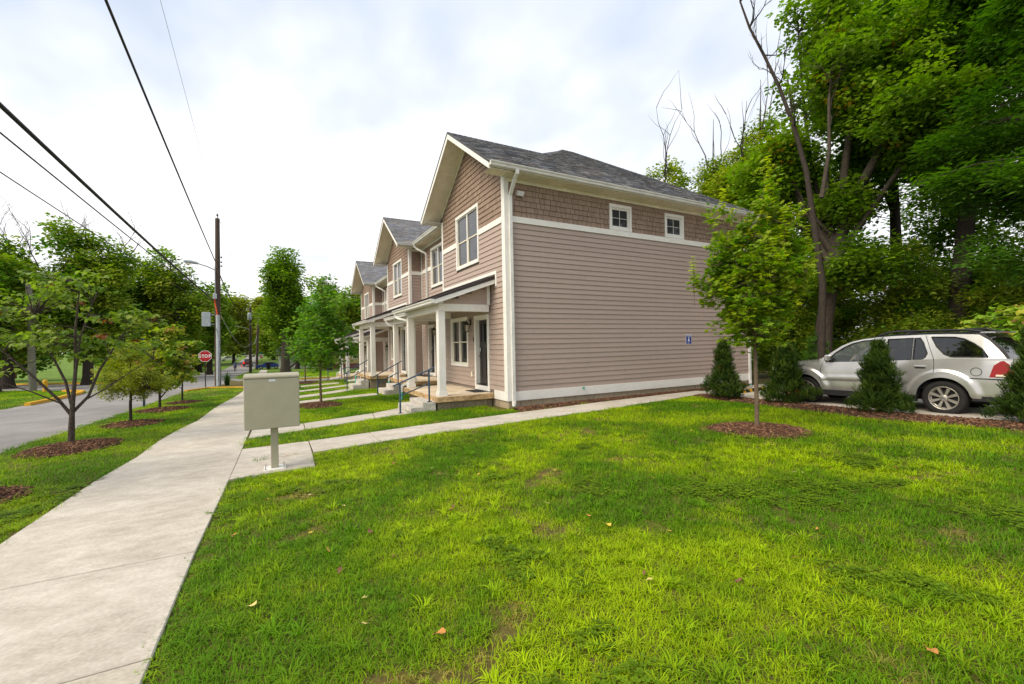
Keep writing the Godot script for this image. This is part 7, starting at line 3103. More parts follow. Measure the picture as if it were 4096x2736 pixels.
func right_wood() -> void:
	var g := "tall trees of the wood behind the parking apron"
	var dk := Color(0.085, 0.180, 0.012)
	var lt := Color(0.325, 0.480, 0.024)
	var big := {"n": 1350, "gap": 0.10, "freq": 0.42, "size": 0.62, "leaf": "broad", "dark": dk, "light": lt, "limbs": 10, "limb_from": 0.5, "twig": 0.018, "twig_share": 0.22}
	var o := big.duplicate()
	o.merge({"seed": 51, "n": 1750, "limbs": 8, "accent": Color(0.30, 0.20, 0.015), "accent_share": 0.02,
		"extra": [stem([[0.4, 6.4, 0.7, 0.22], [0.75, 8.4, 1.3, 0.18], [1.2, 10.8, 2.4, 0.13], [1.5, 13.5, 2.9, 0.07]]), stem([[0.4, 6.4, 0.7, 0.20], [0.5, 9.0, 0.8, 0.16], [0.55, 12.0, 1.2, 0.10], [0.4, 15.5, 0.9, 0.04]]), stem([[0.3, 5.4, 0.5, 0.14], [-0.4, 8.2, -0.6, 0.10], [-0.9, 11.0, -1.2, 0.05]])]}, true)
	tree("maple_tree", "tall maple with a pale forked trunk behind the car bonnet", g, Vector2(21.5, -10.7), M.bark, stem([[0, 0, 0, 0.36], [0.05, 2.5, 0.1, 0.32], [0.25, 4.8, 0.4, 0.28], [0.4, 6.5, 0.7, 0.24]]),
		lobes_of([[0.6, 13.2, 1.2, 2.8, 2.6, 3.0], [1.0, 10.6, 3.2, 2.6, 2.0, 2.2], [-0.6, 9.8, -1.6, 2.3, 1.9, 1.9], [0.3, 15.6, 0.9, 1.9, 1.6, 2.0], [0.4, 7.6, -0.6, 2.3, 1.4, 2.4], [-0.9, 7.0, -2.0, 1.6, 1.4, 1.5], [0.0, 4.9, 1.4, 1.9, 1.2, 2.2]]), o)
	o = big.duplicate()
	o.merge({"seed": 52, "n": 1500, "dark": Color(0.058, 0.150, 0.014), "light": Color(0.202, 0.367, 0.022)}, true)
	tree("maple_tree", "dark tall maple whose crown rises above the rear of the car", g, Vector2(25.2, -7.4), M.bark_dark, stem([[0, 0, 0, 0.38], [0, 4, 0.2, 0.33], [0.2, 8, 0.5, 0.25], [0.3, 13, 0.8, 0.12], [0.3, 17, 0.8, 0.04]]),
		lobes_of([[0.3, 15.5, 0.8, 3.2, 2.8, 3.2], [0.2, 12.0, 2.8, 3.0, 2.4, 2.6], [0, 11.5, -1.8, 2.8, 2.2, 2.4], [0.3, 18.5, 0.8, 2.4, 1.8, 2.4], [-0.6, 8.6, 1.0, 2.6, 1.6, 3.0]]), o)
	o = big.duplicate()
	o.merge({"seed": 53, "n": 1300, "leaf": "narrow", "dark": Color(0.040, 0.111, 0.014), "light": Color(0.137, 0.276, 0.022), "flat": 0.55}, true)
	tree("shade_tree", "dark layered tree overhanging the tail of the car", g, Vector2(20.6, -3.0), M.bark_dark, stem([[0, 0, 0, 0.30], [0, 3, 0, 0.26], [-0.1, 6, 0, 0.2], [-0.1, 10, 0, 0.1], [0, 13, 0, 0.03]]),
		lobes_of([[-0.3, 4.2, -0.6, 2.5, 0.9, 2.6], [-0.2, 6.2, -0.3, 2.9, 1.0, 3.0], [0, 8.4, -0.2, 2.7, 1.2, 2.9], [0.2, 10.8, 0.2, 2.4, 1.5, 2.6], [0.2, 13.2, 0.4, 1.8, 1.6, 2.2]]), o)
	o = big.duplicate()
	o.merge({"seed": 54, "n": 1100}, true)
	tree("shade_tree", "tall tree filling the wood between the two maples", g, Vector2(28.5, -10.6), M.bark_dark, stem([[0, 0, 0, 0.34], [0.2, 5, 0, 0.28], [0.1, 10, 0, 0.18], [0, 17, 0, 0.05]]),
		lobes_of([[0, 15.5, 0, 3.4, 3.2, 3.4], [0.4, 11.0, 1.6, 3.0, 2.4, 2.8], [-0.5, 10, -1.8, 2.8, 2.2, 2.6], [0, 19, 0, 2.2, 2.0, 2.2]]), o)
	# understorey
	var low := {"n": 620, "gap": -0.22, "freq": 0.6, "size": 0.48, "leaf": "narrow", "dark": Color(0.097, 0.244, 0.021), "light": Color(0.404, 0.433, 0.041), "limbs": 7, "limb_from": 0.15, "twig": 0.012, "twig_share": 0.3, "flare": false}
	var places := [[22.6, -12.9, 6.2, 2.1, "feathery green sapling filling the gap beside the back corner of the houses"], [23.8, -8.6, 5.6, 2.0, "feathery green sapling below the forked maple trunk"], [27.5, -9.2, 4.8, 2.3, "leafy sapling in the wood behind the roof rails of the car"], [24.6, -5.4, 4.2, 2.0, "bright leafy sapling behind the roof of the car"], [22.0, -2.0, 3.4, 1.8, "low leafy thicket behind the tail of the car"], [29.5, -14.5, 6.0, 2.4, "leafy sapling deep in the wood behind the houses"], [33.5, -6.0, 6.5, 3.2, "broad thicket closing the view through the wood"], [34.0, -11.5, 7.0, 3.2, "tall thicket closing the wood behind the maples"]]
	for i in places.size():
		var q: Array = places[i]
		o = low.duplicate()
		o.seed = 60 + i
		if i in [3, 4]:
			o.light = Color(0.433, 0.433, 0.044)
			o.dark = Color(0.173, 0.359, 0.026)
		var h: float = q[2]
		var w: float = q[3]
		tree("sapling", q[4], "saplings and thicket of the wood", Vector2(q[0], q[1]), M.bark_dark, stem([[0, 0, 0, 0.09], [0.05, h * 0.4, 0, 0.07], [0, h, 0, 0.02]]),
			lobes_of([[0, h * 0.35, 0, w, h * 0.28, w], [w * 0.2, h * 0.62, 0, w * 0.85, h * 0.26, w * 0.85], [0, h * 0.88, 0, w * 0.55, h * 0.2, w * 0.55], [0.2, 0.8, 0.3, w, 0.8, w]]), o)
	# trees further back close the wood
	var fill := [[30.5, -19.0, 12.5, 3.2, "round tree behind the saplings at the back of the houses"], [32.2, -16.2, 13.5, 3.3, "round tree in the second row behind the dead tree"], [34.6, -9.6, 12.0, 3.4, "round tree in the second row behind the car roof"], [35.6, -3.2, 12.0, 3.4, "round tree in the second row behind the leafy bush"], [27.0, -3.4, 9.0, 2.8, "round leafy tree close behind the tail of the car"]]
	for i in fill.size():
		var q: Array = fill[i]
		o = big.duplicate()
		o.merge({"seed": 90 + i, "n": 520, "gap": -0.02, "size": 0.75, "limbs": 7, "limb_from": 0.2}, true)
		var h: float = q[2]
		var w: float = q[3]
		tree("round_tree", q[4], g, Vector2(q[0], q[1]), M.bark_dark, stem([[0, 0, 0, 0.22], [0.1, h * 0.4, 0, 0.17], [0, h * 0.9, 0, 0.04]]),
			lobes_of([[0, h * 0.28, 0, w, h * 0.20, w], [0.3, h * 0.52, 0.2, w * 0.95, h * 0.2, w * 0.95], [-0.2, h * 0.78, -0.2, w * 0.75, h * 0.18, w * 0.75]]), o)
	# large leaved bush by the car's tail
	tree("redbud_bush", "bright green large leaved bush beside the tail of the car", "", Vector2(17.6, -4.0), M.bark_dark, stem([[0, 0, 0, 0.06], [0, 1.0, 0, 0.05], [0, 2.2, 0, 0.02]]),
		lobes_of([[0, 1.9, 0, 1.0, 0.45, 1.2], [0.1, 1.3, 0.6, 1.0, 0.5, 1.0], [-0.1, 1.4, -0.8, 0.8, 0.4, 0.8], [0, 2.35, 0.1, 0.6, 0.25, 0.7]]),
		{"seed": 71, "n": 330, "gap": -0.3, "freq": 1.0, "size": 0.20, "leaf": "heart", "dark": Color(0.220, 0.468, 0.039), "light": Color(0.510, 0.510, 0.065), "accent": Color(0.30, 0.18, 0.06), "accent_share": 0.05, "limbs": 7, "limb_from": 0.1, "twig": 0.008, "twig_share": 0.5, "category": "bush", "flare": false})
	# a small yew beyond the car
	var ty := tree("yew_shrub", "small round yew on the far side of the parking apron", "", Vector2(20.2, -10.2), M.bark_dark, stem([[0, 0, 0, 0.04], [0, 1.7, 0, 0.01]]), lobes_of([[0, 0.9, 0, 0.6, 0.7, 0.6], [0, 1.6, 0, 0.4, 0.5, 0.4]]),
		{"seed": 72, "n": 260, "gap": -0.5, "freq": 1.5, "size": 0.16, "leaf": "needle", "dark": Color(0.065, 0.170, 0.025), "light": Color(0.184, 0.374, 0.042), "limbs": 4, "category": "shrub", "flare": false})
	# trees whose tops show above the roof
	var top := {"n": 620, "gap": -0.05, "freq": 0.5, "size": 0.62, "leaf": "broad2", "dark": Color(0.184, 0.312, 0.020), "light": Color(0.510, 0.510, 0.039), "limbs": 9, "limb_from": 0.4, "twig": 0.02, "twig_share": 0.5}
	for q in [[28.4, -25.6, 16.8, 81, "thin crowned tree rising behind the roof vent pipe"], [30.6, -22.8, 17.0, 82, "thin crowned tree behind the far end of the roof"], [32.0, -19.8, 18.6, 83, "taller thin crowned tree where roof and wood meet"], [24.8, -16.5, 13.0, 84, "leafy tree just behind the back corner of the houses"]]:
		o = top.duplicate()
		o.seed = q[3]
		var h: float = q[2]
		var t := tree("thin_tree", q[4], g, Vector2(q[0], q[1]), M.bark_dark, stem([[0, 0, 0, 0.2], [0.1, h * 0.5, 0, 0.15], [0, h * 0.85, 0, 0.07], [0.1, h * 1.15, 0.1, 0.015]]),
			lobes_of([[0, h * 0.72, 0, 1.9, h * 0.20, 1.9], [0.5, h * 0.9, 0.2, 1.3, h * 0.10, 1.3], [-0.7, h * 0.85, -0.3, 1.0, h * 0.12, 1.0], [0, h * 0.5, 0, 1.8, h * 0.15, 1.8]]), o)
		var bt := MB.new()
		var r := RandomNumberGenerator.new()
		r.seed = q[3]
		for k in 2:
			bare_twigs(bt, Vector3(0.05 + r.randf_range(-0.6, 0.6), h * 0.92, r.randf_range(-0.6, 0.6)), Vector3(r.randf_range(-0.15, 0.15), 1, r.randf_range(-0.15, 0.15)), h * 0.32, 0.05, 1, r)
		part("bare_twigs", bt, M.bark_dark, t)
	snag()


func snag() -> void:
	var t := thing("dead_tree", "tall dead tree with bare black twigs leaning over the back of the roof", "tree", on_ground(19.75, -9.9))
	var r := RandomNumberGenerator.new()
	r.seed = 909
	var m := MB.new()
	var b := Vector3(19.75, gh(19.75, -9.9), -9.9)
	var pts := []
	var rad := []
	for q in [[19.75, -0.3, -9.9, 0.143], [19.78, 3.9, -9.75, 0.129], [19.66, 6.2, -9.95, 0.116], [19.54, 8.6, -10.15, 0.099], [19.36, 10.6, -10.5, 0.082], [19.1, 12.5, -10.95, 0.068], [18.85, 14.0, -11.4, 0.058], [18.58, 15.4, -11.85, 0.048], [18.42, 16.7, -12.15, 0.037], [18.42, 18.6, -12.2, 0.027], [18.6, 20.5, -12.1, 0.014]]:
		pts.append(Vector3(q[0], q[1], q[2]) - b)
		rad.append(q[3])
	m.tube(pts, rad, 9, false)
	part("trunk", m, M.bark_dark, t)
	m = MB.new()
	for i in range(4, pts.size()):
		for k in 2:
			var s := -1.0 if (i + k) % 3 != 0 else 1.0
			bare_twigs(m, pts[i], Vector3(0.7 * s + r.randf_range(-0.4, 0.4), r.randf_range(-0.1, 0.7), -0.5 * s + r.randf_range(-0.5, 0.5)).normalized(), r.randf_range(1.0, 2.4), 0.035, 2, r)
	part("bare_branches", m, M.bark_dark, t)
	m = MB.new()
	m.tube([Vector3(0.0, 7.6, 0.2), Vector3(0.25, 9.5, 0.4), Vector3(0.1, 11.5, 0.5), Vector3(0.35, 13.2, 0.6)], [0.09, 0.07, 0.05, 0.02], 7, false)
	for k in 5:
		bare_twigs(m, Vector3(0.2, 10.5 + k * 0.6, 0.5), Vector3(r.randf_range(-0.8, 0.8), 0.8, r.randf_range(-0.8, 0.8)).normalized(), 2.0, 0.025, 2, r)
	part("bare_branches", m, M.bark, t)


func far_trees() -> void:
	var g := "trees beyond the streets"
	var o := {"n": 900, "gap": -0.02, "freq": 0.34, "size": 0.85, "leaf": "broad", "dark": Color(0.109, 0.256, 0.025), "light": Color(0.397, 0.433, 0.044), "limbs": 10, "limb_from": 0.35, "twig": 0.03, "twig_share": 0.25}
	# [x, z, height, crown radius, crown bottom, seed, label]
	var list := [
		[-13.0, -46.2, 12.6, 3.6, 2.2, 201, "big spreading tree with dead twigs on top across the side street"],
		[-17.2, -45.6, 10.8, 3.2, 1.8, 202, "leafy tree across the side street behind the grey wooden pole"],
		[-9.4, -56.5, 12.8, 3.9, 1.6, 203, "large round green tree behind the street lamp head"],
		[-13.2, -57.0, 11.5, 3.6, 1.0, 204, "dense dark tree behind the side street lawn"],
		[-15.2, -38.4, 8.2, 2.4, 2.6, 205, "leafy tree behind the grey wooden pole and the yellow bollard"],
		[-20.5, -53.5, 11.0, 3.8, 1.0, 206, "dense tree at the end of the side street"],
		[-7.7, -70.0, 11.8, 3.2, 1.5, 207, "green tree behind the corner utility pole"],
		[-14.0, -72.0, 12.5, 4.6, 0.8, 208, "dense tree on the lawn by the far road bend"],
		[-12.5, -100.0, 15.5, 5.0, 1.0, 209, "tall loose tree along the far road"],
		[-9.6, -135.0, 17.5, 5.5, 2.0, 210, "far tall tree on the rise of the road"],
		[1.1, -63.0, 15.8, 3.1, 3.4, 211, "tall columnar maple with a thick grey trunk by the lawn walk"],
		[6.8, -68.0, 13.2, 3.2, 2.0, 212, "tree behind the young maple and the porch roofs"],
		[10.5, -62.0, 11.8, 3.0, 2.0, 213, "leafy tree close to the last gable of the houses"],
		[3.6, -92.0, 14.5, 4.2, 2.5, 214, "dark tree shading the white house"],
		[-0.5, -150.0, 17.0, 5.5, 1.0, 215, "distant tree where the far road vanishes"],
		[-18.0, -130.0, 17.0, 7.0, 0.5, 216, "broad distant tree beyond the far road"],
		[-30.0, -75.0, 13.0, 6.0, 0.5, 217, "broad tree behind the brick house"],
		[14.5, -90.0, 14.0, 5.0, 1.0, 218, "tree behind the cream house"],
		[-24.0, -100.0, 15.0, 7.0, 0.5, 219, "broad distant tree behind the side street"],
		[-3.0, -190.0, 22.0, 8.0, 0.5, 220, "furthest tree closing the far road"],
		[7.0, -120.0, 15.0, 5.0, 1.0, 221, "distant tree behind the white house"]]
	for q in list:
		var p := o.duplicate()
		p.seed = q[5]
		var h: float = q[2]
		var w: float = q[3]
		var lo: float = q[4]
		var d := Vector2(q[0], q[1]).length()
		p.size = clampf(0.0135 * d + 0.20, 0.7, 2.3)
		p.n = int(clampf(620.0 * w * w * (h - lo) / 100.0 / pow(p.size / 0.8, 1.6), 350.0, 1500.0))
		p.freq = clampf(1.6 / w, 0.2, 0.55)
		if q[5] in [207, 209, 210, 211, 212]:
			p.light = Color(0.354, 0.504, 0.037)
			p.dark = Color(0.099, 0.204, 0.016)
		if q[5] in [209, 210, 220]:
			p.light = Color(0.510, 0.510, 0.065)
			p.dark = Color(0.170, 0.216, 0.024)
		if q[5] in [204, 208, 206]:
			p.light = Color(0.199, 0.337, 0.023)
		if q[5] == 205 or q[5] == 202:
			p.gap = 0.02
		var tr: float = 0.36 if q[5] != 211 else 0.52
		var r := RandomNumberGenerator.new()
		r.seed = q[5]
		var ls := []
		var m := (h - lo)
		for k in 7:
			var f := (k + 0.5) / 7.0
			var ww := w * sqrt(clampf(1.0 - pow(f * 1.35 - 0.55, 2.0), 0.15, 1.0))
			ls.append([r.randf_range(-0.4, 0.4) * w, lo + m * (0.10 + 0.82 * f), r.randf_range(-0.4, 0.4) * w, ww * 0.72, m * 0.16, ww * 0.72])
		ls.append([0, lo + m * 0.5, 0, w * 0.6, m * 0.42, w * 0.6])
		var t := tree("street_tree" if q[5] > 210 else "leafy_tree", q[6], g, Vector2(q[0], q[1]), M.bark_dark if q[5] != 211 else M.bark, stem([[0, 0, 0, tr], [0.1, lo + m * 0.25, 0, tr * 0.75], [0, lo + m * 0.6, 0.1, tr * 0.4], [0, lo + m * 0.95, 0, 0.04]]), lobes_of(ls), p)
		if q[5] in [201, 202]:
			var bt := MB.new()
			for k in 9:
				bare_twigs(bt, Vector3(r.randf_range(-0.7, 0.7) * w, h * 0.80, r.randf_range(-0.5, 0.5) * w), Vector3(r.randf_range(-0.35, 0.35), 1, r.randf_range(-0.3, 0.3)).normalized(), r.randf_range(1.8, 3.4), 0.045, 2, r)
			part("bare_twigs", bt, M.bark_dark, t)

# ---------------------------------------------------------------- beyond the crossing

func far_house(called: String, label: String, lo: Vector3, hi: Vector3, ridge_h: float, wall: Material, roof: Material, along_x: bool, wins: Array, brick := 0.0) -> Node3D:
	# a small house: walls, pitched roof, windows on the front (+z) face
	var t := thing(called, label, "house", lo)
	var s := hi - lo
	var m := MB.new()
	m.box(Vector3(0, brick, -s.z), Vector3(s.x, s.y, 0))
	part("wall", m, wall, t)
	if brick > 0.0:
		m = MB.new()
		m.box(Vector3(-0.03, -0.4, -s.z), Vector3(s.x + 0.03, brick - 0.003, 0.03))
		part("brick_base", m, M.brick_red, t)
	m = MB.new()
	var ov := 0.5
	if along_x:
		m.extrude([Vector2(ov, s.y), Vector2(-s.z * 0.5, s.y + ridge_h), Vector2(-s.z - ov, s.y), Vector2(-s.z - ov, s.y - 0.18), Vector2(-s.z * 0.5, s.y + ridge_h - 0.18), Vector2(ov, s.y - 0.18)], Vector3(-ov, 0.004, 0), Vector3(0, 0, 1), Vector3.UP, Vector3(s.x + 2.0 * ov, 0, 0))
		part("roof", m, roof, t)
		m = MB.new()
		for x in [0.01, s.x - 0.07]:
			m.extrude([Vector2(0, s.y), Vector2(-s.z * 0.5, s.y + ridge_h - 0.2), Vector2(-s.z, s.y)], Vector3(x, 0, 0), Vector3(0, 0, 1), Vector3.UP, Vector3(0.06, 0, 0))
	else:
		m.extrude([Vector2(-ov, s.y), Vector2(-ov, s.y - 0.18), Vector2(s.x * 0.5, s.y + ridge_h - 0.18), Vector2(s.x + ov, s.y - 0.18), Vector2(s.x + ov, s.y), Vector2(s.x * 0.5, s.y + ridge_h)], Vector3(0, 0.004, ov), Vector3(1, 0, 0), Vector3.UP, Vector3(0, 0, -s.z - 2.0 * ov))
		part("roof", m, roof, t)
		m = MB.new()
		m.extrude([Vector2(0, s.y), Vector2(s.x, s.y), Vector2(s.x * 0.5, s.y + ridge_h - 0.2)], Vector3(0, 0, -0.01), Vector3(1, 0, 0), Vector3.UP, Vector3(0, 0, -0.06))
	part("gable", m, wall, t)
	for q in wins:
		var w := node("window", t)
		m = MB.new()
		m.box(Vector3(q[0] - 0.09, q[1] - 0.09, 0.001), Vector3(q[0] + q[2] + 0.09, q[1], 0.06))
		m.box(Vector3(q[0] - 0.09, q[1] + q[3], 0.001), Vector3(q[0] + q[2] + 0.09, q[1] + q[3] + 0.09, 0.06))
		m.box(Vector3(q[0] - 0.09, q[1], 0.001), Vector3(q[0], q[1] + q[3], 0.06))
		m.box(Vector3(q[0] + q[2], q[1], 0.001), Vector3(q[0] + q[2] + 0.09, q[1] + q[3], 0.06))
		m.box(Vector3(q[0], q[1] + q[3] * 0.48, 0.001), Vector3(q[0] + q[2], q[1] + q[3] * 0.52, 0.045))
		part("frame", m, M.white, w)
		m = MB.new()
		m.box(Vector3(q[0], q[1], 0.002), Vector3(q[0] + q[2], q[1] + q[3], 0.02))
		part("pane", m, M.dark_paint, w)
	return t


func simple_car(called: String, label: String, at: Vector2, turn: float, paint: Material, pickup := false) -> Node3D:
	# a small sedan (or pickup seen from behind), built along x
	var t := thing(called, label, "car" if not pickup else "truck", on_ground(at.x, at.y))
	t.rotation.y = turn
	var l := 4.6 if not pickup else 5.3
	var side := [Vector2(-2.25, 0.30), Vector2(2.25, 0.30), Vector2(2.3, 0.62), Vector2(2.15, 0.86), Vector2(1.35, 0.96), Vector2(-1.5, 1.0), Vector2(-2.25, 0.92), Vector2(-2.32, 0.6)]
	var cabin := [Vector2(1.15, 0.97), Vector2(0.45, 1.40), Vector2(-0.75, 1.42), Vector2(-1.75, 0.99)]
	if pickup:
		side = [Vector2(-2.7, 0.45), Vector2(2.5, 0.45), Vector2(2.6, 0.8), Vector2(2.45, 1.05), Vector2(1.3, 1.12), Vector2(-2.7, 1.12)]
		cabin = [Vector2(1.2, 1.12), Vector2(0.6, 1.72), Vector2(-0.75, 1.74), Vector2(-0.95, 1.12)]
	var m := MB.new()
	m.extrude(side, Vector3(0, 0, -0.88), Vector3(1, 0, 0), Vector3.UP, Vector3(0, 0, 1.76))
	part("body", m, paint, t)
	m = MB.new()
	m.extrude(cabin, Vector3(0, 0.002, -0.72), Vector3(1, 0, 0), Vector3.UP, Vector3(0, 0, 1.44))
	part("cabin", m, paint, t)
	m = MB.new()
	for s in [-1.0, 1.0]:
		var p := []
		for q in cabin:
			var c: Vector2 = (cabin[0] + cabin[1] + cabin[2] + cabin[3]) * 0.25
			var e: Vector2 = c + (q - c) * 0.84
			p.append(Vector3(e.x, e.y + 0.01, s * 0.725))
		if s < 0.0:
			p.reverse()
		m.fan(p)
	part("side_window", m, M.dark_paint, t)
	m = MB.new()
	var rear: Array = [cabin[3].lerp(cabin[2], 0.12), cabin[3].lerp(cabin[2], 0.9)]
	m.quad(Vector3(rear[0].x - 0.012, rear[0].y, -0.62), Vector3(rear[0].x - 0.012, rear[0].y, 0.62), Vector3(rear[1].x - 0.012, rear[1].y, 0.60), Vector3(rear[1].x - 0.012, rear[1].y, -0.60))
	part("rear_window", m, M.dark_paint, t)
	for x in [-1.4, 1.42]:
		for s in [-1.0, 1.0]:
			var w := node("wheel", t)
			m = MB.new()
			m.tube([Vector3(x, 0.32, s * 0.70), Vector3(x, 0.32, s * 0.90)], [0.32], 16)
			part("tyre", m, M.rubber, w)
			m = MB.new()
			m.tube([Vector3(x, 0.32, s * 0.89), Vector3(x, 0.32, s * 0.91)], [0.20], 10)
			part("rim", m, M.alloy, w)
	for s in [-1.0, 1.0]:
		m = MB.new()
		var xr: float = side[-1].x if not pickup else -2.7
		m.cbox(Vector3(xr - 0.05, 0.72 if not pickup else 0.80, s * 0.76 - 0.10), Vector3(xr + 0.03, 0.86 if not pickup else 1.08, s * 0.76 + 0.10), 0.01)
		part("tail_lamp", m, M.tail_red if not pickup else M.brake_lamp, t)
	return t


func build_far_things() -> void:
	# far poles
	var t := thing("utility_pole", "far brown utility pole carrying a grey transformer", "pole", on_ground(-3.19, -73.44))
	var m := MB.new()
	m.tube([Vector3(0, -0.2, 0), Vector3(0.1, 9.4, 0)], [0.20, 0.14], 10)
	part("shaft", m, M.pole_wood, t)
	m = MB.new()
	m.lathe([Vector2(0.0, 7.55), Vector2(0.26, 7.58), Vector2(0.26, 8.45), Vector2(0.2, 8.55), Vector2(0.0, 8.6)], Vector3(0.0, 0, 0.42), 12)
	part("transformer", m, M.grey_paint, t)
	m = MB.new()
	m.tube([Vector3(0, 6.2, 0.1), Vector3(-1.2, 6.6, 0.4), Vector3(-2.6, 6.75, 0.9)], [0.04], 6)
	m.tube([Vector3(-2.5, 6.75, 0.88), Vector3(-2.8, 6.78, 0.95), Vector3(-3.3, 6.76, 1.1)], [0.06, 0.14, 0.05], 8)
	part("lamp_arm", m, M.grey_paint, t)
	t = thing("utility_pole", "furthest brown utility pole close to the parked blue car", "pole", on_ground(-3.5, -106.4))
	m = MB.new()
	m.tube([Vector3(0, -0.2, 0), Vector3(0.45, 12.5, 0)], [0.26, 0.18], 10)
	part("shaft", m, M.pole_wood, t)
	m = MB.new()
	m.box(Vector3(-0.9, 11.6, -0.06), Vector3(1.8, 11.75, 0.06))
	part("crossarm", m, M.pole_wood, t)

	# houses
	var gy := gh(0, -74.6)
	house_at("cream_house", "cream house with brown roof and brick base across the cross street", Vector3(6.4, gy, -74.6), Vector3(11.0, 3.10, 8.0), 1.9, M.yellow_wall, M.brown_roof, true, [[0.3, 1.7, 0.75, 0.95], [4.6, 1.6, 0.62, 1.15], [8.0, 1.6, 0.62, 1.15]], 0.8)
	var wy := gh(0, -98.5)
	house_at("white_house", "white house with a dark stair beside the big maple trunk", Vector3(0.6, wy, -99.5), Vector3(6.5, 2.9, 7.0), 1.6, M.white_wall, M.grey_roof, true, [[3.4, 0.5, 0.9, 1.1]], 0.0)
	house_at("brick_house", "low red brick house half hidden across the side street", Vector3(-46.0, gh(0, -82.0), -82.0), Vector3(13.0, 2.7, 8.0), 1.8, M.brick_red, M.grey_roof, true, [[1.5, 0.9, 1.4, 1.1], [6.0, 0.9, 1.4, 1.1], [10.0, 0.9, 1.2, 1.1]], 0.0)
	house_at("white_house", "pale house glimpsed between the trees behind the grass strip", Vector3(-22.0, gh(0, -88.0), -88.0), Vector3(9.0, 3.0, 7.0), 2.0, M.white_wall, M.brown_roof, false, [[1.5, 0.9, 1.2, 1.3], [5.8, 0.9, 1.2, 1.3]], 0.0)
	# stair of the white house
	t = thing("outdoor_stair", "dark wooden stair rising to the white house", "stair", on_ground(2.3, -97.4))
	for i in 6:
		m = MB.new()
		m.box(Vector3(0.22 * i, 0.2 * i + 0.12, -0.6), Vector3(0.22 * i + 0.26, 0.2 * i + 0.17, 0.6))
		part("tread", m, M.bark_dark, t)
	for s in [-0.6, 0.6]:
		m = MB.new()
		m.sweep([Vector3(-0.1, 0.0, s), Vector3(1.45, 1.35, s)], 0.06, 0.22, Vector3(0, 0, 1))
		m.sweep([Vector3(-0.1, 0.95, s), Vector3(1.45, 2.3, s)], 0.06, 0.08, Vector3(0, 0, 1))
		part("stringer", m, M.bark_dark, t)
		for i in 6:
			m = MB.new()
			m.box(Vector3(0.25 * i - 0.02, 0.2 * i, s - 0.02), Vector3(0.25 * i + 0.02, 0.22 * i + 1.0, s + 0.02))
			part("baluster", m, M.bark_dark, t)

	# vehicles
	simple_car("parked_sedan", "blue sedan parked by the furthest pole", Vector2(-1.3, -107.0), PI, M.blue_paint)
	simple_car("parked_sedan", "black car parked behind the big grey maple trunk", Vector2(2.9, -104.5), PI, M.dark_paint)
	var pk := simple_car("pickup_truck", "dark red pickup with lit brake lamps driving off along the far road", Vector2(-5.6, -119.0), PI / 2.0, M.red_paint, true)
	m = MB.new()
	m.lathe([Vector2(0.22, 0.0), Vector2(0.20, 0.04), Vector2(0.12, 0.05), Vector2(0.03, 0.7), Vector2(0.0, 0.72)], Vector3.ZERO, 10)
	var cone := part("traffic_cone", m, M.orange, self)
	cone.position = on_ground(-6.75, -116.4)
	tag(cone, "orange traffic cone beside the pickup truck", "cone")
	simple_car("parked_sedan", "pale car parked under the trees on the far road", Vector2(-11.8, -150.0), 0.3, M.white)
	bin(Vector3(-1.3, 0, -103.2), "tall black bin between the blue and the black parked cars", 1.35)

	# signs on the far corner
	stop_sign(Vector3(-3.25, 0, -131.0), 0.80, -0.76, 0.0, "distant red stop sign under green street name blades", false)
	t = thing("street_name_sign", "green and white street name blades on the far corner", "sign", on_ground(-3.3, -131.4))
	m = MB.new()
	m.tube([Vector3(0, -0.1, 0), Vector3(0, 2.9, 0)], [0.035], 6)
	part("post", m, M.wire_grey, t)
	m = MB.new()
	m.box(Vector3(-0.5, 2.55, -0.02), Vector3(0.35, 2.80, 0.02))
	part("green_blade", m, M.sign_green, t)
	m = MB.new()
	m.box(Vector3(-0.3, 2.1, -0.02), Vector3(0.6, 2.30, 0.02))
	part("white_blade", m, M.sign_white, t)
	t = thing("road_sign", "blank white disc sign at the far road edge", "sign", on_ground(-11.0, -112.0))
	m = MB.new()
	m.tube([Vector3(0, -0.1, 0), Vector3(0, 2.3, 0)], [0.035], 6)
	part("post", m, M.wire_grey, t)
	m = MB.new()
	m.tube([Vector3(0, 2.4, 0.04), Vector3(0, 2.4, 0.06)], [0.48], 8)
	part("board", m, M.grey_paint, t)

	person()


func house_at(called: String, label: String, at: Vector3, size: Vector3, ridge_h: float, wall: Material, roof: Material, along_x: bool, wins: Array, brick: float) -> Node3D:
	return far_house(called, label, at, at + size, ridge_h, wall, roof, along_x, wins, brick)


# ---------------------------------------------------------------- the walking person

func capsule(p: Vector3, a: Vector3, b: Vector3, ra: float, rb: float) -> float:
	var ab := b - a
	var t := clampf((p - a).dot(ab) / ab.length_squared(), 0.0, 1.0)
	return p.distance_to(a + ab * t) - lerpf(ra, rb, t)


func blend(bones: Array, p: Vector3, k: float) -> float:
	var d := 9.0
	for q in bones:
		var e := capsule(p, q[0], q[1], q[2], q[3])
		var h := clampf(0.5 + 0.5 * (d - e) / k, 0.0, 1.0)
		d = lerpf(d, e, h) - k * h * (1.0 - h)
	return d


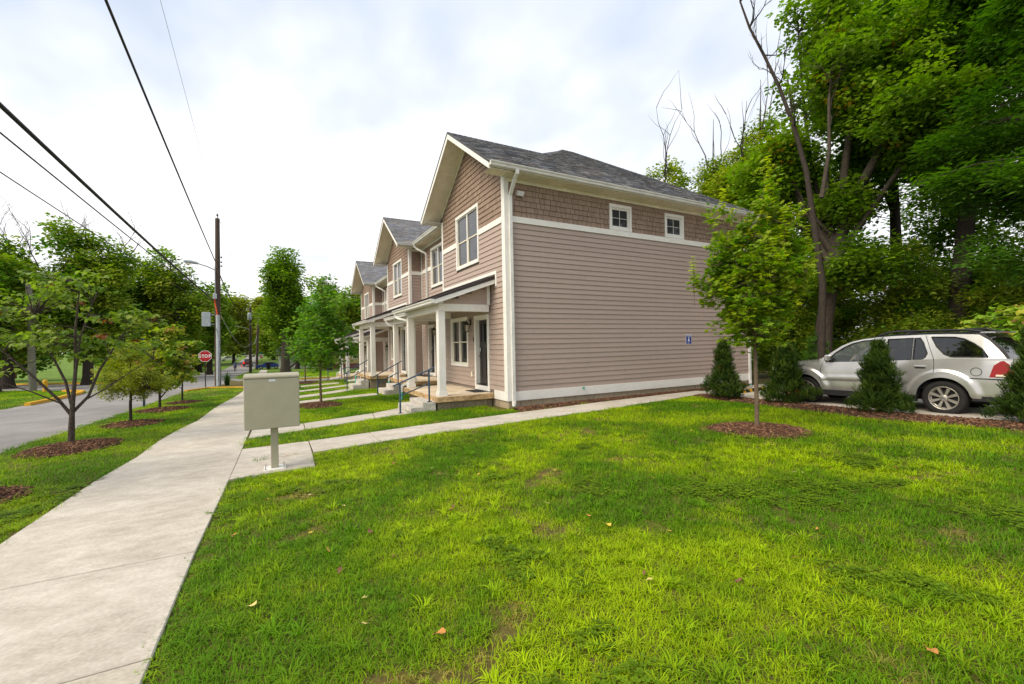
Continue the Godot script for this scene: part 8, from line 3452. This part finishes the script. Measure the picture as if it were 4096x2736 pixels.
func nets(bones: Array, cell: float, k: float) -> MB:
	# surface nets over the blended bones
	var lo := Vector3.ONE * 99.0
	var hi := -lo
	for q in bones:
		var r := Vector3.ONE * (maxf(q[2], q[3]) + cell * 2.0)
		lo = lo.min(q[0] - r).min(q[1] - r)
		hi = hi.max(q[0] + r).max(q[1] + r)
	var nx := int((hi.x - lo.x) / cell) + 2
	var ny := int((hi.y - lo.y) / cell) + 2
	var nz := int((hi.z - lo.z) / cell) + 2
	var f := PackedFloat32Array()
	f.resize(nx * ny * nz)
	for x in nx:
		for y in ny:
			for z in nz:
				f[(x * ny + y) * nz + z] = blend(bones, lo + Vector3(x, y, z) * cell, k)
	var mb := MB.new()
	var id := {}
	for x in nx - 1:
		for y in ny - 1:
			for z in nz - 1:
				var sum := Vector3.ZERO
				var cnt := 0
				for e in [[0, 0, 0, 1, 0, 0], [0, 1, 0, 1, 1, 0], [0, 0, 1, 1, 0, 1], [0, 1, 1, 1, 1, 1], [0, 0, 0, 0, 1, 0], [1, 0, 0, 1, 1, 0], [0, 0, 1, 0, 1, 1], [1, 0, 1, 1, 1, 1], [0, 0, 0, 0, 0, 1], [1, 0, 0, 1, 0, 1], [0, 1, 0, 0, 1, 1], [1, 1, 0, 1, 1, 1]]:
					var a := f[((x + e[0]) * ny + y + e[1]) * nz + z + e[2]]
					var b := f[((x + e[3]) * ny + y + e[4]) * nz + z + e[5]]
					if (a < 0.0) != (b < 0.0):
						var t := a / (a - b)
						sum += Vector3(x + lerpf(e[0], e[3], t), y + lerpf(e[1], e[4], t), z + lerpf(e[2], e[5], t))
						cnt += 1
				if cnt:
					id[Vector3i(x, y, z)] = mb.vert(lo + sum / cnt * cell, Vector3.UP)
	for x in range(1, nx - 1):
		for y in range(1, ny - 1):
			for z in range(1, nz - 1):
				var a := f[(x * ny + y) * nz + z]
				for ax in 3:
					var b := f[((x + int(ax == 0)) * ny + y + int(ax == 1)) * nz + z + int(ax == 2)]
					if (a < 0.0) == (b < 0.0):
						continue
					var u := [Vector3i(0, -1, 0), Vector3i(0, 0, -1), Vector3i(-1, 0, 0)][ax] as Vector3i
					var w := [Vector3i(0, 0, -1), Vector3i(-1, 0, 0), Vector3i(0, -1, 0)][ax] as Vector3i
					var c := Vector3i(x, y, z)
					var q := [id.get(c, -1), id.get(c + u, -1), id.get(c + u + w, -1), id.get(c + w, -1)]
					if q.min() < 0:
						continue
					if a < 0.0:
						mb.ix.append_array([q[0], q[2], q[1], q[0], q[3], q[2]])
					else:
						mb.ix.append_array([q[0], q[1], q[2], q[0], q[2], q[3]])
	smooth_mesh(mb)
	return mb


func person() -> void:
	var t := thing("person", "person in blue shirt and black trousers walking away along the far road", "person", on_ground(-5.93, -86.1, 0.006))
	var J := {"hip": Vector3(0, 0.92, 0), "chest": Vector3(0, 1.30, 0), "neck": Vector3(0, 1.47, 0), "head": Vector3(0, 1.62, -0.01)}
	# one continuous body: legs mid-stride, arms by the sides with hands
	var bones := [[J.hip, J.chest, 0.145, 0.155], [J.chest, J.neck, 0.13, 0.055], [J.neck, J.head, 0.055, 0.095], [J.head, Vector3(0, 1.66, -0.02), 0.095, 0.09]]
	for s in [-1.0, 1.0]:
		var step: float = s * 0.16
		var sh := Vector3(s * 0.17, 1.42, 0)
		var el := Vector3(s * 0.24, 1.14, step * 0.4)
		var wr := Vector3(s * 0.25, 0.90, -step * 0.5 - 0.05)
		bones.append_array([[J.chest + Vector3(s * 0.06, 0.08, 0), sh, 0.10, 0.062], [sh, el, 0.058, 0.045], [el, wr, 0.043, 0.030], [wr, wr + Vector3(0, -0.09, -0.01), 0.034, 0.038]])
		for k in 4:
			var r0 := wr + Vector3(0, -0.10, -0.03 + 0.02 * k)
			bones.append([r0, r0 + Vector3(-s * 0.012, -0.06 - 0.008 * (k % 3), -0.005), 0.010, 0.008])
		bones.append([wr + Vector3(0, -0.04, -0.035), wr + Vector3(-s * 0.01, -0.085, -0.06), 0.011, 0.009])
		var kn := Vector3(s * 0.10, 0.50, -step * 0.7)
		var an := Vector3(s * 0.10, 0.09, step * 0.7 + 0.04)
		bones.append_array([[J.hip + Vector3(s * 0.09, -0.02, 0), kn, 0.092, 0.062], [kn, an, 0.060, 0.040], [an + Vector3(0, -0.04, 0.02), an + Vector3(0, -0.05, -0.17), 0.045, 0.038]])
	var mb := nets(bones, 0.024, 0.03)
	for i in mb.v.size():
		var p := mb.v[i]
		var c := Color(0.30, 0.17, 0.11)
		if p.y < 0.93 and absf(p.x) < 0.20:
			c = Color(0.012, 0.012, 0.015)
		elif p.y < 1.49 and p.y > 0.86 and absf(p.x) < 0.215 or (p.y > 1.18 and p.y < 1.49):
			c = Color(0.05, 0.085, 0.15)
		mb.c[i] = c
	part("body", mb, mat("person_cloth", lin(1, 1, 1), 0.8), t)
	var hr := nets([[Vector3(0, 1.66, 0.015), Vector3(0, 1.70, -0.01), 0.095, 0.088], [Vector3(0, 1.60, 0.04), Vector3(0, 1.66, 0.02), 0.06, 0.09]], 0.02, 0.03)
	part("hair", hr, M.hair, t)
